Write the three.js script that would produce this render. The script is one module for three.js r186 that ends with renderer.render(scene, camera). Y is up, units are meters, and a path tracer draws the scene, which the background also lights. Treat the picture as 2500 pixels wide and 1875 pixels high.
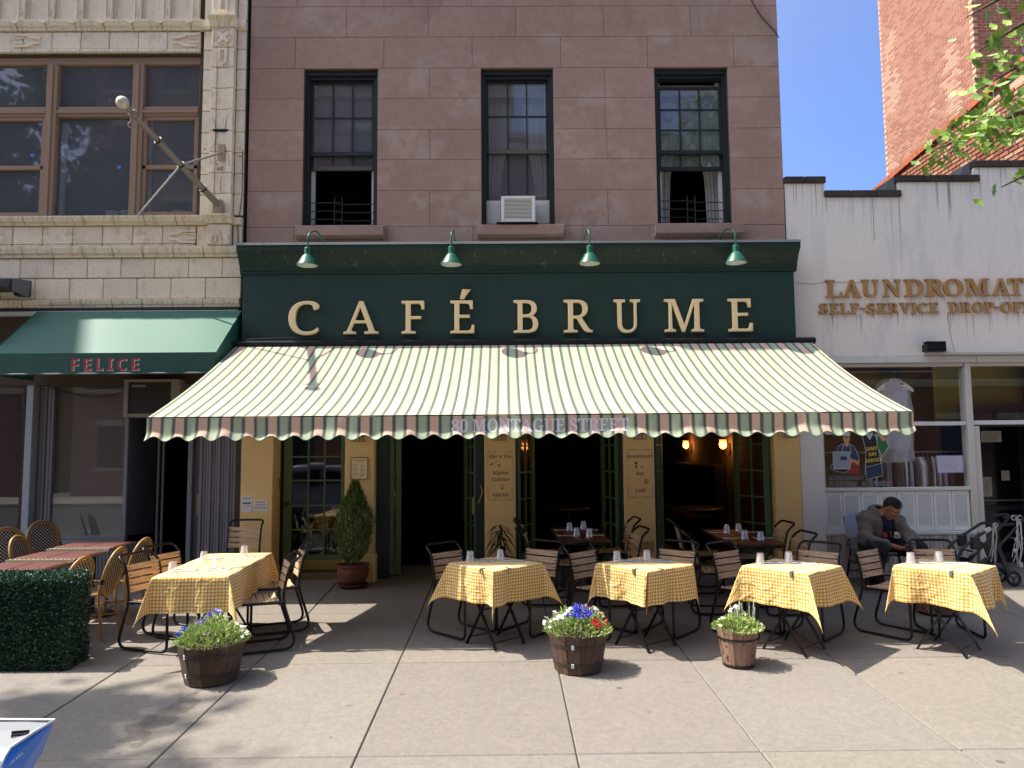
import * as THREE from 'three';
import { mergeGeometries } from 'three/addons/utils/BufferGeometryUtils.js';
import { TextGeometry } from 'three/addons/geometries/TextGeometry.js';
import { FontLoader } from 'three/addons/loaders/FontLoader.js';

// ---------- camera, sky, sun, exposure ----------
const scene = new THREE.Scene();
const R = THREE.MathUtils.degToRad;
const camera = new THREE.PerspectiveCamera(54.26, 4 / 3, 0.05, 400);
camera.position.set(0, 1.78, 0);
camera.rotation.order = 'YXZ';
camera.rotation.set(R(4.76), R(-0.5), R(-0.48));
const renderer = new THREE.WebGLRenderer({ antialias: true });
renderer.toneMapping = THREE.LinearToneMapping;
renderer.toneMappingExposure = 2.25;
renderer.shadowMap.enabled = true;
const SUN = new THREE.Vector3(-0.68, 1, -0.035).normalize();
{
  // clear summer sky: pale near the horizon, deep blue overhead, a wide brightening round the sun
  const W = 512, H = 256, d = new Float32Array(W * H * 4), v = new THREE.Vector3();
  for (let j = 0; j < H; j++) for (let i = 0; i < W; i++) {
    const th = (j + 0.5) / H * Math.PI - Math.PI / 2, ph = (i + 0.5) / W * 2 * Math.PI - Math.PI;
    v.set(Math.cos(th) * Math.cos(ph), Math.sin(th), Math.cos(th) * Math.sin(ph));
    // CIE clear sky: darkest away from the sun, brighter and whiter towards the sun and the horizon
    const h = Math.max(0.03, v.y), g = Math.acos(Math.min(1, Math.max(-1, v.dot(SUN))));
    const grad = 1 - Math.exp(-0.32 / h), ind = 10 * (Math.exp(-3 * g) - 0.009) + 0.45 * Math.cos(g) ** 2;
    const k = (j * W + i) * 4, bl = grad * (1 + 0.3 * ind), wh = grad * Math.max(0, ind) * 1.0 + 0.36 * Math.exp(-h * 8);
    d[k] = 0.125 * bl + wh * 1.02;
    d[k + 1] = 0.265 * bl + wh;
    d[k + 2] = 0.7 * bl + wh * 0.95;
    d[k + 3] = 1;
  }
  const sky = new THREE.DataTexture(d, W, H, THREE.RGBAFormat, THREE.FloatType);
  sky.mapping = THREE.EquirectangularReflectionMapping; sky.magFilter = sky.minFilter = THREE.LinearFilter;
  sky.wrapS = THREE.RepeatWrapping; sky.needsUpdate = true;
  scene.background = sky; scene.environment = sky;
}
const sun = new THREE.DirectionalLight(new THREE.Color(1, 0.95, 0.85), 4.2);
sun.position.copy(SUN).multiplyScalar(40); sun.castShadow = true; sun.shadow.mapSize.set(4096, 4096);
Object.assign(sun.shadow.camera, { left: -16, right: 16, top: 16, bottom: -16, near: 1, far: 90 });
sun.target.position.set(0, 0, -6); sun.position.add(sun.target.position);
scene.add(sun, sun.target);

// ---------- helpers ----------
const ZB = -9.45, ZS = -9.2, ZT = -9.4, ZL = -9.46;
const gy = (z) => z > -8.08 ? 0.03 * (-6.7 - z) : 0.0414 + 0.06 * (-8.08 - z);
function rng(a) { return () => { a |= 0; a = a + 0x6D2B79F5 | 0; let t = Math.imul(a ^ a >>> 15, 1 | a); t = t + Math.imul(t ^ t >>> 7, 61 | t) ^ t; return ((t ^ t >>> 14) >>> 0) / 4294967296; }; }
const V = (x, y, z) => new THREE.Vector3(x, y, z);
const lerp = (a, b, t) => a + (b - a) * t, clamp = (x, a = 0, b = 1) => Math.min(b, Math.max(a, x));
const smooth = (a, b, x) => { const t = clamp((x - a) / (b - a)); return t * t * (3 - 2 * t); };
const hsh = (x, y, s) => { let h = Math.imul(x | 0, 374761393) + Math.imul(y | 0, 668265263) + Math.imul(s | 0, 1442695041); h = Math.imul(h ^ h >>> 13, 1274126177); return ((h ^ h >>> 16) >>> 0) / 4294967296; };
const mod = (a, n) => ((a % n) + n) % n;
function vn(x, y, p, s) { // tileable value noise of period p
  const xi = Math.floor(x), yi = Math.floor(y), fx = x - xi, fy = y - yi, u = fx * fx * (3 - 2 * fx), w = fy * fy * (3 - 2 * fy);
  const x0 = mod(xi, p), x1 = mod(xi + 1, p), y0 = mod(yi, p), y1 = mod(yi + 1, p);
  return lerp(lerp(hsh(x0, y0, s), hsh(x1, y0, s), u), lerp(hsh(x0, y1, s), hsh(x1, y1, s), u), w);
}
function fbm(u, v, f, oct, s) { let a = 0, k = 0.5, n = 0; for (let o = 0; o < oct; o++) { a += k * vn(u * f, v * f, f, s + o * 17); n += k; k *= 0.5; f *= 2; } return a / n; }
function tex(w, h, fn, o = {}) {
  const d = new Uint8Array(w * h * 4);
  for (let j = 0; j < h; j++) for (let i = 0; i < w; i++) {
    const c = fn((i + 0.5) / w, (j + 0.5) / h, i, j), k = (j * w + i) * 4;
    if (typeof c === 'number') { d[k] = d[k + 1] = d[k + 2] = clamp(c, 0, 255); } else { d[k] = clamp(c[0], 0, 255); d[k + 1] = clamp(c[1], 0, 255); d[k + 2] = clamp(c[2], 0, 255); }
    d[k + 3] = 255;
  }
  const t = new THREE.DataTexture(d, w, h, THREE.RGBAFormat);
  t.wrapS = t.wrapT = THREE.RepeatWrapping; t.magFilter = THREE.LinearFilter; t.minFilter = THREE.LinearMipmapLinearFilter; t.generateMipmaps = true; t.anisotropy = 8;
  if (!o.data) t.colorSpace = THREE.SRGBColorSpace;
  if (o.size) t.repeat.set(1 / (o.size[0] ?? o.size), 1 / (o.size[1] ?? o.size));
  if (o.offset) t.offset.set(...o.offset);
  t.needsUpdate = true; return t;
}
function canvasTex(w, h, draw) {
  const c = document.createElement('canvas'); c.width = w; c.height = h; const g = c.getContext('2d'); draw(g, w, h);
  const t = new THREE.CanvasTexture(c); t.colorSpace = THREE.SRGBColorSpace; t.anisotropy = 8; return t;
}
const std = (o) => new THREE.MeshStandardMaterial({ roughness: 0.8, metalness: 0, ...o });
const phys = (o) => new THREE.MeshPhysicalMaterial({ roughness: 0.5, metalness: 0, ...o });
const lin = (r, g, b) => new THREE.Color().setRGB(r, g ?? r, b ?? r);
const mix = (a, b, t) => [lerp(a[0], b[0], t), lerp(a[1], b[1], t), lerp(a[2], b[2], t)];

const used = {};
function numbered(n) { used[n] = (used[n] ?? -1) + 1; return used[n] ? n + '_' + String(used[n]).padStart(3, '0') : n; }
function thing(name, label, category, pos = [0, 0, 0], turn = 0, group) {
  const o = new THREE.Group(); o.name = numbered(name); o.position.set(...pos); o.rotation.y = turn;
  o.userData = { label, category }; if (group) o.userData.group = group;
  scene.add(o); return o;
}
function clean(g) { let q = g.index ? g.toNonIndexed() : g; const n = new THREE.BufferGeometry(); for (const k of ['position', 'normal', 'uv']) if (q.attributes[k]) n.setAttribute(k, q.attributes[k]); if (!n.attributes.uv) n.setAttribute('uv', new THREE.BufferAttribute(new Float32Array(n.attributes.position.count * 2), 2)); return n; }
const merge = (a) => Array.isArray(a) ? (a.length === 1 ? a[0] : mergeGeometries(a.map(clean))) : a;
function part(parent, name, geo, mat, pos, rot) {
  const m = new THREE.Mesh(merge(geo), mat); m.name = name; m.castShadow = m.receiveShadow = true;
  if (pos) m.position.set(...pos); if (rot) m.rotation.set(...rot);
  parent.add(m); return m;
}
function sub(parent, name, pos = [0, 0, 0], turn = 0) { const g = new THREE.Group(); g.name = name; g.position.set(...pos); g.rotation.y = turn; parent.add(g); return g; }
function solo(name, label, category, geo, mat, group) { const m = part(scene, numbered(name), geo, mat); m.userData = { label, category }; if (group) m.userData.group = group; return m; }
function struct(name, geo, mat) { const m = part(scene, numbered(name), geo, mat); m.userData = { kind: 'structure' }; return m; }
function copy(o, pos, turn, label) { const c = o.clone(); c.name = numbered(o.name.replace(/_\d{3}$/, '')); c.userData = { ...o.userData }; if (label) c.userData.label = label; c.position.set(...pos); c.rotation.y = turn; scene.add(c); return c; }
// box-projected uv in metres
function uvm(g, ox = 0, oy = 0) {
  const p = g.attributes.position, n = g.attributes.normal, u = new Float32Array(p.count * 2);
  for (let i = 0; i < p.count; i++) {
    const ax = Math.abs(n.getX(i)), ay = Math.abs(n.getY(i)), az = Math.abs(n.getZ(i)); let a, b;
    if (az >= ax && az >= ay) { a = p.getX(i); b = p.getY(i); } else if (ay >= ax) { a = p.getX(i); b = p.getZ(i); } else { a = p.getZ(i); b = p.getY(i); }
    u[2 * i] = a + ox; u[2 * i + 1] = b + oy;
  }
  g.setAttribute('uv', new THREE.BufferAttribute(u, 2)); return g;
}
// plain box from min to max
function bx(x0, x1, y0, y1, z0, z1) { const g = new THREE.BoxGeometry(Math.abs(x1 - x0), Math.abs(y1 - y0), Math.abs(z1 - z0)); g.translate((x0 + x1) / 2, (y0 + y1) / 2, (z0 + z1) / 2); return uvm(g); }
// box with chamfered edges (44 triangles)
function cb(x0, x1, y0, y1, z0, z1, c = 0.006) {
  const lo = [Math.min(x0, x1), Math.min(y0, y1), Math.min(z0, z1)], hi = [Math.max(x0, x1), Math.max(y0, y1), Math.max(z0, z1)];
  c = Math.min(c, (hi[0] - lo[0]) * 0.45, (hi[1] - lo[1]) * 0.45, (hi[2] - lo[2]) * 0.45);
  const P = (s, a) => [0, 1, 2].map((k) => s[k] > 0 ? hi[k] - (k === a ? 0 : c) : lo[k] + (k === a ? 0 : c));
  const pos = [], ctr = [0, 1, 2].map((k) => (lo[k] + hi[k]) / 2);
  const tri = (A, B, C) => { const ux = B[0] - A[0], uy = B[1] - A[1], uz = B[2] - A[2], vx = C[0] - A[0], vy = C[1] - A[1], vz = C[2] - A[2]; const n = [uy * vz - uz * vy, uz * vx - ux * vz, ux * vy - uy * vx]; const m = [(A[0] + B[0] + C[0]) / 3 - ctr[0], (A[1] + B[1] + C[1]) / 3 - ctr[1], (A[2] + B[2] + C[2]) / 3 - ctr[2]]; if (n[0] * m[0] + n[1] * m[1] + n[2] * m[2] >= 0) pos.push(...A, ...B, ...C); else pos.push(...A, ...C, ...B); };
  const quad = (A, B, C, D) => { tri(A, B, C); tri(A, C, D); };
  for (let a = 0; a < 3; a++) { const b = (a + 1) % 3, d = (a + 2) % 3;
    for (const s of [-1, 1]) { const q = [[-1, -1], [1, -1], [1, 1], [-1, 1]].map(([e, f]) => { const t = [0, 0, 0]; t[a] = s; t[b] = e; t[d] = f; return P(t, a); }); quad(...q); }
    for (const e of [-1, 1]) for (const f of [-1, 1]) { const t0 = [0, 0, 0], t1 = [0, 0, 0]; t0[b] = t1[b] = e; t0[d] = t1[d] = f; t0[a] = -1; t1[a] = 1; quad(P(t0, b), P(t1, b), P(t1, d), P(t0, d)); } }
  for (const x of [-1, 1]) for (const y of [-1, 1]) for (const z of [-1, 1]) tri(P([x, y, z], 0), P([x, y, z], 1), P([x, y, z], 2));
  const g = new THREE.BufferGeometry(); g.setAttribute('position', new THREE.Float32BufferAttribute(pos, 3)); g.computeVertexNormals(); return uvm(g);
}
const cyl = (r0, r1, h, n = 16, open = false) => new THREE.CylinderGeometry(r0, r1, h, n, 1, open);
const T = (g, x, y, z) => g.translate(x, y, z);
// straight rod between two points
function rod(a, b, r, n = 8) { a = a.isVector3 ? a : V(...a); b = b.isVector3 ? b : V(...b); const d = b.clone().sub(a), g = cyl(r, r, d.length(), n); g.applyQuaternion(new THREE.Quaternion().setFromUnitVectors(V(0, 1, 0), d.clone().normalize())); const m = a.clone().add(b).multiplyScalar(0.5); return g.translate(m.x, m.y, m.z); }
// flat bar between two points
function bar(a, b, w, t, up = V(0, 1, 0)) { a = a.isVector3 ? a : V(...a); b = b.isVector3 ? b : V(...b); const d = b.clone().sub(a), l = d.length(); d.normalize(); const x = new THREE.Vector3().crossVectors(up, d).normalize(), y = new THREE.Vector3().crossVectors(d, x); const g = uvm(new THREE.BoxGeometry(w, t, l)); const m = new THREE.Matrix4().makeBasis(x, y, d); g.applyMatrix4(m); const c = a.clone().add(b).multiplyScalar(0.5); return g.translate(c.x, c.y, c.z); }
// tube through points with rounded corners
function pipe(pts, r, fil = 0.05, n = 8, closed = false) {
  const P = pts.map((p) => p.isVector3 ? p : V(...p)), path = new THREE.CurvePath(), N = P.length; let prev = null, L = 0;
  const F = (i) => Array.isArray(fil) ? fil[i] ?? 0.03 : fil;
  const corner = (i) => { const a = P[(i - 1 + N) % N], b = P[i], c = P[(i + 1) % N]; const u = a.clone().sub(b), w = c.clone().sub(b); const f = Math.min(F(i), u.length() * 0.48, w.length() * 0.48); return [b.clone().addScaledVector(u.normalize(), f), b, b.clone().addScaledVector(w.normalize(), f)]; };
  const dense = [];
  const push = (p) => { if (!dense.length || dense[dense.length - 1].distanceTo(p) > 1e-4) dense.push(p); };
  const line = (a, b) => { const k = Math.max(1, Math.ceil(a.distanceTo(b) / 0.12)); for (let i = 0; i <= k; i++) push(a.clone().lerp(b, i / k)); };
  const bez = (a, b, c) => { for (let i = 0; i <= 6; i++) { const t = i / 6; push(a.clone().multiplyScalar((1 - t) ** 2).addScaledVector(b, 2 * t * (1 - t)).addScaledVector(c, t * t)); } };
  if (!closed) { prev = P[0]; for (let i = 1; i < N - 1; i++) { const [a, b, c] = corner(i); line(prev, a); bez(a, b, c); prev = c; } line(prev, P[N - 1]); }
  else { const k0 = corner(0); prev = k0[2]; push(prev); for (let i = 1; i <= N; i++) { const [a, b, c] = corner(i % N); line(prev, a); bez(a, b, c); prev = c; } dense.pop(); }
  return sweep(dense, r, n, closed);
}
function sweep(D, r, n = 8, closed = false) { // tube along a dense polyline; r a number or a function of t
  const M = D.length, pos = [], nor = [], uv = [], idx = [], rf = typeof r === 'function' ? r : () => r;
  let N0 = null; const fr = []; let len = 0;
  for (let i = 0; i < M; i++) {
    const a = D[closed ? (i - 1 + M) % M : Math.max(0, i - 1)], b = D[closed ? (i + 1) % M : Math.min(M - 1, i + 1)], t = b.clone().sub(a).normalize();
    if (!N0) { N0 = Math.abs(t.y) < 0.9 ? V(0, 1, 0) : V(1, 0, 0); }
    N0 = N0.clone().addScaledVector(t, -N0.dot(t)).normalize(); if (i) len += D[i].distanceTo(D[i - 1]);
    fr.push([N0.clone(), new THREE.Vector3().crossVectors(t, N0), len]);
  }
  const K = closed ? M + 1 : M;
  for (let i = 0; i < K; i++) { const c = D[i % M], [a, b, l] = fr[i % M], rr = rf(i / (K - 1));
    for (let j = 0; j <= n; j++) { const w = j / n * Math.PI * 2, x = Math.cos(w), y = Math.sin(w); const nx = a.x * x + b.x * y, ny = a.y * x + b.y * y, nz = a.z * x + b.z * y; pos.push(c.x + nx * rr, c.y + ny * rr, c.z + nz * rr); nor.push(nx, ny, nz); uv.push(j / n * 2 * Math.PI * rr, i === M ? len : l); } }
  for (let i = 0; i < K - 1; i++) for (let j = 0; j < n; j++) { const a = i * (n + 1) + j, b = a + n + 1; idx.push(a, a + 1, b, b, a + 1, b + 1); }
  if (!closed) for (const [i, fl] of [[0, 1], [K - 1, -1]]) { const c = pos.length / 3, q = D[i]; const t = (i ? D[M - 1].clone().sub(D[M - 2]) : D[0].clone().sub(D[1])).normalize(); pos.push(q.x, q.y, q.z); nor.push(t.x, t.y, t.z); uv.push(0, 0); for (let j = 0; j < n; j++) { const a = i * (n + 1) + j; if (fl > 0) idx.push(c, a + 1, a); else idx.push(c, a, a + 1); } }
  const g = new THREE.BufferGeometry(); g.setAttribute('position', new THREE.Float32BufferAttribute(pos, 3)); g.setAttribute('normal', new THREE.Float32BufferAttribute(nor, 3)); g.setAttribute('uv', new THREE.Float32BufferAttribute(uv, 2)); g.setIndex(idx); return g;
}
function lathe(pts, n = 24) { return new THREE.LatheGeometry(pts.map(([x, y]) => new THREE.Vector2(x, y)), n); }
function shapeOf(pts) { const s = new THREE.Shape(); pts.forEach(([x, y], i) => i ? s.lineTo(x, y) : s.moveTo(x, y)); s.closePath(); return s; }
function ext(pts, depth, bevel = 0) { const g = new THREE.ExtrudeGeometry(Array.isArray(pts) ? shapeOf(pts) : pts, { depth, bevelEnabled: bevel > 0, bevelThickness: bevel, bevelSize: bevel, bevelSegments: 1, curveSegments: 12 }); return uvm(g); }
// extrude a (z,y) profile along x
function along(prof, x0, x1) { const g = ext(prof.map(([z, y]) => [-z, y]), x1 - x0); g.rotateY(Math.PI / 2); g.translate(x0, 0, 0); return uvm(g); }
function grid(nu, nv, f, uvf) {
  const pos = [], uv = [], idx = [];
  for (let j = 0; j <= nv; j++) for (let i = 0; i <= nu; i++) { const p = f(i / nu, j / nv); pos.push(...p); const q = uvf ? uvf(i / nu, j / nv) : [i / nu, j / nv]; uv.push(q[0], q[1]); }
  for (let j = 0; j < nv; j++) for (let i = 0; i < nu; i++) { const a = j * (nu + 1) + i, b = a + nu + 1; idx.push(a, a + 1, b + 1, a, b + 1, b); }
  const g = new THREE.BufferGeometry(); g.setAttribute('position', new THREE.Float32BufferAttribute(pos, 3)); g.setAttribute('uv', new THREE.Float32BufferAttribute(uv, 2)); g.setIndex(idx); g.computeVertexNormals(); return g;
}
const fonts = {};
for (const k of ['sans_bold', 'sans_regular', 'serif_regular', 'serif_bold']) fonts[k] = await new FontLoader().loadAsync('fonts/droid/droid_' + k + '.typeface.json');
// one glyph fitted into the box x0..x1, y0..y1
function glyph(ch, font, x0, x1, y0, y1, depth, bevel) {
  const g = new TextGeometry(ch, { font: fonts[font], size: 1, depth: depth * 4, curveSegments: 6, bevelEnabled: bevel > 0, bevelThickness: bevel * 3, bevelSize: bevel * 2, bevelOffset: -bevel, bevelSegments: 1 });
  g.computeBoundingBox(); const b = g.boundingBox; const sx = (x1 - x0) / (b.max.x - b.min.x), sy = (y1 - y0) / (b.max.y - b.min.y);
  g.translate(-b.min.x, -b.min.y, -b.min.z); g.scale(sx, sy, depth / (b.max.z - b.min.z)); g.translate(x0, y0, 0); g.computeVertexNormals(); return uvm(g);
}
// polygonise a signed distance field (surface nets)
function sdfMesh(f, lo, hi, cell) {
  const n = [0, 1, 2].map((k) => Math.ceil((hi[k] - lo[k]) / cell) + 1), [nx, ny, nz] = n, F = new Float32Array(nx * ny * nz), at = (i, j, k) => i + nx * (j + ny * k);
  for (let k = 0; k < nz; k++) for (let j = 0; j < ny; j++) for (let i = 0; i < nx; i++) F[at(i, j, k)] = f(lo[0] + i * cell, lo[1] + j * cell, lo[2] + k * cell);
  const id = new Int32Array(nx * ny * nz).fill(-1), pos = [], idx = [];
  for (let k = 0; k < nz - 1; k++) for (let j = 0; j < ny - 1; j++) for (let i = 0; i < nx - 1; i++) {
    let cnt = 0, sx = 0, sy = 0, sz = 0; const c = [];
    for (let q = 0; q < 8; q++) c.push(F[at(i + (q & 1), j + (q >> 1 & 1), k + (q >> 2))]);
    for (const [a, b] of [[0, 1], [2, 3], [4, 5], [6, 7], [0, 2], [1, 3], [4, 6], [5, 7], [0, 4], [1, 5], [2, 6], [3, 7]]) if ((c[a] < 0) !== (c[b] < 0)) { const t = c[a] / (c[a] - c[b]); cnt++; sx += lerp(a & 1, b & 1, t); sy += lerp(a >> 1 & 1, b >> 1 & 1, t); sz += lerp(a >> 2, b >> 2, t); }
    if (cnt) { id[at(i, j, k)] = pos.length / 3; pos.push(lo[0] + (i + sx / cnt) * cell, lo[1] + (j + sy / cnt) * cell, lo[2] + (k + sz / cnt) * cell); }
  }
  const q4 = (a, b, c, d, fl) => { if (a < 0 || b < 0 || c < 0 || d < 0) return; if (fl) idx.push(a, c, b, a, d, c); else idx.push(a, b, c, a, c, d); };
  for (let k = 1; k < nz - 1; k++) for (let j = 1; j < ny - 1; j++) for (let i = 1; i < nx - 1; i++) {
    const s = F[at(i, j, k)] < 0;
    if (s !== (F[at(i + 1, j, k)] < 0)) q4(id[at(i, j - 1, k - 1)], id[at(i, j, k - 1)], id[at(i, j, k)], id[at(i, j - 1, k)], !s);
    if (s !== (F[at(i, j + 1, k)] < 0)) q4(id[at(i - 1, j, k - 1)], id[at(i - 1, j, k)], id[at(i, j, k)], id[at(i, j, k - 1)], !s);
    if (s !== (F[at(i, j, k + 1)] < 0)) q4(id[at(i - 1, j - 1, k)], id[at(i, j - 1, k)], id[at(i, j, k)], id[at(i - 1, j, k)], !s);
  }
  const g = new THREE.BufferGeometry(); g.setAttribute('position', new THREE.Float32BufferAttribute(pos, 3)); g.setIndex(idx); g.computeVertexNormals(); uvm(g); return g;
}
// ---------- shared materials ----------
const grainT = tex(512, 512, (u, v) => 128 + 90 * (fbm(u, v, 64, 3, 5) - 0.5) + 70 * (fbm(u, v, 8, 3, 9) - 0.5), { data: true, size: 0.6 });
const fineT = tex(256, 256, (u, v, i, j) => 110 + 60 * hsh(i, j, 3) + 60 * (fbm(u, v, 32, 2, 7) - 0.5), { data: true, size: 0.25 });
function speckled(rgb, amp, seed, size = 1, coarse = 0.5) { return tex(512, 512, (u, v, i, j) => { const k = (fbm(u, v, 4, 4, seed) - 0.5) * amp * coarse * 2 + (fbm(u, v, 96, 2, seed + 3) - 0.5) * amp + (hsh(i, j, seed) - 0.5) * amp * 0.35; return [rgb[0] + k, rgb[1] + k * 0.96, rgb[2] + k * 0.9]; }, { size }); }
const M = {};
M.green = std({ color: '#0d2a20', roughness: 0.62, bumpMap: grainT, bumpScale: 0.0015 });
M.darkFrame = std({ color: '#141c1c', roughness: 0.6, bumpMap: grainT, bumpScale: 0.003 });
M.black = std({ color: '#0b0b0c', roughness: 0.38, metalness: 0.2 });
M.glass = phys({ color: '#ffffff', transmission: 1, roughness: 0.02, thickness: 0, ior: 1.8 });
M.oldGlass = phys({ color: '#c9d0d6', transmission: 0.86, roughness: 0.03, thickness: 0, ior: 1.8 });
M.white = std({ color: '#c9c9c4', roughness: 0.6, bumpMap: grainT, bumpScale: 0.002 });
M.steel = std({ color: '#9a9a98', roughness: 0.35, metalness: 0.9 });
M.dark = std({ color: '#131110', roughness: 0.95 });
M.soil = std({ color: '#241a12', roughness: 1, bumpMap: grainT, bumpScale: 0.01 });

// ---------- ground ----------
{
  const PX = [-14, -12.6, -11.2, -9.8, -8.4, -7.05, -5.7, -4.35, -3.17, -2.1, -0.91, 0.41, 1.52, 2.72, 3.93, 5.15, 6.4, 7.6, 8.9, 10.2, 11.6, 13];
  const PZ = [-1.0, -2.85, -4.66, -6.42, -8.08, -10.4];
  const r = rng(11), gum = []; for (let i = 0; i < 60; i++) gum.push([-7 + r() * 14, -9.5 + r() * 6, 0.008 + r() * 0.018, r()]);
  const gumAt = []; for (const g of gum) { const i = (g[0] + 7) / 14 * 2048, j = (g[1] + 9.9) / 7 * 1024; for (const a of [-6, 6]) for (const b of [-6, 6]) { const k = ((i + a) >> 5) * 64 + ((j + b) >> 5); (gumAt[k] ??= new Set()).add(g); } }
  const paveT = tex(2048, 1024, (u, v, i, j) => {
    const x = -7 + u * 14, z = -9.9 + v * 7;
    let k = (fbm(u * 2, v, 6, 5, 31) - 0.5) * 14 + (fbm(u * 2, v, 220, 2, 33) - 0.5) * 20 + (hsh(i, j, 8) - 0.5) * 14;
    if (hsh(i, j, 99) > 0.994) k += 36; if (hsh(i, j, 98) > 0.993) k -= 34;
    const w = (fbm(u * 2, v, 40, 3, 35) - 0.5);
    const cell = gumAt[(i >> 5) * 64 + (j >> 5)]; if (cell) for (const [gx, gz, gr, gt] of cell) { const d2 = (x - gx) ** 2 + (z - gz) ** 2; if (d2 < gr * gr) k -= 22 + 22 * gt; }
    // water spilt from the barrel, run out along the slope
    const t = clamp((z + 5.82) / 0.98), cx = lerp(-2.26, -2.4, t) + w * 0.3, hw = 0.035 + 0.07 * t + 0.25 * (fbm(u * 2, v, 70, 2, 37) - 0.5) * t; if (z > -5.85 && z < -4.8 + w && Math.abs(x - cx) < hw) k -= 30;
    
    return [122 + k * 0.7, 114 + k * 0.67, 105 + k * 0.63];
  }, { size: [14, 7], offset: [0.5, 9.9 / 7] });
  const mats = [1, 0.93, 1.05, 0.97, 1.02].map((s, i) => std({ map: paveT, color: lin(s, s * (1 - 0.01 * (i % 2)), s * (1 - 0.02 * (i % 3))), roughness: 0.88, bumpMap: fineT, bumpScale: 0.0012 }));
  const root = struct('sidewalk', grid(1, 2, (u, v) => { const z = lerp(-1, -10.4, v); return [lerp(-14, 13, u), (v === 0.5 ? gy(-8.08) : gy(z)) - 0.014, v === 0.5 ? -8.08 : z]; }), std({ color: '#4a443e', roughness: 1 }));
  let q = 0;
  for (let j = 0; j < PZ.length - 1; j++) for (let i = 0; i < PX.length - 1; i++) {
    const g0 = 0.004, x0 = PX[i] + g0, x1 = PX[i + 1] - g0, z0 = PZ[j] - g0, z1 = PZ[j + 1] + g0;
    const g = cb(x0, x1, -0.09, 0, z1, z0, 0.006), p = g.attributes.position, lift = (hsh(i, j, 4) - 0.5) * 0.004;
    for (let k = 0; k < p.count; k++) p.setY(k, p.getY(k) + gy(PZ[j] + (p.getZ(k) - PZ[j]) * 0.999) + lift);
    g.computeVertexNormals();
    part(root, 'slab', g, mats[(i * 7 + j * 3) % 5]);
  }
  struct('kerb', cb(-14, 13, -0.34, gy(-1) + 0.002, -0.99, -0.8, 0.02), std({ color: '#77736c', roughness: 0.85, bumpMap: grainT, bumpScale: 0.003 }));
  const roadT = speckled([74, 74, 76], 34, 61, 2);
  struct('road', bx(-60, 60, -0.6, -0.33, -0.8, 9), std({ map: roadT, roughness: 0.95 }));
  struct('far_sidewalk', bx(-60, 60, -0.6, -0.2, 9.004, 13.2), std({ map: speckled([150, 145, 136], 20, 62, 2), roughness: 0.9 }));
  struct('ground', bx(-150, 150, -1.2, -0.62, -150, 150), std({ color: '#6a655d', roughness: 1 }));
}

// ---------- brownstone ----------
const stoneT = tex(2048, 1024, (u, v, i, j) => {
  const x = -3.4 + u * 7.1, y = 4.3 + v * 3.75;
  let k = (fbm(u, v * 0.5, 10, 5, 101) - 0.5) * 16, sm = fbm(u * 0.5 + 0.13, v * 0.5, 24, 4, 107);
  const brush = fbm(u, v * 0.5, 120, 2, 111) - 0.5; k += brush * 12 + (hsh(i, j, 5) - 0.5) * 6;
  let lime = smooth(0.52, 0.76, sm) * 0.5 * smooth(0.3, 0.6, fbm(u, v * 0.5, 64, 3, 113)); // lime bloom in brushed patches
  // rain streaks from above the frame
  const st = fbm(u, v * 0.06, 40, 3, 117), end = 6.9 + 1.3 * fbm(u, 0.3, 20, 2, 118); if (y > end) lime += smooth(0.55, 0.75, st) * 0.3;
  const dk = fbm(u + 0.31, v * 0.05, 34, 2, 127); let dark = y > end - 0.1 ? smooth(0.62, 0.8, dk) * 0.25 : 0;
  let c = [157 + k, 129 + k * 0.92, 114 + k * 0.88];
  c = mix(c, [178, 158, 148], clamp(lime)); c = mix(c, [112, 86, 78], clamp(dark)); return c;
}, { size: [7.1, 3.75], offset: [3.4 / 7.1, -4.3 / 3.75] });
const stones = [1, 0.97, 1.03].map((s) => std({ map: stoneT, color: lin(s, s * 0.99, s * 0.985), roughness: 0.92, bumpMap: grainT, bumpScale: 0.0016 }));
const bs = thing('brownstone_building', 'brown stone townhouse with three sash windows above the green cafe sign', 'building', [0, 0, 0]);
const WX = [[-2.6, -1.64], [-0.29, 0.655], [1.985, 2.95]], WY = [4.615, 6.729];
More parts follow.
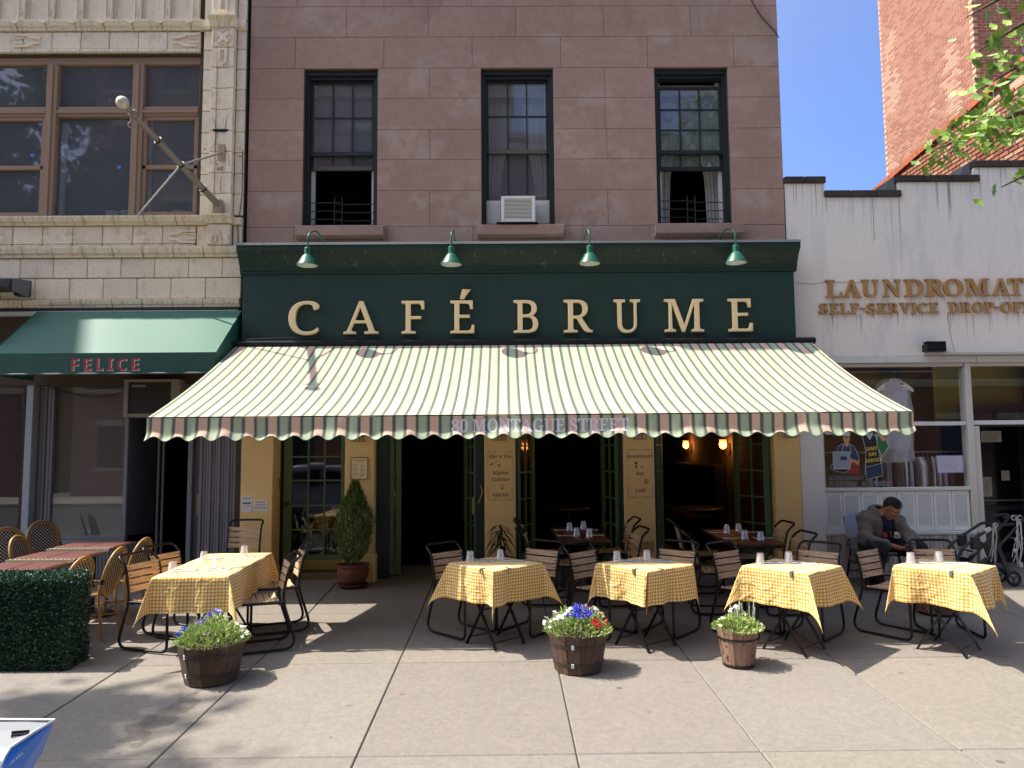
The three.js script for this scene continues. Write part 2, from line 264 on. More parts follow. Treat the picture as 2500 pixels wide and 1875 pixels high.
{
  const jm = std({ color: '#735c50', roughness: 1 }), b0 = ZB - 0.016, b1 = ZB - 0.45;
  const xs = [-3.31, ...WX.flat(), 3.63], w = [];
  w.push(bx(-3.31, 3.63, 2.95, WY[0], b1, b0), bx(-3.31, 3.63, WY[1], 10.9, b1, b0));
  for (let i = 0; i < 8; i += 2) w.push(bx(xs[i], xs[i + 1], WY[0], WY[1], b1, b0));
  part(bs, 'wall', w, jm);
  part(bs, 'upper_wall', bx(-3.31, 3.63, 8.42, 10.9, b0 + 0.001, ZB), stones[0]);
  part(bs, 'roof_cornice', along([[b1, 10.6], [ZB, 10.6], [ZB + 0.12, 10.75], [ZB + 0.16, 10.95], [ZB + 0.3, 11.1], [ZB + 0.32, 11.2], [b1, 11.25]], -3.38, 3.7), M.darkFrame);
  part(bs, 'party_wall', [bx(-3.31, -2.95, 2.95, 10.9, -22, b1 - 0.002), bx(3.33, 3.63, 2.95, 10.9, -22, b1 - 0.002), bx(-2.948, 3.328, 10.5, 10.88, -22, b1 - 0.002), bx(-2.948, 3.328, 3, 10.49, -22, -21.7)], std({ color: '#5a3a30', roughness: 1 }));
  const C = [4.2, 4.609, 5.084, 5.495, 5.898, 6.319, 6.729, 7.154, 7.574, 7.995, 8.42];
  const rows = [[-2.7, -1.5, -0.4, 0.75, 1.88, 3.05], [], [[-0.963], [1.343]], [[], []], [[-0.959], [1.345]], [[], [1.33]], [[-0.966], [1.333]], [-2.721, -1.562, -0.405, 0.758, 1.9, 3.034], [-2.057, -0.98, 0.17, 1.329, 2.48], [-2.712, -1.566, -0.41, 0.76, 1.9, 3.0], [-2.06, -0.98, 0.17, 1.33, 2.48]];
  let q = 0; const blk = (x0, x1, y0, y1) => { const g = 0.002; part(bs, 'stone_block', cb(x0 + g, x1 - g, y0 + g, y1 - g, b0 - 0.03, ZB + (hsh(q, 3, 7) - 0.5) * 0.002, 0.003), stones[(q++ * 7) % 3]); };
  for (let c = 0; c < C.length - 1; c++) {
    const win = c >= 1 && c <= 5;
    if (win) { const off = rows[c + 1] || [[], []]; for (let i = 0; i < 4; i++) { const a = xs[2 * i], b = xs[2 * i + 1], cut = i === 1 ? off[0] : i === 2 ? off[1] : []; const e = [a, ...(cut || []), b]; for (let k = 0; k < e.length - 1; k++) blk(e[k], e[k + 1], C[c], C[c + 1]); } }
    else { const cuts = c === 0 ? rows[0] : rows[c + 1]; const e = [-3.31, ...cuts, 3.63]; for (let k = 0; k < e.length - 1; k++) blk(e[k], e[k + 1], C[c], C[c + 1]); }
  }
  part(bs, 'facade_wire', pipe([[3.15, 8.2, ZB + 0.012], [3.28, 7.66, ZB + 0.012], [3.42, 7.4, ZB + 0.012], [3.6, 7.2, ZB + 0.012], [3.64, 7.12, ZB + 0.005]], 0.006, 0.1, 6), M.black);
  // sills
  for (const [a, b] of WX) { part(bs, 'window_sill', along([[ZB - 0.2, 4.452], [ZB + 0.05, 4.44], [ZB + 0.13, 4.47], [ZB + 0.135, 4.585], [ZB + 0.125, 4.594], [ZB - 0.2, 4.612]], a - 0.055, b + 0.1), stones[1]); }
}
// sash windows
const roomM = std({ color: '#4a4640', roughness: 1 }), curtainM = phys({ color: '#bdb9b0', roughness: 1, transmission: 0.25, thickness: 0 });
const oldWood = std({ color: '#5b5750', roughness: 0.9, bumpMap: grainT, bumpScale: 0.004 }), blindM = std({ color: '#b9ae97', roughness: 0.8 }), railM = std({ color: '#17181a', roughness: 0.6 });
function sash(win, x0, x1, y0, y1, z, rows, botM, cols = 3) {
  const t = 0.035, f = [bx(x0, x0 + t, y0, y1, z - 0.035, z), bx(x1 - t, x1, y0, y1, z - 0.035, z), bx(x0 + t, x1 - t, y1 - t, y1, z - 0.035, z)];
  part(win, 'sash', f, M.darkFrame); part(win, 'sash_rail', bx(x0 + t, x1 - t, y0, y0 + 0.05, z - 0.035, z + 0.004), botM || M.darkFrame);
  const iy0 = y0 + 0.05, iy1 = y1 - t, ix0 = x0 + t, ix1 = x1 - t, cw = (ix1 - ix0) / cols, rh = (iy1 - iy0) / rows;
  for (let i = 1; i < cols; i++) part(win, 'muntin', bx(ix0 + i * cw - 0.009, ix0 + i * cw + 0.009, iy0, iy1, z - 0.028, z - 0.002), M.darkFrame);
  for (let j = 1; j < rows; j++) part(win, 'muntin', bx(ix0, ix1, iy0 + j * rh - 0.009, iy0 + j * rh + 0.009, z - 0.027, z - 0.004), M.darkFrame);
  for (let i = 0; i < cols; i++) for (let j = 0; j < rows; j++) { const w = (hsh(i + (x0 * 50 | 0), j, 4) - 0.5) * 0.006; part(win, 'pane', new THREE.PlaneGeometry(cw - 0.004, rh - 0.004), M.oldGlass, [ix0 + (i + 0.5) * cw, iy0 + (j + 0.5) * rh, z - 0.016], [w, w * 1.3, 0]); }
}
WX.forEach(([a, b], k) => {
  const win = sub(bs, 'window'), z = ZB - 0.1;
  const y1 = 6.69, y0 = 4.63;
  part(win, 'frame', [bx(a, a + 0.06, y0, y1, z - 0.1, z + 0.02), bx(b - 0.06, b, y0, y1, z - 0.1, z + 0.02), bx(a + 0.06, b - 0.06, y1 - 0.075, y1, z - 0.1, z + 0.02), bx(a + 0.02, b - 0.02, y0 - 0.012, y0 + 0.03, z - 0.1, z + 0.03)], M.darkFrame);
  part(win, 'brick_moulding', [bx(a + 0.002, a + 0.03, y0, y1, z + 0.021, z + 0.045), bx(b - 0.03, b - 0.002, y0, y1, z + 0.021, z + 0.045), bx(a + 0.002, b - 0.002, y1 - 0.03, y1 + 0.03, z + 0.021, z + 0.05)], M.darkFrame);
  part(win, 'room_box', [bx(a - 0.5, b + 0.5, 4.3, 4.32, z - 3, z - 0.42), bx(a - 0.5, b + 0.5, 7, 7.02, z - 3, z - 0.42), bx(a - 0.52, a - 0.5, 4.3, 7, z - 3, z - 0.42), bx(b + 0.5, b + 0.52, 4.3, 7, z - 3, z - 0.42), bx(a - 0.5, b + 0.5, 4.3, 7, z - 3.02, z - 3)], roomM);
  part(win, 'reveal_lining', [bx(a + 0.061, a + 0.105, y0 + 0.03, y1 - 0.08, z - 0.16, z - 0.101), bx(b - 0.105, b - 0.061, y0 + 0.03, y1 - 0.08, z - 0.16, z - 0.101)], M.white);
  const x0 = a + 0.06, x1 = b - 0.06;
  if (k === 0) { sash(win, x0, x1, 5.6, 6.61, z - 0.02, 2); sash(win, x0, x1, 5.42, 6.4, z - 0.062, 2, oldWood); }
  if (k === 1) { sash(win, x0, x1, 5.62, 6.61, z - 0.02, 2, oldWood); sash(win, x0, x1, 5.0, 5.66, z - 0.062, 1, oldWood);
    part(win, 'side_panel', [bx(x0, -0.045, 4.66, 4.995, z - 0.08, z - 0.05), bx(0.405, x1, 4.66, 4.995, z - 0.08, z - 0.05)], M.white);
    for (const [p, q] of [[x0 + 0.02, -0.06], [0.42, x1 - 0.02]]) for (let i = 0; i < 9; i++) { const x = lerp(p, q, i / 8); part(win, 'panel_pleat', bx(x - 0.004, x + 0.004, 4.68, 4.95, z - 0.05, z - 0.044), M.white); } }
  if (k === 2) { sash(win, x0, x1, 5.6, 6.52, z - 0.02, 3); sash(win, x0, x1, 5.39, 6.37, z - 0.062, 2); }
  // blind behind the upper sash
  part(win, 'blind_box', bx(x0 + 0.02, x1 - 0.02, 6.47, 6.6, z - 0.2, z - 0.15), blindM);
  if (k > 0) for (const s of [0, 1]) { const cx = s ? x1 - 0.06 : x0 + 0.06; part(win, 'curtain', grid(14, 10, (u, v) => { const y = lerp(4.62, 6.4, v), wd = lerp(0.15, 0.2, v) + (v > 0.35 ? 0.0 : 0); return [cx + (s ? -1 : 1) * (u * (wd + 0.12 * smooth(0.35, 0.9, v)) - 0.04), y, z - 0.26 + 0.02 * Math.sin(u * 22)]; }), curtainM); }
  if (k !== 1) { // child guard bars
    const bars = []; for (const [p, q, o] of [[x0, (a + b) / 2 + 0.02, 0], [(a + b) / 2 - 0.08, x1, -0.02]]) { for (const y of [4.73, 4.84, 4.95]) bars.push(rod([p, y + o, z + 0.03 + o * 0.4], [q, y + o, z + 0.03 + o * 0.4], 0.006, 6)); for (const x of [(a + b) / 2 - 0.08, (a + b) / 2 + 0.02]) bars.push(rod([x, 4.64, z + 0.034 + o * 0.4], [x, 5.02 + o, z + 0.034 + o * 0.4], 0.007, 6)); }
    part(win, 'guard_rail', bars, railM);
  }
});
// flat roller blind behind sashes is pale; the room stays dark
{
  // window air conditioner
  const ac = thing('window_air_conditioner', 'white window air conditioner on black supports in the middle sash window', 'air conditioner', [0.18, 4.6, ZB + 0.12]);
  const wm = std({ color: '#d6d5cf', roughness: 0.5 });
  part(ac, 'case', [cb(-0.215, 0.215, 0.02, 0.36, -0.4, -0.012, 0.012), cb(-0.217, -0.175, 0.02, 0.362, -0.012, 0.012, 0.006), cb(0.175, 0.217, 0.02, 0.362, -0.012, 0.012, 0.006), cb(-0.174, 0.174, 0.326, 0.362, -0.012, 0.012, 0.006), cb(-0.174, 0.174, 0.02, 0.062, -0.012, 0.012, 0.006)], wm);
  part(ac, 'coil', bx(-0.174, 0.174, 0.062, 0.326, -0.011, -0.009), std({ color: '#3c3e40', roughness: 0.8 }));
  for (let i = 0; i < 15; i++) part(ac, 'louver', bx(-0.174, 0.174, 0, 0.008, -0.008, 0.006), wm, [0, 0.068 + i * 0.0175, 0], [0.5, 0, 0]);
  part(ac, 'support', [bx(-0.28, 0.25, -0.002, 0.018, -0.3, 0.02), bx(-0.24, 0.2, 0, 0.012, 0.02, 0.035)], M.black);
}
// ---------- cafe shopfront ----------
const tanT = tex(512, 512, (u, v, i, j) => { const k = (fbm(u, v, 4, 5, 201) - 0.5) * 16 + (hsh(i, j, 6) - 0.5) * 5; return [230 + k, 196 + k, 130 + k * 0.8]; }, { size: 1.4 });
M.tan = std({ map: tanT, roughness: 0.8, bumpMap: grainT, bumpScale: 0.001 });
M.tanDark = std({ color: '#a8884f', roughness: 0.8 });
M.sage = std({ color: '#4f6a45', roughness: 0.5, bumpMap: grainT, bumpScale: 0.0008 });
M.teal = std({ color: '#0f2a2c', roughness: 0.5 });
const cafe = thing('cafe_shopfront', 'tan cafe shopfront with green french doors under the striped awning', 'shopfront');
{
  const P = [[-3.314, -2.917], [-2.019, -1.652], [-0.272, 0.117], [1.476, 1.861], [3.373, 3.703]];
  P.forEach(([a, b], k) => {
    const y0 = gy(ZB) - 0.01;
    part(cafe, 'pillar', cb(a, b, y0, 2.98, ZB - 0.42, ZB, 0.008), M.tan);
    part(cafe, 'pillar_base', cb(a - 0.012, b + (k === 1 ? 0.02 : 0.012), y0, k === 1 ? 0.46 : 0.3, ZB - 0.43, ZB + 0.014, 0.01), M.tan);
  });
  part(cafe, 'header', bx(-3.31, 3.7, 2.62, 2.975, ZB - 0.4, ZB - 0.012), M.teal);
  part(cafe, 'door_step', cb(-2.915, -2.02, gy(-9.6) - 0.05, 0.2, -10.1, -9.62, 0.01), std({ color: '#6d5a3a', roughness: 0.9 }));
  // glazed door between the first two pillars
  const d = sub(cafe, 'glazed_door'), z = -9.8; const gx = [-2.777, -2.567, -2.357, -2.146], gyv = [0.414, 0.731, 1.04, 1.361, 1.668, 1.975, 2.28];
  part(d, 'stile', [cb(-2.888, -2.777, 0.21, 2.4, z - 0.045, z, 0.004), cb(-2.146, -2.05, 0.21, 2.4, z - 0.045, z, 0.004)], M.sage);
  part(d, 'rail', [cb(-2.7765, -2.1465, 0.21, 0.414, z - 0.045, z - 0.002, 0.004), cb(-2.7765, -2.1465, 2.28, 2.4, z - 0.045, z - 0.002, 0.004)], M.sage);
  for (const x of gx.slice(1, 3)) part(d, 'muntin', bx(x - 0.011, x + 0.011, 0.414, 2.28, z - 0.035, z - 0.006), M.sage);
  for (const y of gyv.slice(1, 6)) part(d, 'muntin', bx(-2.777, -2.146, y - 0.011, y + 0.011, z - 0.034, z - 0.008), M.sage);
  for (let i = 0; i < 3; i++) for (let j = 0; j < 6; j++) { const w = (hsh(i, j, 2) - 0.5) * 0.008; part(d, 'pane', new THREE.PlaneGeometry(gx[i + 1] - gx[i] - 0.01, gyv[j + 1] - gyv[j] - 0.01), M.glass, [(gx[i] + gx[i + 1]) / 2, (gyv[j] + gyv[j + 1]) / 2, z - 0.02], [w, -w, 0]); }
  part(d, 'kick_plate', cb(-2.78, -2.06, 0.222, 0.348, z, z + 0.006, 0.002), std({ color: '#8f7f45', metalness: 0.8, roughness: 0.35 }));
  part(d, 'knob', [T(new THREE.SphereGeometry(0.026, 14, 10), -2.835, 1.06, z + 0.05), T(cyl(0.03, 0.03, 0.008, 14).rotateX(Math.PI / 2), -2.835, 1.06, z + 0.004), T(cyl(0.012, 0.012, 0.05, 10).rotateX(Math.PI / 2), -2.835, 1.06, z + 0.025)], std({ color: '#6c5a3a', metalness: 0.9, roughness: 0.3 }));
  part(cafe, 'door_frame', [bx(-2.917, -2.89, 0.19, 2.62, z - 0.12, z + 0.03), bx(-2.048, -2.02, 0.19, 2.62, z - 0.12, z + 0.03), bx(-2.889, -2.049, 2.41, 2.62, z - 0.12, z + 0.03)], M.black);
  part(cafe, 'door_chime', cb(-2.918, -2.91, 1.25, 1.4, ZB - 0.28, ZB - 0.24, 0.003), M.tanDark);
  // french door leaves, each hinged at a jamb and swung open: [hinge x, angle, width, rows, wide]
  const leaf = (hx, hz, ang, w) => {
    const g = sub(cafe, 'french_door_leaf', [hx, 0.16, hz], ang), h = 2.4, t = 0.042;
    part(g, 'stile', [cb(0, 0.075, 0, h, -t, 0, 0.004), cb(w - 0.075, w, 0, h, -t, 0, 0.004)], M.sage);
    part(g, 'rail', [cb(0.0755, w - 0.0755, 0, 0.27, -t + 0.002, -0.002, 0.004), cb(0.0755, w - 0.0755, h - 0.1, h, -t + 0.002, -0.002, 0.004)], M.sage);
    const n = w > 0.4 ? 2 : 1, iw = w - 0.15; for (let i = 1; i < n; i++) part(g, 'muntin', bx(0.075 + iw * i / n - 0.01, 0.075 + iw * i / n + 0.01, 0.27, h - 0.1, -t + 0.008, -0.008), M.sage);
    for (let j = 1; j < 6; j++) { const y = 0.27 + j * (h - 0.37) / 6; part(g, 'muntin', bx(0.075, w - 0.075, y - 0.01, y + 0.01, -t + 0.009, -0.009), M.sage); }
    for (let i = 0; i < n; i++) for (let j = 0; j < 6; j++) part(g, 'pane', new THREE.PlaneGeometry(iw / n - 0.012, (h - 0.37) / 6 - 0.012), M.glass, [0.075 + iw * (i + 0.5) / n, 0.27 + (j + 0.5) * (h - 0.37) / 6, -t / 2]);
    part(g, 'latch', cb(w - 0.002, w + 0.003, 0.93, 1.08, -t + 0.01, -0.01, 0.002), M.steel);
    return g;
  };
  leaf(-1.515, -9.72, R(18), 0.17); leaf(-0.36, -9.62, R(108), 0.56);
  leaf(0.15, -9.56, R(62), 0.5); leaf(1.44, -9.56, R(104), 0.56); leaf(1.9, -9.56, R(68), 0.5); leaf(3.36, -9.56, R(118), 0.6);
  part(cafe, 'jamb', [bx(-1.65, -1.5, 0.11, 2.62, -9.8, -9.6), ], M.teal);
  for (const q of [[-0.39, -0.274, -9.85, -9.6], [0.119, 0.15, -9.62, -9.5], [1.863, 1.9, -9.62, -9.5], [1.44, 1.474, -9.62, -9.5]]) part(cafe, 'jamb', bx(q[0], q[1], 0.11, 2.62, q[2], q[3]), M.teal);
  part(cafe, 'door_handle', [pipe([[-0.42, 1.05, -9.68], [-0.36, 1.05, -9.6], [-0.33, 1.12, -9.58], [-0.3, 1.22, -9.57], [-0.33, 1.3, -9.58]], 0.008, 0.04), cb(-0.44, -0.4, 0.92, 1.14, -9.68, -9.66, 0.004)], std({ color: '#a98a55', metalness: 0.8, roughness: 0.35 }));
  // the room inside
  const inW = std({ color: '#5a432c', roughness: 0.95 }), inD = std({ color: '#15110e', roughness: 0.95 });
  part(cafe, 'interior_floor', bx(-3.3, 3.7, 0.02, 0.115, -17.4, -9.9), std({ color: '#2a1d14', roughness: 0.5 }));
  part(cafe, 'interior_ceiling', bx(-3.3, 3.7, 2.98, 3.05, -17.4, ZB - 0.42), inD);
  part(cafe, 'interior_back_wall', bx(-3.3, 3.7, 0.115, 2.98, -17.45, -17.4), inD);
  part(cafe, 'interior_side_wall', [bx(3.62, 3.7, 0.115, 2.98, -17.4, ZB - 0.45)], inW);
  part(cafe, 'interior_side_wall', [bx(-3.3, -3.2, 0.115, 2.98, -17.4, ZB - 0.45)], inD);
  // wall sconces along the side wall
  const flame = std({ color: '#ffd9a0', emissive: '#ffb45e', emissiveIntensity: 1.1, roughness: 0.5 });
  for (const [z, lab] of [[-14.6, 'tulip glass sconce above the dark banquette back, farther along the inner wall'], [-12.1, 'tulip glass sconce on the inner wall beside the open door leaf']]) {
    const s = thing('wall_sconce', lab, 'sconce', [3.5, 1.78, z], 0, 'tulip sconces on the cafe side wall');
    part(s, 'shade', lathe([[0.02, -0.07], [0.05, -0.045], [0.06, 0], [0.05, 0.05], [0.062, 0.085]], 18), phys({ color: '#fff1d8', transmission: 0.85, roughness: 0.4, thickness: 0 }));
    part(s, 'bulb', new THREE.SphereGeometry(0.024, 12, 10), flame);
    part(s, 'arm', [pipe([[0, -0.07, 0], [0, -0.16, 0], [0.08, -0.2, 0], [0.11, -0.08, 0]], 0.008, 0.05), cb(0.1, 0.118, -0.16, 0.03, -0.03, 0.03, 0.005)], M.black);
    const l = new THREE.PointLight('#ffb060', 0.2, 0, 2); l.position.set(3.5, 1.78, z); l.castShadow = true; l.shadow.radius = 1.2; scene.add(l);
  }
  const bq = thing('banquette', 'dark leather banquette along the cafe side wall', 'bench', [3.2, gy(-10.2), -13.6]);
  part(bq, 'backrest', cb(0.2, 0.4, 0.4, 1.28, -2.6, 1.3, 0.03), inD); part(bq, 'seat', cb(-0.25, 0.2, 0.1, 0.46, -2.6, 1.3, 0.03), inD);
}
// ---------- fascia with the cafe name ----------
{
  const s = thing('cafe_sign', 'dark green fascia board with moulded cornice and gold letters CAFÉ BRUME', 'sign');
  const drip = tex(1024, 256, (u, v, i, j) => { const st = fbm(u * 3, v * 0.05, 90, 2, 301), n = (fbm(u * 3, v, 12, 3, 305) - 0.5) * 8; let c = [15 + n, 44 + n, 35 + n]; c = mix(c, [96, 116, 104], smooth(0.6, 0.85, st) * 0.55 * smooth(0.5, 0.75, fbm(u * 3, v * 0.5, 60, 2, 307))); return c; }, { size: [7, 0.5], offset: [0, 0.1] });
  const cm = std({ map: drip, roughness: 0.6 });
  part(s, 'board', cb(-3.253, 3.616, 2.98, 3.935, ZB + 0.005, ZS, 0.004), std({ color: '#12332b', roughness: 0.6, bumpMap: grainT, bumpScale: 0.0012 }));
  part(s, 'cornice', along([[ZB + 0.005, 3.936], [ZS + 0.012, 3.936], [ZS + 0.014, 3.97], [ZS + 0.035, 3.985], [ZS + 0.037, 4.03], [ZS + 0.055, 4.05], [ZS + 0.075, 4.1], [ZS + 0.125, 4.16], [ZS + 0.165, 4.2], [ZS + 0.167, 4.275], [ZS + 0.15, 4.285], [ZB + 0.005, 4.31]], -3.285, 3.65), cm);
  part(s, 'lead_flashing', along([[ZB + 0.003, 4.318], [ZS + 0.168, 4.288], [ZS + 0.174, 4.262], [ZS + 0.178, 4.262], [ZS + 0.175, 4.293], [ZB + 0.003, 4.326]], -3.29, 3.655), std({ color: '#8f938f', roughness: 0.6, metalness: 0.3 }));
  const gold = std({ color: '#f3dba6', metalness: 0.08, roughness: 0.42 });
  const L = [['C', -2.664, -2.29], ['A', -1.987, -1.56], ['F', -1.274, -0.995], ['E', -0.673, -0.377], ['B', 0.107, 0.41], ['R', 0.728, 1.08], ['U', 1.346, 1.673], ['M', 1.974, 2.458], ['E', 2.766, 3.065]];
  for (const [c, a, b] of L) part(s, 'letter', glyph(c, 'serif_regular', a, b, c === 'C' || c === 'U' ? 3.163 : 3.172, c === 'C' ? 3.589 : 3.582, 0.05, 0.008), gold, [0, 0, ZS + 0.012]);
  part(s, 'letter_accent', ext([[-0.549, 3.608], [-0.512, 3.608], [-0.433, 3.718], [-0.52, 3.718]], 0.03, 0.008), gold, [0, 0, ZS + 0.016]);
  for (const [c, a, b] of L) { }
  part(s, 'letter_pin', L.map(([c, a, b]) => bx((a + b) / 2 - 0.006, (a + b) / 2 + 0.006, 3.176, 3.186, ZS, ZS + 0.013)), M.black);
}
// ---------- gooseneck lamps ----------
{
  const gm = std({ color: '#14573f', roughness: 0.38 }), names = ['gooseneck sign lamp above the letter C', 'gooseneck sign lamp above the gap after the É', 'gooseneck sign lamp above the letter R', 'gooseneck sign lamp above the last letter E'];
  [[-2.37, 0.17], [-0.64, 0.03], [1.03, -0.05], [2.8, -0.16]].forEach(([x, off], k) => {
    const l = thing('gooseneck_lamp', 'green ' + names[k], 'lamp', [x, 4.0, -8.88], 0, 'green gooseneck lamps over the cafe sign');
    const bz = ZB + 0.02 + 8.88;
    part(l, 'shade', lathe([[0.13, -0.035], [0.128, -0.022], [0.07, 0.075], [0.045, 0.1], [0.04, 0.102], [0.04, 0.175], [0.036, 0.185], [0, 0.187]], 28), gm);
    part(l, 'shade_lining', lathe([[0.122, -0.033], [0.122, -0.026], [0.066, 0.068], [0, 0.088]], 24), std({ color: '#c8cfc8', roughness: 0.5 }));
    part(l, 'bulb', T(new THREE.SphereGeometry(0.032, 12, 10), 0, 0.012, 0), std({ color: '#dad8d0', roughness: 0.3 }));
    part(l, 'arm', pipe([[0, 0.18, 0], [0, 0.36, 0], [off * 0.4, 0.44, -0.12], [off * 0.8, 0.33, -0.3], [off, 0.34, bz + 0.06]], 0.011, 0.1, 8), gm);
    part(l, 'mount_box', [T(cyl(0.05, 0.05, 0.07, 16).rotateX(Math.PI / 2), off, 0.34, bz + 0.045), cb(off - 0.07, off + 0.1, 0.292, 0.345, bz + 0.012, bz + 0.13, 0.006)], gm);
  });
}
// ---------- striped awning ----------
const stripe = (s) => { // across the cloth, metres
  const p = 0.2106, t = mod(s, p) / p;
  const tanC = [212, 178, 152], gr = [164, 174, 144], dk = [82, 90, 80], md = [124, 130, 112];
  if (t < 0.355) return tanC; if (t < 0.37) return mix(tanC, md, 0.75); if (t < 0.39) return md; if (t < 0.48) return dk; if (t < 0.505) return md; if (t < 0.53) return mix(gr, md, 0.5); if (t < 0.83) return gr; if (t < 0.86) return mix(gr, md, 0.5); if (t < 0.885) return md; if (t < 0.975) return dk; return md;
};
{
  const a = thing('striped_awning', 'retractable cream and green striped awning reading 80 MONTAGUE STREET', 'awning');
  const x0 = -3.27, x1 = 3.75, w = x1 - x0, zt = -9.08, yt = 3.03, zf = -6.88, yf = 2.075;
  const r = rng(21), spots = []; for (let i = 0; i < 90; i++) spots.push([r(), r(), 0.003 + r() * 0.006]);
  const spotAt = []; for (const s of spots) for (const a of [-0.002, 0.002]) for (const b of [-0.006, 0.006]) { const k = ((s[0] + a) * 64 | 0) * 64 + ((s[1] + b) * 16 | 0); (spotAt[k] ??= new Set()).add(s); }
  const topT = tex(2048, 512, (u, v, i, j) => { const c = stripe(u * w - 0.05), k = (fbm(u, v * 0.5, 24, 4, 401) - 0.5) * 14 + (hsh(i, j, 9) - 0.5) * 8; let m = 1; const cell = spotAt[(u * 64 | 0) * 64 + (v * 16 | 0)]; if (cell) for (const [p, q, rr] of cell) { const dx = (u - p) * w, dy = (v - q) * 2.4; if (dx * dx + dy * dy < rr * rr) m = 0.72; } const s = v > 0.92 ? 1 : 1; return [(c[0] + k) * m * s, (c[1] + k) * m * s, (c[2] + k * 0.8) * m * s]; });
  const fabric = phys({ map: topT, roughness: 0.95, transmission: 0.12, thickness: 0, side: THREE.DoubleSide });
  const rr = rng(5), ph = Array.from({ length: 12 }, () => rr() * 6.28);
  const top = (u, v) => { const sag = 0.1 * 4 * v * (1 - v) * (0.55 + 0.45 * Math.sin(Math.PI * clamp(u))) + 0.012 * Math.sin(u * 9 + ph[0]) * Math.sin(Math.PI * v); return [x0 + u * w + 0.03 * v * (u < 0.5 ? 1 : 1) * 0, lerp(yt, yf, v) - sag, lerp(zt, zf, v)]; };
  part(a, 'canopy', grid(64, 24, top, (u, v) => [u, 1 - v]), fabric);
  const valT = canvasTex(2048, 96, (g, W, H) => {
    for (let i = 0; i < W; i++) { const c = stripe(i / W * w - 0.05); g.fillStyle = `rgb(${c.map((q) => q | 0)})`; g.fillRect(i, 0, 1, H); }
    g.fillStyle = '#dcdae6'; g.font = 'bold 72px serif'; g.textBaseline = 'alphabetic'; g.textAlign = 'left';
    const s = '80 MONTAGUE STREET', tw = g.measureText(s).width, p0 = (-0.5 - x0) / w * W, p1 = (1.125 - x0) / w * W; g.save(); g.translate(p0, 66); g.scale((p1 - p0) / tw, 1.02); g.fillText(s, 0, 0); g.restore();
  });
  const per = 0.2106, hem = (x) => 0.2 + 0.022 * Math.cos(2 * Math.PI * (x - x0 - 0.05 - 0.18 * per - per * 0.5) / per);
  part(a, 'valance', grid(560, 10, (u, v) => { const x = x0 + u * w, L = hem(x), fold = v * (0.014 * Math.sin(x * 30 + ph[1]) + 0.02 * Math.sin(x * 4.3 + ph[2]) + 0.014 * Math.sin(x * 11.7 + ph[4])); const kick = 0.045 * smooth(0.62 + 0.14 * Math.sin(x * 7 + ph[3]), 1.1, v); return [x - (u === 0 ? 0 : 0), yf - 0.012 - v * L + kick * 0.25, zf + 0.022 + fold * 0.6 + kick]; }, (u, v) => { const x = x0 + u * w; return [u, 1 - v * hem(x) / 0.222]; }), phys({ map: valT, roughness: 0.95, transmission: 0.12, thickness: 0, side: THREE.DoubleSide }));
  part(a, 'hem', sweep(Array.from({ length: 561 }, (_, i) => { const u = i / 560, x = x0 + u * w, L = hem(x), fold = 0.014 * Math.sin(x * 30 + ph[1]) + 0.02 * Math.sin(x * 4.3 + ph[2]) + 0.014 * Math.sin(x * 11.7 + ph[4]), kick = 0.045 * smooth(0.62 + 0.14 * Math.sin(x * 7 + ph[3]), 1.1, 1); return V(x, yf - 0.012 - L + kick * 0.25, zf + 0.022 + fold * 0.6 + kick); }), 0.0035, 5), std({ color: '#5d7265', roughness: 0.9 }));
  part(a, 'front_bar', [rod([x0 - 0.012, yf - 0.03, zf - 0.016], [x1 + 0.012, yf - 0.03, zf - 0.016], 0.02, 10)], M.black);
  part(a, 'housing', along([[ZS, 3.0], [-9.06, 3.0], [-9.03, 3.03], [-9.03, 3.06], [-9.07, 3.085], [ZS, 3.095]], -3.33, 3.79), std({ color: '#23272b', roughness: 0.4, metalness: 0.4 }));
  part(a, 'roller', rod([x0, 3.04, -9.1], [x1, 3.04, -9.1], 0.03, 10), M.black);
  for (const [hx, ex, fx] of [[-2.9, -1.75, -2.85], [3.4, 2.25, 3.35]]) part(a, 'folding_arm', [bar([hx, 2.86, -9.12], [ex, 2.44, -8.0], 0.05, 0.035), bar([ex, 2.43, -8.0], [fx, 2.03, -6.92], 0.045, 0.03), cb(hx - 0.05, hx + 0.05, 2.8, 2.97, -9.19, -9.08, 0.01)], M.black);
  part(a, 'loose_wire', pipe([[-3.2, 3.1, -9.05], [-2.6, 3.12, -9.02], [-1.9, 3.11, -9.03], [-1.55, 3.13, -9.05], [-1.5, 3.19, -9.1]], 0.004, 0.1, 5), M.black);
}
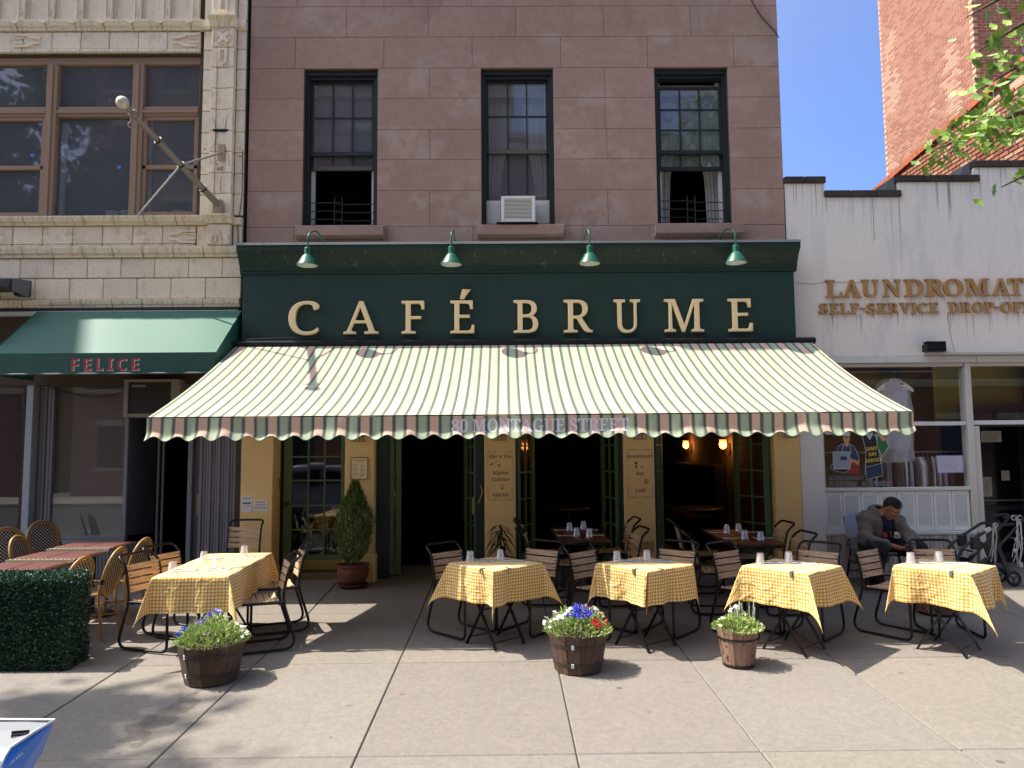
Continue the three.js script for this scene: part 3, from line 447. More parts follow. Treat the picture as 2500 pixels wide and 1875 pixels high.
// ---------- painted lettering, notices, lanterns on the pillars ----------
{
  const scroll = (g, W, H) => { // ornamental border
    g.strokeStyle = '#6b4a2a'; g.fillStyle = '#6b4a2a'; g.lineWidth = 3;
    const curl = (x, y, sx, sy) => { g.save(); g.translate(x, y); g.scale(sx, sy); for (let k = 0; k < 4; k++) { g.beginPath(); g.arc(14 + k * 26, 0, 9, Math.PI, Math.PI * 2.4); g.stroke(); g.beginPath(); g.arc(4, 22 + k * 34, 8, -1.5, 2.6); g.stroke(); g.beginPath(); g.ellipse(22 + k * 26, -4, 7, 3, 0.5, 0, 6.3); g.fill(); g.beginPath(); g.ellipse(-2, 34 + k * 34, 3, 8, 0.3, 0, 6.3); g.fill(); } g.restore(); };
    curl(14, 16, 1, 1); curl(W - 14, 16, -1, 1); curl(14, H - 16, 1, -1); curl(W - 14, H - 16, -1, -1);
    g.lineWidth = 1.5; g.strokeRect(14, 160, 0.01, H - 320); g.strokeRect(W - 14, 160, 0.01, H - 320); g.strokeRect(120, 16, W - 240, 0.01); g.strokeRect(120, H - 16, W - 240, 0.01);
  };
  const base = (g, W, H) => { g.fillStyle = '#e2c084'; g.fillRect(0, 0, W, H); };
  const words = (g, rows) => { g.fillStyle = '#38200f'; g.textAlign = 'center'; for (const [s, y, px] of rows) { g.save(); g.translate(W0 / 2, y); g.transform(1, 0, -0.14, 1, 0, 0); g.font = 'bold ' + px + 'px serif'; g.fillText(s, 0, 0); g.restore(); } };
  const W0 = 352, H0 = 640;
  const pa = canvasTex(W0, H0, (g, W, H) => { base(g, W, H); scroll(g, W, H); words(g, [['Bar à Vin', 92, 62], ['Alpine', 300, 62], ['Cuisine', 384, 62], ['Spirits', 580, 62]]); g.strokeStyle = '#4a2c18'; g.lineWidth = 5; g.beginPath(); g.moveTo(46, 174); g.lineTo(150, 126); g.stroke(); g.beginPath(); g.moveTo(36, 180); g.lineTo(66, 150); g.lineTo(72, 176); g.fill(); g.beginPath(); g.arc(164, 186, 16, 0, 6.3); g.stroke(); g.beginPath(); g.arc(164, 186, 6, 0, 6.3); g.stroke(); g.beginPath(); g.ellipse(200, 462, 22, 32, 0, 0, 6.3); g.stroke(); g.beginPath(); g.arc(200, 470, 10, 0, 6.3); g.stroke(); });
  const pb = canvasTex(W0, H0, (g, W, H) => { base(g, W, H); scroll(g, W, H); words(g, [['Restaurant', 118, 58], ['Bar', 340, 60], ['Café', 556, 62]]); g.fillStyle = '#5a3020'; g.beginPath(); g.moveTo(106, 172); g.lineTo(150, 172); g.lineTo(132, 212); g.lineTo(150, 246); g.lineTo(112, 246); g.lineTo(124, 212); g.fill(); g.strokeStyle = '#4a2c18'; g.lineWidth = 5; g.beginPath(); g.moveTo(206, 216); g.lineTo(206, 256); g.moveTo(188, 236); g.lineTo(226, 236); g.stroke(); g.strokeStyle = '#7a6030'; g.beginPath(); g.arc(258, 424, 30, 0, 6.3); g.stroke(); for (let k = 0; k < 6; k++) { g.beginPath(); g.arc(258 + 15 * Math.cos(k), 424 + 15 * Math.sin(k), 8, 0, 6.3); g.stroke(); } });
  const sg = (name, label, t, x0, x1, y0, y1, th, z = ZB, side) => { const o = thing(name, label, 'sign', [(x0 + x1) / 2, y0, z]); const hw = (x1 - x0) / 2, h = y1 - y0; part(o, 'panel', cb(-hw, hw, 0, h, 0.0005, th, 0.001), side || M.tan); part(o, 'print', new THREE.PlaneGeometry(hw * 2 - 0.002, h - 0.002), std({ map: t, roughness: 0.75 }), [0, h / 2, th + 0.0012]); return o; };
  sg('painted_sign', 'scrolled tan lettering panel reading Bar à Vin, Alpine Cuisine, Spirits', pa, -0.245, 0.098, 1.1, 1.725, 0.002);
  sg('painted_sign', 'scrolled tan lettering panel reading Restaurant, Bar, Café', pb, 1.505, 1.85, 1.115, 1.74, 0.002);
  const mt = canvasTex(256, 330, (g, W, H) => { g.fillStyle = '#e6d2a6'; g.fillRect(0, 0, W, H); g.strokeStyle = '#7c6a45'; g.lineWidth = 4; g.strokeRect(8, 8, W - 16, H - 16); g.fillStyle = '#3c2c1c'; g.font = 'italic 44px serif'; g.textAlign = 'center'; g.fillText('Lunch', W / 2, 60); g.beginPath(); g.arc(54, 46, 8, 0, 7); g.arc(202, 46, 8, 0, 7); g.fill(); g.fillStyle = '#8d7a56'; for (let c = 0; c < 2; c++) for (let i = 0; i < 16; i++) { if ((i * 7 + c * 3) % 5 === 0) continue; g.fillRect(34 + c * 105, 88 + i * 13, 40 + (i * 37 + c * 11) % 46, 4); } });
  const menu = sg('menu_frame', 'framed lunch menu on the pillar above the potted cypress', mt, -1.942, -1.727, 1.384, 1.66, 0.012, ZB, std({ color: '#b59d68', roughness: 0.5 }));
  part(menu, 'frame', [bx(-0.108, -0.098, 0, 0.276, 0.012, 0.018), bx(0.098, 0.108, 0, 0.276, 0.012, 0.018), bx(-0.098, 0.098, 0, 0.01, 0.012, 0.018), bx(-0.098, 0.098, 0.266, 0.276, 0.012, 0.018)], std({ color: '#8a7748', roughness: 0.45 }));
  const na = canvasTex(220, 310, (g, W, H) => { g.fillStyle = '#d9d7d0'; g.fillRect(0, 0, W, H); g.fillStyle = '#3a3a40'; for (let i = 0; i < 3; i++) g.fillRect(22, 34 + i * 14, 176 - i * 10, 5); g.fillRect(24, 126, 130, 26); g.beginPath(); g.moveTo(150, 152); g.lineTo(172, 96); g.lineTo(196, 152); g.fill(); g.font = '28px sans-serif'; g.fillText('(718) 404-3241', 20, 196); g.fillRect(30, 212, 160, 3); });
  const nb = canvasTex(280, 216, (g, W, H) => { g.fillStyle = '#d9d6cd'; g.fillRect(0, 0, W, H); g.fillStyle = '#4b3a36'; g.font = 'bold 40px sans-serif'; g.textAlign = 'center'; g.fillText('BUILDING', W / 2, 54); g.fillText('PARTIALLY', W / 2, 108); g.font = 'bold 38px sans-serif'; g.fillText('SPRINKLERED', W / 2, 162); g.fillStyle = '#88807a'; g.fillRect(30, 186, 220, 5); });
  const whiteM = std({ color: '#d5d3cc', roughness: 0.5 });
  sg('notice_plate', 'small white notice with a black logo and phone number on the tan pillar', na, -3.302, -3.162, 0.993, 1.193, 0.003, ZB, whiteM);
  sg('notice_plate', 'white notice reading building partially sprinklered on the tan pillar', nb, -3.153, -2.973, 1.001, 1.14, 0.003, ZB, whiteM);
  const nc = canvasTex(220, 160, (g, W, H) => { g.fillStyle = '#b09669'; g.fillRect(0, 0, W, H); g.strokeStyle = '#8b7350'; g.lineWidth = 3; g.strokeRect(4, 4, W - 8, H - 8); g.fillStyle = '#7a5a40'; g.font = '30px sans-serif'; g.textAlign = 'center'; g.fillText('SIAMESE', W / 2, 44); g.fillText('FEET', W / 2, 92); g.font = '22px sans-serif'; g.fillRect(40, 116, 140, 6); });
  sg('notice_plate', 'faded tan plaque low on the pillar beneath the word Café', nc, 1.66, 1.835, 0.46, 0.59, 0.004, ZB, M.tan);
  [[-1.847, 'above the lunch menu'], [-0.076, 'above the words Bar à Vin'], [1.673, 'above the word Restaurant'], [3.56, 'on the end pillar by the white wall']].forEach(([x, l]) => {
    const o = thing('wall_lantern', 'black wire cage lantern ' + l, 'lantern', [x, 1.86, ZB], 0, 'wire cage lanterns on the tan pillars');
    const b = []; for (const y of [0.0, 0.06, 0.13, 0.2]) b.push(pipe([[-0.075, y, 0.002], [-0.075, y, 0.09], [0.075, y, 0.09], [0.075, y, 0.002]], 0.004, 0.02, 5)); for (const xx of [-0.075, -0.025, 0.025, 0.075]) b.push(pipe([[xx, 0.2, 0.09], [xx, 0, 0.09], [xx, 0, 0.004]], 0.004, 0.01, 5));
    part(o, 'cage', b, M.black); part(o, 'lamp_glass', T(cyl(0.04, 0.04, 0.16, 14), 0, 0.1, 0.045), std({ color: '#b8ad95', roughness: 0.4 }));
  });
}
// ---------- terracotta building ----------
const terraT = tex(512, 512, (u, v, i, j) => { const k = (fbm(u, v, 90, 2, 501) - 0.5) * 34 + (fbm(u, v, 5, 4, 503) - 0.5) * 18, s = smooth(0.6, 0.8, fbm(u, v * 0.4, 12, 3, 507)); return mix([230 + k, 215 + k, 187 + k * 0.9], [176, 158, 122], s * 0.4); }, { size: 0.9 });
const ledgeT = tex(512, 512, (u, v, i, j) => { const k = (fbm(u, v, 60, 2, 511) - 0.5) * 26, s = smooth(0.5, 0.75, fbm(u, v * 0.2, 40, 3, 513)); return mix([230 + k, 217 + k, 186 + k], [168, 150, 116], s * 0.38); }, { size: 0.9 });
const terra = [1, 0.95, 1.03].map((s) => std({ map: terraT, color: lin(s, s * 0.99, s * 0.97), roughness: 0.62, bumpMap: grainT, bumpScale: 0.0012 }));
const ledgeM = std({ map: ledgeT, roughness: 0.5, bumpMap: grainT, bumpScale: 0.001 });
const jointM = std({ color: '#4c4234', roughness: 1 });
const tb = thing('terracotta_building', 'cream terracotta building with arrow ornaments and brown shop windows upstairs', 'building');
{
  let q = 0; const X0 = -9.4;
  // backing wall with the window opening left clear
  part(tb, 'wall', [bx(X0, -3.345, 6.9, 9.2, -11, ZT - 0.03), bx(X0, -3.345, 2.6, 4.745, -11, ZT - 0.03), bx(-3.95, -3.345, 4.745, 6.9, -11, ZT - 0.03), bx(X0, -8.6, 4.745, 6.9, -11, ZT - 0.03), bx(-3.42, -3.345, 0.05, 2.6, -11, ZT - 0.08)], jointM);
  const blk = (x0, x1, y0, y1, zf = ZT, m, ch = 0.008, nm = 'terracotta_block') => part(tb, nm, cb(x0 + 0.003, x1 - 0.003, y0 + 0.003, y1 - 0.003, ZT - 0.06, zf + (hsh(q, 1, 2) - 0.5) * 0.003, ch), m || terra[(q++ * 5) % 3]);
  const seq = (from, to, step, list) => { const o = [...list]; let x = list[0]; while (x - step > from) { x -= step; o.unshift(x); } o.unshift(from); if (to != null && o[o.length - 1] < to - 0.01) o.push(to); return o; };
  const run = (xs, y0, y1, zf, m, ch) => { for (let i = 0; i < xs.length - 1; i++) blk(xs[i], xs[i + 1], y0, y1, zf, m, ch); };
  const ledge = (xs, y0, y1, out) => { for (let i = 0; i < xs.length - 1; i++) { const h = y1 - y0; part(tb, 'ledge_block', along([[ZT - 0.05, y0], [ZT + out * 0.35, y0], [ZT + out * 0.4, y0 + h * 0.3], [ZT + out * 0.75, y0 + h * 0.36], [ZT + out, y0 + h * 0.8], [ZT + out, y1 - 0.006], [ZT - 0.05, y1]], xs[i] + 0.006, xs[i + 1] - 0.006), ledgeM); } };
  // parapet panels with bracket strips
  const B = []; for (let x = -3.905; x > X0; x -= 0.376) B.push(x);
  for (let i = 0; i < B.length - 1; i++) {
    const b = B[i], a = B[i + 1] + 0.0;
    part(tb, 'bracket', [cb(b - 0.155, b - 0.052, 7.36, 7.78, ZT - 0.02, ZT + 0.02, 0.005), cb(b - 0.148, b - 0.132, 7.37, 7.76, ZT + 0.0205, ZT + 0.03, 0.003), cb(b - 0.075, b - 0.059, 7.37, 7.76, ZT + 0.0205, ZT + 0.03, 0.003), ext([[b - 0.128, 7.375], [b - 0.079, 7.375], [b - 0.1035, 7.41]], 0.012).translate(0, 0, ZT + 0.018), ext([[b - 0.128, 7.7], [b - 0.1035, 7.66], [b - 0.079, 7.7], [b - 0.079, 7.72], [b - 0.1035, 7.68], [b - 0.128, 7.72]], 0.012).translate(0, 0, ZT + 0.018), ext([[b - 0.121, 7.42], [b - 0.1035, 7.52], [b - 0.086, 7.42], [b - 0.093, 7.42], [b - 0.1035, 7.49], [b - 0.114, 7.42]], 0.01).translate(0, 0, ZT + 0.018)], terra[1]);
    blk(a - 0.05, b - 0.157, 7.36, 7.78, ZT - 0.02);
    part(tb, 'panel_moulding', [cb(a - 0.048, a - 0.03, 7.37, 7.74, ZT - 0.02, ZT - 0.002, 0.004), cb(a - 0.03, b - 0.16, 7.735, 7.755, ZT - 0.02, ZT + 0.01, 0.004)], terra[0]);
  }
  run(seq(X0, -3.9, 0.376, [-6.31, -5.93, -5.55, -5.18, -4.8, -4.42, -4.04]), 7.78, 9.2, ZT);
  ledge(seq(X0, -3.9, 0.376, [-6.31, -5.93, -5.555, -5.18, -4.805, -4.43, -4.06]), 7.222, 7.35, 0.07);
  for (const b of B.slice(1)) part(tb, 'ledge_tab', ext([[b + 0.16, 7.325], [b + 0.26, 7.325], [b + 0.255, 7.305], [b + 0.21, 7.285], [b + 0.165, 7.305]], 0.012).translate(0, 0, ZT + 0.064), terra[2]);
  const fx = seq(X0, -3.942, 0.376, [-6.246, -5.87, -5.494, -5.127, -4.75, -4.373]);
  run(fx, 6.975, 7.215, ZT); for (let i = 0; i < fx.length - 1; i++) part(tb, 'frieze_moulding', along([[ZT - 0.05, 6.93], [ZT + 0.015, 6.93], [ZT + 0.02, 6.955], [ZT + 0.004, 6.974], [ZT - 0.05, 6.974]], fx[i] + 0.004, fx[i + 1] - 0.004), ledgeM);
  // arrow leaf ornament at the end of each frieze
  const orn = (x, y, s, m = terra[2]) => { for (const k of [-1, 1]) part(tb, 'arrow_ornament', [ext([[x, y + k * 0.02], [x + 0.1 * s, y + k * 0.025], [x + 0.17 * s, y + k * 0.06], [x + 0.32 * s, y + k * 0.062], [x + 0.32 * s, y + k * 0.085], [x + 0.15 * s, y + k * 0.085], [x + 0.08 * s, y + k * 0.05], [x, y + k * 0.045]], 0.016, 0.003), ext([[x + 0.2 * s, y + k * 0.03], [x + 0.33 * s, y + k * 0.018], [x + 0.33 * s, y + k * 0.035], [x + 0.22 * s, y + k * 0.046]], 0.012, 0.002)].map((g) => g.translate(0, 0, ZT + 0.001)), m); };
  orn(-4.3, 7.09, 1); orn(-6.02, 7.09, -1); orn(-4.26, 4.48, 1); 
  // pier
  const pj = [4.745, 5.023, 5.293, 5.57, 5.846, 6.132, 6.411, 6.69, 6.958, 7.222];
  for (let i = 0; i < pj.length - 1; i++) {
    blk(-3.9, -3.773, pj[i], pj[i + 1]); blk(-3.466, -3.345, pj[i] + 0.01, pj[i + 1] + 0.01);
    part(tb, 'pier_block', [cb(-3.768, -3.692, pj[i] + 0.004, pj[i + 1] - 0.004, ZT - 0.05, ZT + 0.075, 0.006), cb(-3.552, -3.472, pj[i] + 0.004, pj[i + 1] - 0.004, ZT - 0.05, ZT + 0.075, 0.006), cb(-3.69, -3.554, pj[i] + 0.004, pj[i + 1] - 0.004, ZT - 0.05, i > 6 ? ZT + 0.072 : ZT + 0.062, 0.004)], terra[i % 3]);
  }
  for (const [a, b] of [[-3.9, -3.773], [-3.466, -3.345]]) { blk(a, b, 7.37, 7.78); blk(a, b, 7.78, 8.2); blk(a, b, 8.2, 9.2); }
  part(tb, 'pier_block', [cb(-3.768, -3.472, 7.37, 7.9, ZT - 0.05, ZT + 0.075, 0.006)], terra[1]); part(tb, 'pier_block', [cb(-3.768, -3.472, 7.905, 9.2, ZT - 0.05, ZT + 0.075, 0.006)], terra[2]);
  part(tb, 'pier_capital', along([[ZT - 0.05, 7.23], [ZT + 0.08, 7.23], [ZT + 0.1, 7.27], [ZT + 0.105, 7.3], [ZT + 0.15, 7.345], [ZT + 0.15, 7.365], [ZT - 0.05, 7.368]], -3.8, -3.44), ledgeM);
  part(tb, 'pier_band', [along([[ZT - 0.05, 7.225], [ZT + 0.03, 7.225], [ZT + 0.05, 7.26], [ZT + 0.05, 7.345], [ZT - 0.05, 7.35]], -3.93, -3.802), along([[ZT - 0.05, 7.225], [ZT + 0.03, 7.225], [ZT + 0.05, 7.26], [ZT + 0.05, 7.345], [ZT - 0.05, 7.35]], -3.438, -3.345)], ledgeM);
  const cx = -3.62, z1 = ZT + 0.073, cross = (a) => { const w = 0.026, l = 0.088; const g = ext([[-l, -w], [-w, -w], [-w, -l], [w, -l], [w, -w], [l, -w], [l, w], [w, w], [w, l], [-w, l], [-w, w], [-l, w]], 0.014, 0.003); return g.rotateZ(a); };
  part(tb, 'cross_ornament', cross(Math.PI / 4).translate(cx, 7.09, z1), terra[2]);
  for (let k = 0; k < 4; k++) part(tb, 'chevron', ext([[-0.04, 0.105], [0, 0.06], [0.04, 0.105], [0.018, 0.105], [0, 0.084], [-0.018, 0.105]], 0.012, 0.002).rotateZ(k * Math.PI / 2).translate(cx, 7.09, z1), terra[1]);
  part(tb, 'ornament_frame', [bx(cx - 0.13, cx + 0.13, 7.205, 7.214, z1 - 0.01, z1 + 0.012), bx(cx - 0.13, cx + 0.13, 6.968, 6.977, z1 - 0.01, z1 + 0.012), bx(cx - 0.13, cx - 0.121, 6.977, 7.205, z1 - 0.01, z1 + 0.012), bx(cx + 0.121, cx + 0.13, 6.977, 7.205, z1 - 0.01, z1 + 0.012)], terra[0]);
  const arrow = (y, s) => { const o = [[-0.055, -0.1 * s], [-0.055, 0.08 * s], [0, 0.13 * s], [0.055, 0.08 * s], [0.055, -0.1 * s]]; const sh = shapeOf(s > 0 ? o.slice().reverse() : o); const h = new THREE.Path([[-0.028, -0.075 * s], [0.028, -0.075 * s], [0.028, 0.07 * s], [0, 0.095 * s], [-0.028, 0.07 * s]].map(([a, b]) => new THREE.Vector2(a, b))); sh.holes.push(h); part(tb, 'arrow_ornament', ext(sh, 0.016, 0.003).translate(cx, y, z1), terra[2]); for (let k = 0; k < 5; k++) part(tb, 'chevron', ext([[-0.027, 0], [0, 0.02 * s], [0.027, 0], [0.027, -0.014 * s], [0, 0.006 * s], [-0.027, -0.014 * s]], 0.012).translate(cx, y + s * (-0.055 + k * 0.028), z1 - 0.002), terra[1]); };
  arrow(6.84, -1); arrow(7.54, 1);
  part(tb, 'broken_edge', [bx(-3.72, -3.53, 5.83, 5.862, z1 - 0.012, z1 + 0.004)], M.dark);
  const rv = rng(77); const holes = []; for (const [hx, hy] of [[-3.66, 5.4], [-3.64, 5.35], [-3.61, 5.35], [-3.59, 5.36], [-3.62, 5.33], [-3.65, 5.33], [-3.59, 5.33], [-3.85, 5.63], [-3.85, 5.51], [-3.83, 5.51], [-3.4, 5.63], [-3.4, 5.53], [-3.38, 5.53]]) holes.push(T(cyl(0.008, 0.008, 0.006, 8).rotateX(Math.PI / 2), hx, hy, (hx > -3.77 && hx < -3.47 ? z1 : ZT) + 0.001)); part(tb, 'bolt_hole', holes, M.dark);
  for (const pts of [[[-3.74, 6.03], [-3.7, 5.95], [-3.69, 5.87]], [[-3.53, 6.06], [-3.56, 5.95], [-3.56, 5.87]], [[-3.68, 5.82], [-3.68, 5.74], [-3.7, 5.65], [-3.74, 5.6]], [[-3.55, 5.58], [-3.52, 5.53], [-3.5, 5.45], [-3.5, 5.36]], [[-3.6, 5.25], [-3.61, 5.13], [-3.6, 5.03]]]) part(tb, 'crack', sweep(pts.map(([a, b]) => V(a, b, z1 + 0.001)), 0.003, 4), M.dark);
  // ledges, frieze and ashlar over the shop
  ledge(seq(X0, -3.8, 0.38, [-6.088, -5.712, -5.327, -4.95, -4.564, -4.168]), 4.629, 4.74, 0.09); part(tb, 'ledge_block', along([[ZT - 0.05, 4.629], [ZT + 0.09, 4.629], [ZT + 0.12, 4.68], [ZT + 0.16, 4.71], [ZT + 0.16, 4.735], [ZT - 0.05, 4.742]], -3.795, -3.45), ledgeM); part(tb, 'ledge_block', along([[ZT - 0.05, 4.629], [ZT + 0.03, 4.629], [ZT + 0.06, 4.71], [ZT - 0.05, 4.735]], -3.445, -3.345), terra[0]);
  run(seq(X0, -3.936, 0.38, [-6.257, -5.881, -5.5, -5.121, -4.74, -4.36]), 4.39, 4.626, ZT); run(seq(X0, -3.936, 0.38, [-6.257, -5.881, -5.5, -5.121, -4.74, -4.36]), 4.352, 4.388, ZT + 0.012, ledgeM, 0.01);
  blk(-3.93, -3.775, 4.352, 4.626); blk(-3.77, -3.475, 4.352, 4.626, ZT + 0.07); blk(-3.465, -3.345, 4.352, 4.626);
  for (const s of [-1, 0, 1]) { const ox = -3.622 + s * 0.1; part(tb, 'leaf_ornament', s ? [ext([[ox - 0.035, 4.36], [ox + 0.035, 4.36], [ox + 0.03, 4.48], [ox - 0.03, 4.5]], 0.01, 0.004).translate(0, 0, z1)] : [ext([[ox - 0.06, 4.36], [ox - 0.04, 4.36], [ox - 0.01, 4.46], [ox, 4.5], [ox + 0.01, 4.46], [ox + 0.04, 4.36], [ox + 0.06, 4.36], [ox + 0.02, 4.5], [ox, 4.54], [ox - 0.02, 4.5]], 0.01, 0.003).translate(0, 0, z1)], terra[1]); }
  ledge(seq(X0, -3.345, 0.377, [-6.1, -5.72, -5.34, -4.96, -4.58, -4.195, -3.815]), 4.212, 4.348, 0.07);
  run(seq(X0, -3.345, 0.427, [-6.144, -5.724, -5.297, -4.872, -4.445, -4.016, -3.588]), 3.95, 4.208, ZT); run(seq(X0, -3.345, 0.43, [-5.946, -5.511, -5.087, -4.661, -4.231, -3.797]), 3.676, 3.945, ZT);
  ledge(seq(X0, -3.345, 0.377, [-6.08, -5.71, -5.33, -4.95, -4.57, -4.19, -3.81]), 3.57, 3.672, 0.05);
  part(tb, 'tar_flashing', [cb(X0, -3.35, 3.525, 3.568, ZT - 0.03, ZT + 0.03, 0.008)], std({ color: '#34302e', roughness: 0.9, bumpMap: grainT, bumpScale: 0.01 }));
  part(tb, 'trim_board', cb(X0, -3.36, 3.47, 3.522, ZT - 0.03, ZT + 0.045, 0.005), M.white);
  part(tb, 'conduit', pipe([[-3.36, 5.6, ZT + 0.01], [-3.355, 5.0, ZT + 0.01], [-3.4, 4.6, ZT + 0.012], [-3.385, 4.36, ZT + 0.012]], 0.005, 0.05, 5), M.black);
  // upstairs shop windows
  const brown = std({ color: '#94785f', roughness: 0.7, bumpMap: grainT, bumpScale: 0.002 }), zf = ZT - 0.06;
  const win = sub(tb, 'window_band');
  part(win, 'frame', [cb(-8.6, -3.913, 6.8, 6.9, zf - 0.1, zf, 0.006), cb(-8.6, -3.913, 4.745, 4.775, zf - 0.1, zf, 0.006), cb(-3.968, -3.914, 4.775, 6.8, zf - 0.1, zf, 0.006)], brown);
  const cols = [[-8.58, -8.5], [-7.2, -7.06], [-5.944, -5.8], [-4.827, -4.683]];
  for (const [a, b] of cols) part(win, 'mullion', [cb(a, b, 4.775, 6.8, zf - 0.09, zf + 0.02, 0.008), cb((a + b) / 2 - 0.02, (a + b) / 2 + 0.02, 4.775, 6.8, zf + 0.0205, zf + 0.035, 0.006)], brown);
  const sp = [[-8.5, -7.2], [-7.06, -5.944], [-5.8, -4.827], [-4.683, -3.968]];
  sp.forEach(([a, b], k) => {
    part(win, 'transom', [cb(a, b, 6.095, 6.23, zf - 0.08, zf + 0.004, 0.01), cb(a, b, 6.135, 6.175, zf + 0.0045, zf + 0.02, 0.005)], brown);
    part(win, 'pane', new THREE.PlaneGeometry(b - a, 0.57), M.oldGlass, [(a + b) / 2, 6.515, zf - 0.05], [0.002, 0.003 * (k - 1), 0]);
    if (k === 2) part(win, 'pane', new THREE.PlaneGeometry(b - a, 1.32), M.oldGlass, [(a + b) / 2, 5.435, zf - 0.05], [0.001, -0.002, 0]);
    else { part(win, 'sash', [cb(a, b, 5.395, 5.45, zf - 0.07, zf - 0.01, 0.005), cb(a, a + 0.05, 4.775, 6.095, zf - 0.07, zf - 0.01, 0.005), cb(b - 0.05, b, 4.775, 6.095, zf - 0.07, zf - 0.01, 0.005), cb(a + 0.0505, b - 0.0505, 4.775, 4.83, zf - 0.07, zf - 0.01, 0.005), cb(a + 0.0505, b - 0.0505, 6.05, 6.095, zf - 0.07, zf - 0.01, 0.005)], brown); part(win, 'pane', new THREE.PlaneGeometry(b - a - 0.1, 0.6), M.oldGlass, [(a + b) / 2, 5.75, zf - 0.04], [0.003, 0.002, 0]); part(win, 'pane', new THREE.PlaneGeometry(b - a - 0.1, 0.565), M.oldGlass, [(a + b) / 2, 5.112, zf - 0.045], [-0.002, 0.002, 0]); }
    part(win, 'pale_lining', cb(a + 0.003, a + 0.06, 4.78, 6.08, zf - 0.16, zf - 0.11, 0.004), M.white);
  });
  part(win, 'tape_mark', [[-5.0, 5.44], [-4.33, 5.32], [-6.12, 5.6]].map(([x, y]) => bx(x - 0.025, x + 0.025, y - 0.02, y + 0.02, zf - 0.0495 + (x > -4.8 || x < -5.8 ? 0.009 : 0), zf - 0.0485 + (x > -4.8 || x < -5.8 ? 0.009 : 0))), std({ color: '#4b7fd0', roughness: 0.7 }));
  part(tb, 'upstairs_room', [bx(-8.6, -3.95, 4.68, 4.7, -13.5, zf - 0.12), bx(-8.6, -3.95, 7.0, 7.02, -13.5, zf - 0.12), bx(-8.6, -3.95, 4.7, 7.0, -13.52, -13.5), bx(-3.95, -3.93, 4.7, 7, -13.5, zf - 0.12), bx(-8.62, -8.6, 4.7, 7, -13.5, zf - 0.12), bx(-8.2, -4.2, 6.62, 6.7, -12.4, -12.2)], std({ color: '#6a6660', roughness: 1 }));
  // paint tubs on the inner sill
  [[-5.17, 'by the middle mullion'], [-4.97, 'next to the middle mullion'], [-4.3, 'in the narrow pane by the pier']].forEach(([x, l], k) => { const o = thing('paint_bucket', 'pale plastic paint bucket on the upstairs sill ' + ['in the wide pane', 'against the mullion', 'behind the flagpole'][k], 'bucket', [x, 4.7, zf - 0.3], 0, 'paint buckets on the upstairs sill'); part(o, 'tub', lathe([[0, 0], [0.085, 0], [0.1, 0.2], [0.106, 0.2], [0.106, 0.215], [0.098, 0.215], [0.09, 0.02], [0, 0.02]], 20), M.white); part(o, 'rim', T(new THREE.TorusGeometry(0.104, 0.006, 6, 22).rotateX(Math.PI / 2), 0, 0.185, 0), M.white); });
}
// ---------- flagpole on the pier ----------
{
  const f = thing('flagpole', 'bare angled flagpole with ball finial and two stay bars on the terracotta pier', 'flagpole', [-3.62, 4.86, ZT + 0.08]);
  const pm = std({ color: '#8d8474', roughness: 0.5, metalness: 0.35 }), al = std({ color: '#b9b9b6', roughness: 0.35, metalness: 0.8 });
  const tip = V(-0.52, 0.68, 1.42), at = (t) => tip.clone().multiplyScalar(t), base = V(0, 0, 0.05);
  part(f, 'pole', sweep([base, ...[0.2, 0.4, 0.6, 0.8, 0.97].map((t) => base.clone().lerp(tip, t))], (t) => lerp(0.042, 0.03, t), 12), pm);
  part(f, 'finial', [T(new THREE.SphereGeometry(0.07, 20, 16), tip.x, tip.y, tip.z)], std({ color: '#cfc6ae', roughness: 0.35, metalness: 0.3 }));
  const t1 = base.clone().lerp(tip, 0.9);
  part(f, 'pulley', [T(new THREE.SphereGeometry(0.055, 12, 10), t1.x, t1.y, t1.z), T(new THREE.TorusGeometry(0.03, 0.008, 6, 14), t1.x - 0.01, t1.y - 0.13, t1.z + 0.02), rod([t1.x, t1.y, t1.z + 0.03], [t1.x - 0.01, t1.y - 0.1, t1.z + 0.03], 0.008, 6)], pm);
  const c1 = base.clone().lerp(tip, 0.42);
  part(f, 'stay_bar', rod(c1, V(0.02, 0.69, 0.0), 0.013, 8), al); part(f, 'stay_bar', rod(c1, V(-1.0, -0.12, 0.02), 0.013, 8), al);
  for (const t of [0.17, 0.42, 0.66]) { const c = base.clone().lerp(tip, t); part(f, 'clamp', T(new THREE.TorusGeometry(0.046, 0.009, 6, 16).lookAt(tip), c.x, c.y, c.z), M.black); }
  part(f, 'bracket', [cb(-0.06, 0.06, -0.12, 0.06, -0.004, 0.07, 0.01), cb(-0.03, 0.06, 0.58, 0.8, -0.004, 0.008, 0.004)], std({ color: '#a38f77', roughness: 0.8 }));
}
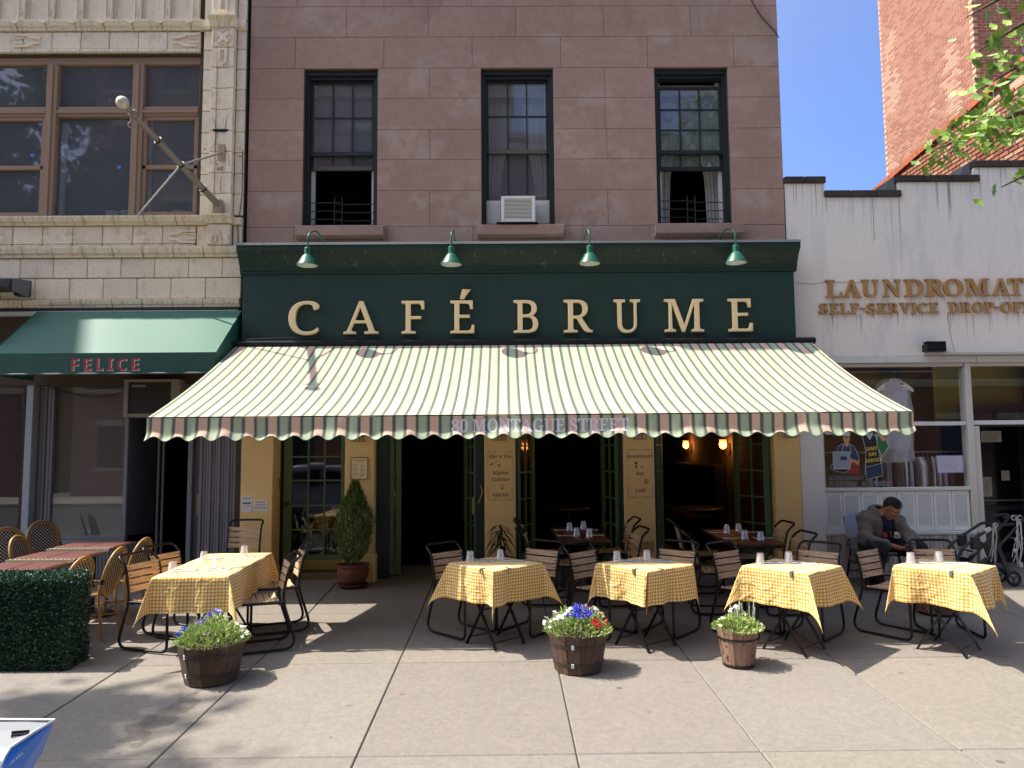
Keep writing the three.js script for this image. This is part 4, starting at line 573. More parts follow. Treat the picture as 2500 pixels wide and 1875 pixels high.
// ---------- green awning next door ----------
{
  const a = thing('green_awning', 'dark green fixed awning lettered FELICE over the next shop', 'awning');
  const gm = std({ color: '#1f5a48', roughness: 0.55, bumpMap: fineT, bumpScale: 0.0006, side: THREE.DoubleSide });
  const x0 = -5.877, x1 = -3.315, zw = ZT + 0.05, zf = -8.55;
  part(a, 'top_panel', grid(30, 12, (u, v) => [lerp(x0, x1, u), lerp(3.515, 2.885, v) - 0.012 * Math.sin(Math.PI * v) * (0.6 + 0.4 * Math.sin(u * 12)), lerp(zw, zf, v)]), gm);
  const ft = canvasTex(1024, 104, (g, W, H) => { g.fillStyle = '#16483a'; g.fillRect(0, 0, W, H); const w = x1 - x0, p0 = (-4.975 - x0) / w * W, p1 = (-4.175 - x0) / w * W; g.font = 'bold 82px sans-serif'; const L = 'FELICE', ws = L.split('').map((c) => g.measureText(c).width), gap = (p1 - p0 - ws.reduce((a, b) => a + b)) / 5; let q = p0; for (let i = 0; i < 6; i++) { for (const [dx, c] of [[3, '#d8d2c0'], [0, '#a02c38']]) { g.fillStyle = c; g.fillText(L[i], q + dx, 86 + dx * 0.6); } q += ws[i] + gap; } });
  part(a, 'front_panel', grid(20, 3, (u, v) => [lerp(x0, x1, u), lerp(2.885, 2.64, v), zf + 0.004 * Math.sin(u * 40)], (u, v) => [u, 1 - v]), std({ map: ft, roughness: 0.6, side: THREE.DoubleSide }));
  for (const x of [x0, x1]) part(a, 'side_panel', ext([[-zw, 3.515], [-zf, 2.885], [-zf, 2.64], [-zw, 2.64]], 0.004).rotateY(Math.PI / 2).translate(x - 0.002, 0, 0), gm);
  part(a, 'frame', [rod([x0, 2.65, zf - 0.01], [x1, 2.65, zf - 0.01], 0.012), rod([x0, 2.88, zf - 0.015], [x1, 2.88, zf - 0.015], 0.012)], M.steel);
  const b = thing('retracted_awning', 'half furled dark green awning in a grey cassette beyond the FELICE awning', 'awning', [-5.75, 3.82, ZT]);
  part(b, 'cassette', [cb(-2.4, -0.28, -0.06, 0.06, 0.05, 0.35, 0.01)], std({ color: '#2c2b2b', roughness: 0.5 }));
  part(b, 'end_cap', ext([[-0.1, -0.1], [0.1, -0.18], [0.12, 0.02], [-0.1, 0.05]], 0.02, 0.004).translate(-0.15, 0.0, 0.33), std({ color: '#4a4845', roughness: 0.5 })); part(b, 'wall_bracket', cb(-0.36, -0.2, -0.12, 0.05, 0.05, 0.16, 0.01), M.black);
  part(b, 'cloth', grid(20, 6, (u, v) => [lerp(-2.4, -0.42, u), lerp(0.0, -0.16, Math.min(1, v * 1.6)) - (v > 0.62 ? (v - 0.62) * 0.52 : 0), 0.3 + 0.42 * Math.min(1, v * 1.6)]), gm);
}
// ---------- shop under the green awning ----------
const shop = thing('side_shopfront', 'grey aluminium shopfront with papered window under the FELICE awning', 'shopfront');
{
  const z = -9.6, alu = std({ color: '#777a80', roughness: 0.45, metalness: 0.3, bumpMap: grainT, bumpScale: 0.001 }), wh = std({ color: '#8f959c', roughness: 0.55 });
  part(shop, 'post', cb(-6.03, -5.94, 0.1, 3.4, z - 0.1, z + 0.14, 0.006), wh);
  for (const x of [-5.93, -5.885, -5.83]) part(shop, 'pilaster_board', cb(x, x + 0.042, 0.1, 2.62, z - 0.1, z + 0.02, 0.008), alu);
  part(shop, 'window_frame', [cb(-5.785, -5.755, 0.69, 2.6, z - 0.06, z + 0.012, 0.004), cb(-4.845, -4.8, 0.62, 2.2, z - 0.06, z + 0.012, 0.004), cb(-5.755, -4.845, 0.66, 0.705, z - 0.06, z + 0.012, 0.004), cb(-5.785, -4.8, 0.6, 0.658, z - 0.06, z + 0.03, 0.006), cb(-5.755, -4.3, 2.6, 2.64, z - 0.06, z + 0.012, 0.004)], alu);
  part(shop, 'window_pane', new THREE.PlaneGeometry(0.91, 1.9), M.glass, [-5.3, 1.652, z - 0.02], [0, 0.004, 0]);
  part(shop, 'window_paper', new THREE.PlaneGeometry(0.92, 1.9), std({ color: '#5a5852', roughness: 0.9 }), [-5.3, 1.652, z - 0.05]);
  // angled side of the entrance
  part(shop, 'return_pane', [bx(0, 0.36, 0.7, 2.3, -0.003, 0)], std({ color: '#2c3338', roughness: 0.2 }), [-4.8, 0, z - 0.03], [0, R(55), 0]);
  part(shop, 'entrance_mullion', [cb(-4.57, -4.54, 0.1, 2.6, z - 0.34, z - 0.3, 0.004), cb(-4.52, -4.49, 0.1, 2.6, z - 0.36, z - 0.33, 0.004)], alu);
  for (let i = 0; i < 22; i++) part(shop, 'base_board', cb(0, 0.04, 0.1, 0.595, -0.02, 0, 0.006), alu, [-5.78 + i * 0.0445, 0, z + 0.02]);
  for (let i = 0; i < 7; i++) part(shop, 'base_board', cb(0, 0.04, 0.1, 0.62, -0.02, 0, 0.006), alu, [-4.79 + i * 0.026, 0, z - i * 0.037], [0, R(55), 0]);
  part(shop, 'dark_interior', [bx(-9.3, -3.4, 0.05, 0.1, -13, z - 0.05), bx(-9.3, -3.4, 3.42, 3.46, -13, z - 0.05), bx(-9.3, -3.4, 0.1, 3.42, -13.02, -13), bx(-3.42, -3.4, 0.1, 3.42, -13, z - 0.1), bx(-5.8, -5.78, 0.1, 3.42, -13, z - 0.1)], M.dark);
  part(shop, 'door_leaf', [cb(0, 0.06, 0.12, 2.25, -0.04, 0, 0.004), cb(0.75, 0.81, 0.12, 2.25, -0.04, 0, 0.004), cb(0.06, 0.75, 0.12, 0.3, -0.04, 0, 0.004), cb(0.06, 0.75, 2.16, 2.25, -0.04, 0, 0.004)], alu, [-3.84, 0, z - 0.02], [0, R(78), 0]);
  part(shop, 'door_jamb', [cb(-4.03, -3.97, 0.1, 2.6, z - 0.05, z + 0.03, 0.005), cb(-3.97, -3.845, 0.1, 2.6, z - 0.09, z - 0.04, 0.004)], alu);
  part(shop, 'push_plate', cb(-3.935, -3.895, 0.95, 1.21, z - 0.04, z - 0.03, 0.003), std({ color: '#a9a48f', roughness: 0.4, metalness: 0.4 }));
  part(shop, 'lock', cb(-4.015, -3.99, 1.23, 1.32, z + 0.03, z + 0.036, 0.003), M.steel);
  part(shop, 'header', cb(-5.94, -3.4, 2.64, 3.42, z - 0.1, z - 0.02, 0.004), alu);
  const corr = std({ color: '#74737a', roughness: 0.55, bumpMap: grainT, bumpScale: 0.001 });
  for (let i = 0; i < 12; i++) part(shop, 'corrugated_board', cb(0, 0.034, gy(-9.5) - 0.02, 2.62, -0.03, i % 3 === 0 ? 0.012 : 0, 0.008), corr, [-3.835 + i * 0.0375, 0, ZB - 0.02]);
  part(shop, 'corrugated_board', cb(-3.84, -3.32, 0.05, 2.62, ZB - 0.12, ZB - 0.045, 0.002), corr);
  part(shop, 'cable', pipe([[-5.9, 2.63, z + 0.1], [-5.6, 2.52, z + 0.09], [-5.25, 2.44, z + 0.08], [-4.95, 2.47, z + 0.08], [-4.73, 2.58, z + 0.09]], 0.006, 0.12, 6), M.black);
  // neighbouring glazed front at the far left
  const red = std({ color: '#6d3324', roughness: 0.6 });
  part(shop, 'red_beam', cb(-9.3, -6.04, 2.7, 2.83, z - 0.1, z + 0.02, 0.006), red); part(shop, 'red_beam', cb(-9.3, -6.04, 3.25, 3.36, z - 0.1, z + 0.03, 0.006), red);
  part(shop, 'dark_glazing', new THREE.PlaneGeometry(3.2, 2.6), M.glass, [-7.64, 1.4, z - 0.03], [0, 0.002, 0]);
  part(shop, 'sill_wall', cb(-9.3, -6.04, 0.05, 0.42, z - 0.1, z + 0.01, 0.006), std({ color: '#23201e', roughness: 0.7 }));
  // wall air conditioner
  const ac = thing('wall_air_conditioner', 'beige wall air conditioner with brown grille lettered Friedrich over the side shop door', 'air conditioner', [-4.38, 2.18, -9.3]);
  const bm = std({ color: '#8c8478', roughness: 0.55 });
  part(ac, 'case', [cb(-0.345, 0.345, 0, 0.47, -0.34, -0.013, 0.01), cb(-0.345, -0.29, 0, 0.47, -0.012, 0.012, 0.005), cb(0.235, 0.345, 0, 0.47, -0.012, 0.012, 0.005), cb(-0.289, 0.234, 0.435, 0.47, -0.012, 0.012, 0.005), cb(-0.289, 0.234, 0, 0.045, -0.012, 0.012, 0.005)], bm);
  const grT = tex(64, 64, (u, v, i, j) => ((i >> 2) + (j >> 2)) % 2 ? [52, 44, 38] : [30, 25, 22], { size: 0.03 });
  part(ac, 'grille', bx(-0.289, 0.234, 0.045, 0.435, -0.012, -0.002), std({ map: grT, roughness: 0.7 }));
  const ftx = canvasTex(160, 36, (g, W, H) => { g.fillStyle = '#15120f'; g.fillRect(0, 0, W, H); g.strokeStyle = '#c9c3b4'; g.strokeRect(2, 2, W - 4, H - 4); g.fillStyle = '#d8d2c4'; g.font = 'bold 27px serif'; g.textAlign = 'center'; g.fillText('Friedrich', W / 2, 27); });
  part(ac, 'name_plate', new THREE.PlaneGeometry(0.2, 0.042), std({ map: ftx, roughness: 0.5 }), [-0.165, 0.385, 0.001]);
}
// ---------- laundromat ----------
const wallT = tex(1024, 1024, (u, v, i, j) => {
  const x = 3.6 + u * 3.8, y = 5.6 * v; let k = (fbm(u, v, 8, 4, 601) - 0.5) * 10 + (fbm(u, v, 100, 2, 603) - 0.5) * 8;
  let c = [226 + k, 220 + k, 208 + k];
  // black streaks below the coping stones and brown runs below the lettering
  const top = x < 4.165 ? 5.15 : x < 5.13 ? 4.965 : x < 6.13 ? 5.163 : 5.355; const col = fbm(u * 1.0, 0.37, 220, 2, 607), len = 0.12 + 0.9 * Math.pow(fbm(u, 0.71, 60, 3, 609), 2.2) * 2.0;
  const s = smooth(0.6, 0.82, col) * smooth(len, len * 0.25, top - y) * (x > 5.0 || x < 4.3 ? 1 : 0.45); c = mix(c, [92, 90, 82], clamp(s * (top - y > 0 ? 0.6 : 0)));
  for (const [yy, a, b, am] of [[3.65, 4.1, 7.2, 0.55], [3.44, 4.0, 7.2, 0.6]]) { const d = yy - y; if (d > 0 && d < 0.5 && x > a && x < b) { const q = fbm(u, yy * 0.1, 250, 2, 613), l2 = 0.05 + 0.4 * Math.pow(fbm(u, yy, 90, 2, 617), 2) * 1.6; c = mix(c, [120, 104, 88], am * smooth(0.62, 0.85, q) * smooth(l2, 0, d)); } }
  const dust = smooth(0.55, 0.8, fbm(u, v * 0.3, 30, 4, 619)); c = mix(c, [200, 200, 194], dust * 0.5); return c;
}, { size: [3.8, 5.6], offset: [-3.6 / 3.8, 0] });
const lau = thing('laundromat_building', 'white stuccoed laundromat with stepped parapet and louvred shop window', 'building');
{
  const wm = std({ map: wallT, roughness: 0.85, bumpMap: grainT, bumpScale: 0.0015 }), cop = std({ map: speckled([62, 52, 46], 40, 71, 0.5), roughness: 0.95, bumpMap: grainT, bumpScale: 0.006 });
  const prof = [[3.645, 2.89], [9, 2.89], [9, 5.355], [6.13, 5.355], [6.13, 5.163], [5.13, 5.163], [5.13, 4.965], [4.165, 4.965], [4.165, 5.152], [3.645, 5.152]];
  part(lau, 'parapet_wall', ext(prof, 0.3).translate(0, 0, ZL - 0.3), wm);
  for (const [a, b, y] of [[3.64, 3.9, 5.154], [3.905, 4.178, 5.154], [4.15, 4.5, 4.967], [4.505, 4.83, 4.967], [4.835, 5.155, 4.967], [5.11, 5.45, 5.165], [5.455, 5.82, 5.165], [5.825, 6.19, 5.165], [6.11, 6.6, 5.357], [6.605, 7.2, 5.357], [7.205, 9, 5.357]]) part(lau, 'coping_stone', cb(a, b, y, y + 0.088, ZL - 0.34, ZL + 0.03, 0.01), cop);
  const gm = std({ color: '#6c6f73', roughness: 0.6 }); for (const [x, y] of [[5.07, 5.06], [6.07, 5.25]]) part(lau, 'step_flashing', ext([[x - 0.09, y], [x + 0.035, y], [x + 0.035, y + 0.19], [x - 0.07, y + 0.13]], 0.28, 0.004).translate(0, 0, ZL - 0.33), gm);
  part(lau, 'wall_crack', [sweep([[3.66, 3.85], [3.8, 3.84], [3.95, 3.825], [4.02, 3.835], [4.1, 3.845], [4.4, 3.85], [4.6, 3.84]].map(([a, b]) => V(a, b, ZL + 0.001)), 0.0025, 4), sweep([[5.68, 3.44], [5.67, 3.36], [5.7, 3.28], [5.69, 3.2], [5.71, 3.08], [5.74, 2.92]].map(([a, b]) => V(a, b, ZL + 0.001)), 0.0025, 4), sweep([[4.78, 4.96], [4.785, 4.7], [4.78, 4.5], [4.79, 4.4]].map(([a, b]) => V(a, b, ZL + 0.001)), 0.0025, 4)], std({ color: '#6b6a66', roughness: 1 }));
  part(lau, 'roof', bx(3.645, 9, 4.4, 4.5, -16, ZL - 0.301), M.dark);
  // rain dish on the roof
  part(lau, 'roof_vent', T(new THREE.SphereGeometry(0.14, 16, 8, 0, 6.3, 0, 1.57), 4.86, 5.02, ZL - 0.9), M.steel);
  // band over the window
  part(lau, 'lintel_band', [cb(3.7, 4.85, 2.8, 2.885, ZL - 0.2, ZL + 0.02, 0.006), cb(4.855, 6.0, 2.8, 2.885, ZL - 0.2, ZL + 0.02, 0.006), cb(6.005, 9, 2.8, 2.885, ZL - 0.2, ZL + 0.02, 0.006)], M.white); part(lau, 'ledge', cb(5.33, 9, 2.888, 2.93, ZL - 0.01, ZL + 0.09, 0.008), std({ color: '#b9b6ac', roughness: 0.8 }));
  // letters
  const lm = std({ color: '#a8814f', roughness: 0.55, metalness: 0.1 });
  const sg = thing('laundromat_sign', 'raised brown letters LAUNDROMAT SELF-SERVICE DROP-OFF on the white wall', 'sign', [0, 0, ZL + 0.001]);
  const lx = [4.11, 4.33, 4.569, 4.846, 5.123, 5.391, 5.63, 5.908, 6.253, 6.463, 6.674], lw = [0.21, 0.235, 0.225, 0.235, 0.25, 0.245, 0.255, 0.315, 0.235, 0.21];
  'LAUNDROMAT'.split('').forEach((c, i) => part(sg, 'letter', glyph(c, 'serif_bold', lx[i], lx[i] + lw[i], 3.645 + i * 0.001, 3.872 + i * 0.001, 0.035, 0.003), lm));
  const w2 = 'SELF-SERVICE', u2 = [0.95, 0.95, 0.88, 0.88, 0.55, 0.95, 0.95, 1.05, 1.05, 0.5, 1.05, 0.95]; let x = 4.008; const sc = (5.566 - 4.008) / u2.reduce((a, b) => a + b);
  w2.split('').forEach((c, i) => { const w = u2[i] * sc, h = c === '-'; part(sg, 'letter', glyph(c, 'serif_bold', x + 0.004, x + w - 0.01, h ? 3.49 : 3.432, h ? 3.51 : 3.57, 0.03, 0.002), lm); x += w; });
  const w3 = 'DROP-OFF', u3 = [1.05, 1.05, 1.05, 0.92, 0.5, 1.05, 0.88, 0.88]; x = 5.672; w3.split('').forEach((c, i) => { const w = u3[i] * 0.149, h = c === '-'; part(sg, 'letter', glyph(c, 'serif_bold', x + 0.004, x + w - 0.01, h ? 3.493 : 3.435, h ? 3.513 : 3.576, 0.03, 0.002), lm); x += w; });
  // flood light
  const fl = thing('flood_light', 'black flood light fitting on the white ledge below the brown letters', 'lamp', [5.416, 2.93, ZL + 0.06]);
  part(fl, 'housing', [ext([[-0.12, 0], [0.12, 0], [0.12, 0.11], [-0.08, 0.11], [-0.12, 0.08]], 0.1, 0.006), cb(-0.12, 0.12, 0.112, 0.122, -0.006, 0.11, 0.003)], M.black); part(fl, 'visor_rib', [bx(-0.12, 0.12, 0.05, 0.056, 0.107, 0.112)], std({ color: '#2e2e30', roughness: 0.4 }));
  // pilaster and window
  part(lau, 'pilaster', cb(3.71, 4.0, gy(ZL) - 0.02, 2.798, ZL - 0.3, ZL, 0.006), std({ color: '#e2dfd8', roughness: 0.8, bumpMap: grainT, bumpScale: 0.001 }));
  const z = ZL - 0.06, fr = std({ color: '#c6c2b8', roughness: 0.5 });
  part(lau, 'window_frame', [cb(4.002, 5.86, 2.755, 2.798, z - 0.06, z + 0.03, 0.005), cb(4.002, 4.03, 1.2, 2.755, z - 0.06, z + 0.03, 0.005), cb(5.862, 5.94, 0.66, 2.798, z - 0.1, z + 0.05, 0.006), cb(5.945, 6.03, 0.2, 1.99, z - 0.1, z + 0.02, 0.006), cb(5.942, 9, 2.755, 2.798, z - 0.06, z + 0.03, 0.005)], fr);
  part(lau, 'glazing_bar', [cb(4.03, 5.861, 2.0, 2.05, z - 0.03, z + 0.02, 0.004)], std({ color: '#cfd0d2', roughness: 0.4 })); part(lau, 'glazing_bar', [cb(5.943, 9, 2.005, 2.06, z - 0.03, z + 0.02, 0.004)], std({ color: '#cfd0d2', roughness: 0.4 }));
  part(lau, 'sill', [cb(4.002, 5.861, 1.18, 1.225, z - 0.06, z + 0.04, 0.006), cb(3.99, 5.9, 0.63, 0.675, z - 0.06, z + 0.06, 0.008)], M.white);
  part(lau, 'pane', new THREE.PlaneGeometry(1.83, 0.705), M.glass, [4.945, 2.4, z - 0.01]); part(lau, 'pane', new THREE.PlaneGeometry(1.83, 0.775), M.glass, [4.945, 1.613, z - 0.01]);
  part(lau, 'pane', new THREE.PlaneGeometry(3, 0.695), M.glass, [7.44, 2.408, z - 0.01]);
  // louvred shutters
  const sh = std({ color: '#e0e3dc', roughness: 0.55 }), pw = (5.85 - 4.01) / 8, lv = cb(-pw / 2 + 0.035, pw / 2 - 0.035, -0.0135, 0.0135, -0.003, 0.003, 0.001);
  for (let i = 0; i < 8; i++) { const p = sub(lau, 'louvred_shutter', [4.01 + (i + 0.5) * pw, 0.68, z + 0.01]);
    part(p, 'shutter_frame', [cb(-pw / 2 + 0.003, -pw / 2 + 0.034, 0, 0.497, -0.02, 0.008, 0.003), cb(pw / 2 - 0.034, pw / 2 - 0.003, 0, 0.497, -0.02, 0.008, 0.003), cb(-pw / 2 + 0.034, pw / 2 - 0.034, 0, 0.06, -0.02, 0.007, 0.003), cb(-pw / 2 + 0.034, pw / 2 - 0.034, 0.44, 0.497, -0.02, 0.007, 0.003)], sh);
    for (let j = 0; j < 17; j++) part(p, 'slat', lv, sh, [0, 0.073 + j * 0.0222, -0.004], [-0.75 - (i === 1 ? 0.1 : 0), 0, 0]);
    part(p, 'backing', bx(-pw / 2 + 0.03, pw / 2 - 0.03, 0.05, 0.45, -0.03, -0.026), std({ color: '#6f7471', roughness: 0.9 })); }
  const bd = [['#b3aca1', 0], ['#a7a198', 0.004], ['#bcb5aa', -0.003]].map(([c]) => std({ color: c, roughness: 0.75, bumpMap: grainT, bumpScale: 0.003 }));
  for (let i = 0; i < 32; i++) part(lau, 'base_board', cb(0, 0.055, gy(ZL) - 0.02, 0.628, -0.03, (i % 4) * 0.002, 0.006), bd[(i * 7) % 3], [4.01 + i * 0.0585, 0, ZL - 0.012]);
  // interior
  const inM = std({ color: '#a8a448', roughness: 0.9 }), inD = std({ color: '#35332f', roughness: 0.95 });
  part(lau, 'interior_wall', [bx(6.04, 9, 2.02, 2.85, -10.52, -10.5), bx(4, 9, 0.7, 2.85, -11.52, -11.5), bx(8.98, 9, 0.1, 2.8, -13, z - 0.3)], inM); part(lau, 'interior_ceiling', bx(4, 9, 2.86, 2.884, -13, ZL - 0.31), std({ color: '#6d6a60', roughness: 0.9 })); part(lau, 'interior_floor', bx(4, 9, 0.02, 0.1, -13, z - 0.2), inD); part(lau, 'interior_side', [bx(4, 4.02, 0.1, 2.8, -13, z - 0.2), bx(5.99, 6.03, 0.1, 1.99, -13, -9.7)], inD);
  part(lau, 'clothes_rail', [rod([4.05, 1.662, -9.82], [5.95, 1.662, -9.82], 0.012), rod([4.05, 2.72, -9.78], [5.9, 2.72, -9.78], 0.01)], M.steel);
  // door set back beside the window
  const dz = -10.2, nv = std({ color: '#141a26', roughness: 0.35 });
  const dr = sub(lau, 'shop_door'); part(dr, 'leaf', [cb(6.2, 6.34, 0.14, 2.3, dz - 0.05, dz, 0.005), cb(7.0, 7.14, 0.14, 2.3, dz - 0.05, dz, 0.005), cb(6.34, 7.0, 0.14, 0.3, dz - 0.05, dz, 0.005), cb(6.34, 7.0, 0.86, 0.93, dz - 0.05, dz, 0.005), cb(6.34, 7, 2.2, 2.3, dz - 0.05, dz, 0.005)], nv); part(dr, 'door_pane', [bx(6.34, 7.0, 0.3, 0.86, dz - 0.03, dz - 0.02), bx(6.34, 7.0, 0.93, 2.2, dz - 0.03, dz - 0.02)], std({ color: '#07090e', roughness: 0.12 })); part(dr, 'handle', pipe([[6.78, 0.5, dz], [6.78, 0.5, dz + 0.05], [6.95, 0.5, dz + 0.05], [6.95, 0.42, dz + 0.05], [6.95, 0.42, dz]], 0.01, 0.02), M.steel); part(dr, 'push_bar', rod([6.2, 1.0, dz + 0.03], [7.1, 1.0, dz + 0.03], 0.012), M.steel);
  part(lau, 'porch_wall', [bx(5.99, 6.03, 0.14, 1.99, -10.3, z - 0.11), bx(7.15, 7.3, 0.1, 2.8, -10.3, ZL), bx(6.03, 7.15, 1.99, 2.0, -10.25, z - 0.11), bx(6.03, 6.2, 0.1, 1.99, dz - 0.06, dz - 0.01)], inD);
  const ppr = canvasTex(128, 180, (g, W, H) => { g.fillStyle = '#b9b6ae'; g.fillRect(0, 0, W, H); g.fillStyle = '#6b6862'; for (let i = 0; i < 15; i++) g.fillRect(12, 16 + i * 10, 60 + (i * 41) % 42, 3); }), pm = std({ map: ppr, roughness: 0.8 });
  [[6.27, 1.86, 0.13, 0.17], [6.62, 1.86, 0.28, 0.15], [6.27, 1.55, 0.14, 0.2], [6.3, 1.25, 0.13, 0.3], [6.5, 1.18, 0.17, 0.26], [6.78, 1.33, 0.11, 0.13]].forEach(([px, py, w, h], k) => part(lau, 'paper_notice', uvPlane(w, h), pm, [px, py, dz + 0.004 + 0.001 * k], [0, 0, (k % 3 - 1) * 0.03]));
}
function uvPlane(w, h) { return new THREE.PlaneGeometry(w, h); }
// garments and decals in the laundromat window
{
  const z = ZL - 0.06, bag = phys({ color: '#dfe2e6', roughness: 0.35, transmission: 0.55, thickness: 0, side: THREE.DoubleSide });
  const shirtM = std({ color: '#e0e2e6', roughness: 0.9 }), cardT = canvasTex(256, 96, (g, W, H) => { g.fillStyle = '#e4e1da'; g.fillRect(0, 0, W, H); g.fillStyle = '#20201f'; g.font = 'bold 40px serif'; g.fillText('WE', 66, 44); g.fillStyle = '#c23b3b'; g.beginPath(); g.arc(164, 26, 11, 0, 7); g.arc(182, 26, 11, 0, 7); g.fill(); g.beginPath(); g.moveTo(154, 31); g.lineTo(192, 31); g.lineTo(173, 52); g.fill(); g.fillStyle = '#20201f'; g.font = 'bold 24px serif'; g.fillText('OUR CUSTOMERS', 28, 82); });
  const h = thing('hanging_shirt', 'bagged white shirt on a card hanger reading WE love OUR CUSTOMERS in the shop window', 'shirt', [5.06, 1.62, -9.74]);
  part(h, 'shirt', grid(24, 20, (u, v) => { const a = (u - 0.5) * 2, w = v < 0.12 ? lerp(0.2, 0.06, (0.12 - v) / 0.12) : lerp(0.2, 0.24, v); return [a * w, 0.98 - v * 0.9, 0.05 * Math.cos(a * 1.5) + 0.012 * Math.sin(a * 14 + v * 3)]; }), shirtM);
  part(h, 'hanger_card', grid(12, 1, (u, v) => { const a = (u - 0.5) * 2; return [a * 0.24, 0.99 - Math.abs(a) ** 1.6 * 0.13 - v * (0.14 - 0.1 * Math.abs(a)), 0.072]; }, (u, v) => [u, 1 - v]), std({ map: cardT, roughness: 0.7, side: THREE.DoubleSide }));
  part(h, 'hook', pipe([[0, 0.98, 0.04], [0, 1.04, 0.04], [0.03, 1.07, 0.04], [0, 1.1, 0.04]], 0.004, 0.02, 5), M.steel);
  part(h, 'garment_bag', grid(24, 14, (u, v) => { const a = (u - 0.5) * 2, w = v < 0.1 ? 0.1 + v * 1.5 : 0.25; return [a * w * (1 + 0.04 * Math.sin(v * 20)), 1.0 - v * 1.08, 0.1 * Math.cos(a * 1.5) + 0.012 * Math.sin(a * 9 + v * 11)]; }), bag);
  const r = rng(51), cols = ['#e0e2e8', '#ccd0d8', '#4b5266', '#e6e6e2', '#aab2c0', '#6a6462', '#e8e2d6'].map((c) => std({ color: c, roughness: 0.9 }));
  for (let i = 0; i < 17; i++) { const x = 4.75 + i * 0.062 + r() * 0.02, c = thing('bagged_garment', 'dry-cleaned garment on the rail behind the laundromat window', 'garment', [x, 1.16, -9.82], R(62 + r() * 20), 'garments hanging on the laundromat rail'); const ln = 0.42 + r() * 0.08; part(c, 'cloth', grid(10, 8, (u, v) => { const a = (u - 0.5) * 2, w = v < 0.2 ? 0.05 + v * 0.9 : 0.22; return [a * w, 0.44 - v * ln, 0.016 * Math.sin(a * 8 + i) + 0.01]; }), cols[i % 7]); part(c, 'hook', pipe([[0, 0.44, 0.01], [0, 0.48, 0.01], [0.015, 0.492, 0.01], [0, 0.5, 0.01]], 0.003, 0.01, 4), M.steel); }
  // flat vinyl decals on the pane
  const dec = (name, label, draw, x0, x1, y0, y1, W, H) => { const t = canvasTex(W, H, draw); const m = solo(name, label, 'decal', new THREE.PlaneGeometry(x1 - x0, y1 - y0), std({ map: t, roughness: 0.5, transparent: true, alphaTest: 0.5 })); m.position.set((x0 + x1) / 2, (y0 + y1) / 2, z - 0.004); return m; };
  dec('tailor_decal', 'window decal of a tailor in blue at a sewing machine with red cloth', (g, W, H) => {
    const P = (c, pts, w) => { g.beginPath(); pts.forEach(([x, y], i) => i ? g.lineTo(x, y) : g.moveTo(x, y)); g.closePath(); g.fillStyle = c; g.fill(); if (w) { g.strokeStyle = '#d8dadb'; g.lineWidth = w; g.stroke(); } };
    P('#1d3a5c', [[110, 190], [160, 160], [230, 150], [290, 180], [330, 260], [345, 340], [110, 350]], 4); P('#c48f6c', [[180, 60], [250, 60], [252, 120], [225, 152], [245, 160], [215, 195], [190, 165], [195, 148], [178, 110]]); P('#c9c5bb', [[172, 28], [256, 28], [258, 74], [174, 74]]); g.strokeStyle = '#222'; g.lineWidth = 5; g.beginPath(); g.moveTo(172, 78); g.lineTo(250, 74); g.stroke(); g.beginPath(); g.arc(212, 84, 12, 0, 7); g.stroke();
    P('#8f9ea6', [[60, 240], [245, 240], [245, 420], [60, 420]], 4); P('#20405a', [[140, 290], [205, 290], [215, 330], [140, 330]]); P('#c48f6c', [[220, 320], [260, 312], [345, 345], [345, 385], [240, 360]]); P('#8e2a22', [[255, 370], [280, 350], [340, 390], [340, 500], [180, 460], [240, 425]]); P('#15191e', [[30, 380], [60, 380], [60, 425], [240, 425], [180, 470], [90, 450], [36, 420]], 3); g.strokeStyle = '#c9c08c'; g.lineWidth = 6; g.beginPath(); g.moveTo(185, 160); g.lineTo(160, 240); g.moveTo(245, 165); g.lineTo(262, 240); g.lineTo(246, 280); g.stroke();
  }, 4.08, 4.5, 1.36, 1.96, 360, 510);
  dec('garment_decal', 'window decal of a dark suit lettered SAME DAY SERVICE beside a woman in green', (g, W, H) => {
    const P = (c, pts, w) => { g.beginPath(); pts.forEach(([x, y], i) => i ? g.lineTo(x, y) : g.moveTo(x, y)); g.closePath(); g.fillStyle = c; g.fill(); if (w) { g.strokeStyle = '#d8dadb'; g.lineWidth = w; g.stroke(); } };
    P('#14161c', [[60, 70], [110, 30], [150, 30], [195, 70], [220, 200], [240, 380], [70, 400], [90, 200]], 4); P('#a8b8bd', [[85, 40], [160, 40], [165, 60], [132, 105]]); P('#16304a', [[78, 340], [236, 310], [250, 420], [180, 428], [84, 452]], 3); P('#2f6b36', [[205, 70], [240, 70], [300, 110], [320, 160], [250, 250], [205, 160]], 4); P('#b4552a', [[225, 0], [300, 0], [312, 60], [285, 100], [228, 70]]); P('#cd9a76', [[228, 14], [272, 10], [276, 70], [290, 104], [255, 112], [232, 70]]);
    g.fillStyle = '#e0c23c'; g.font = 'bold 44px sans-serif'; g.save(); g.transform(1, -0.1, 0, 1, 0, 0); g.fillText('SAME', 84, 208); g.fillText('DAY', 112, 258); g.fillText('SERVICE', 80, 312); g.restore();
  }, 4.46, 4.88, 1.31, 1.97, 330, 460);
  dec('lettering_decal', 'black window lettering ALTERATIONS & REPAIRS CLEANERS above the louvres', (g, W, H) => { g.lineJoin = 'round'; const w = (s, x, y, px) => { g.font = 'italic bold ' + px + 'px sans-serif'; g.strokeStyle = '#c9ccd0'; g.lineWidth = 4; g.strokeText(s, x, y); g.fillStyle = '#0c0c0e'; g.fillText(s, x, y); }; w('ALTERATIONS', 12, 60, 58); w('& REPAIRS', 16, 130, 62); w('CLEANERS', 372, 130, 66); }, 4.06, 5.0, 1.228, 1.395, 800, 146);
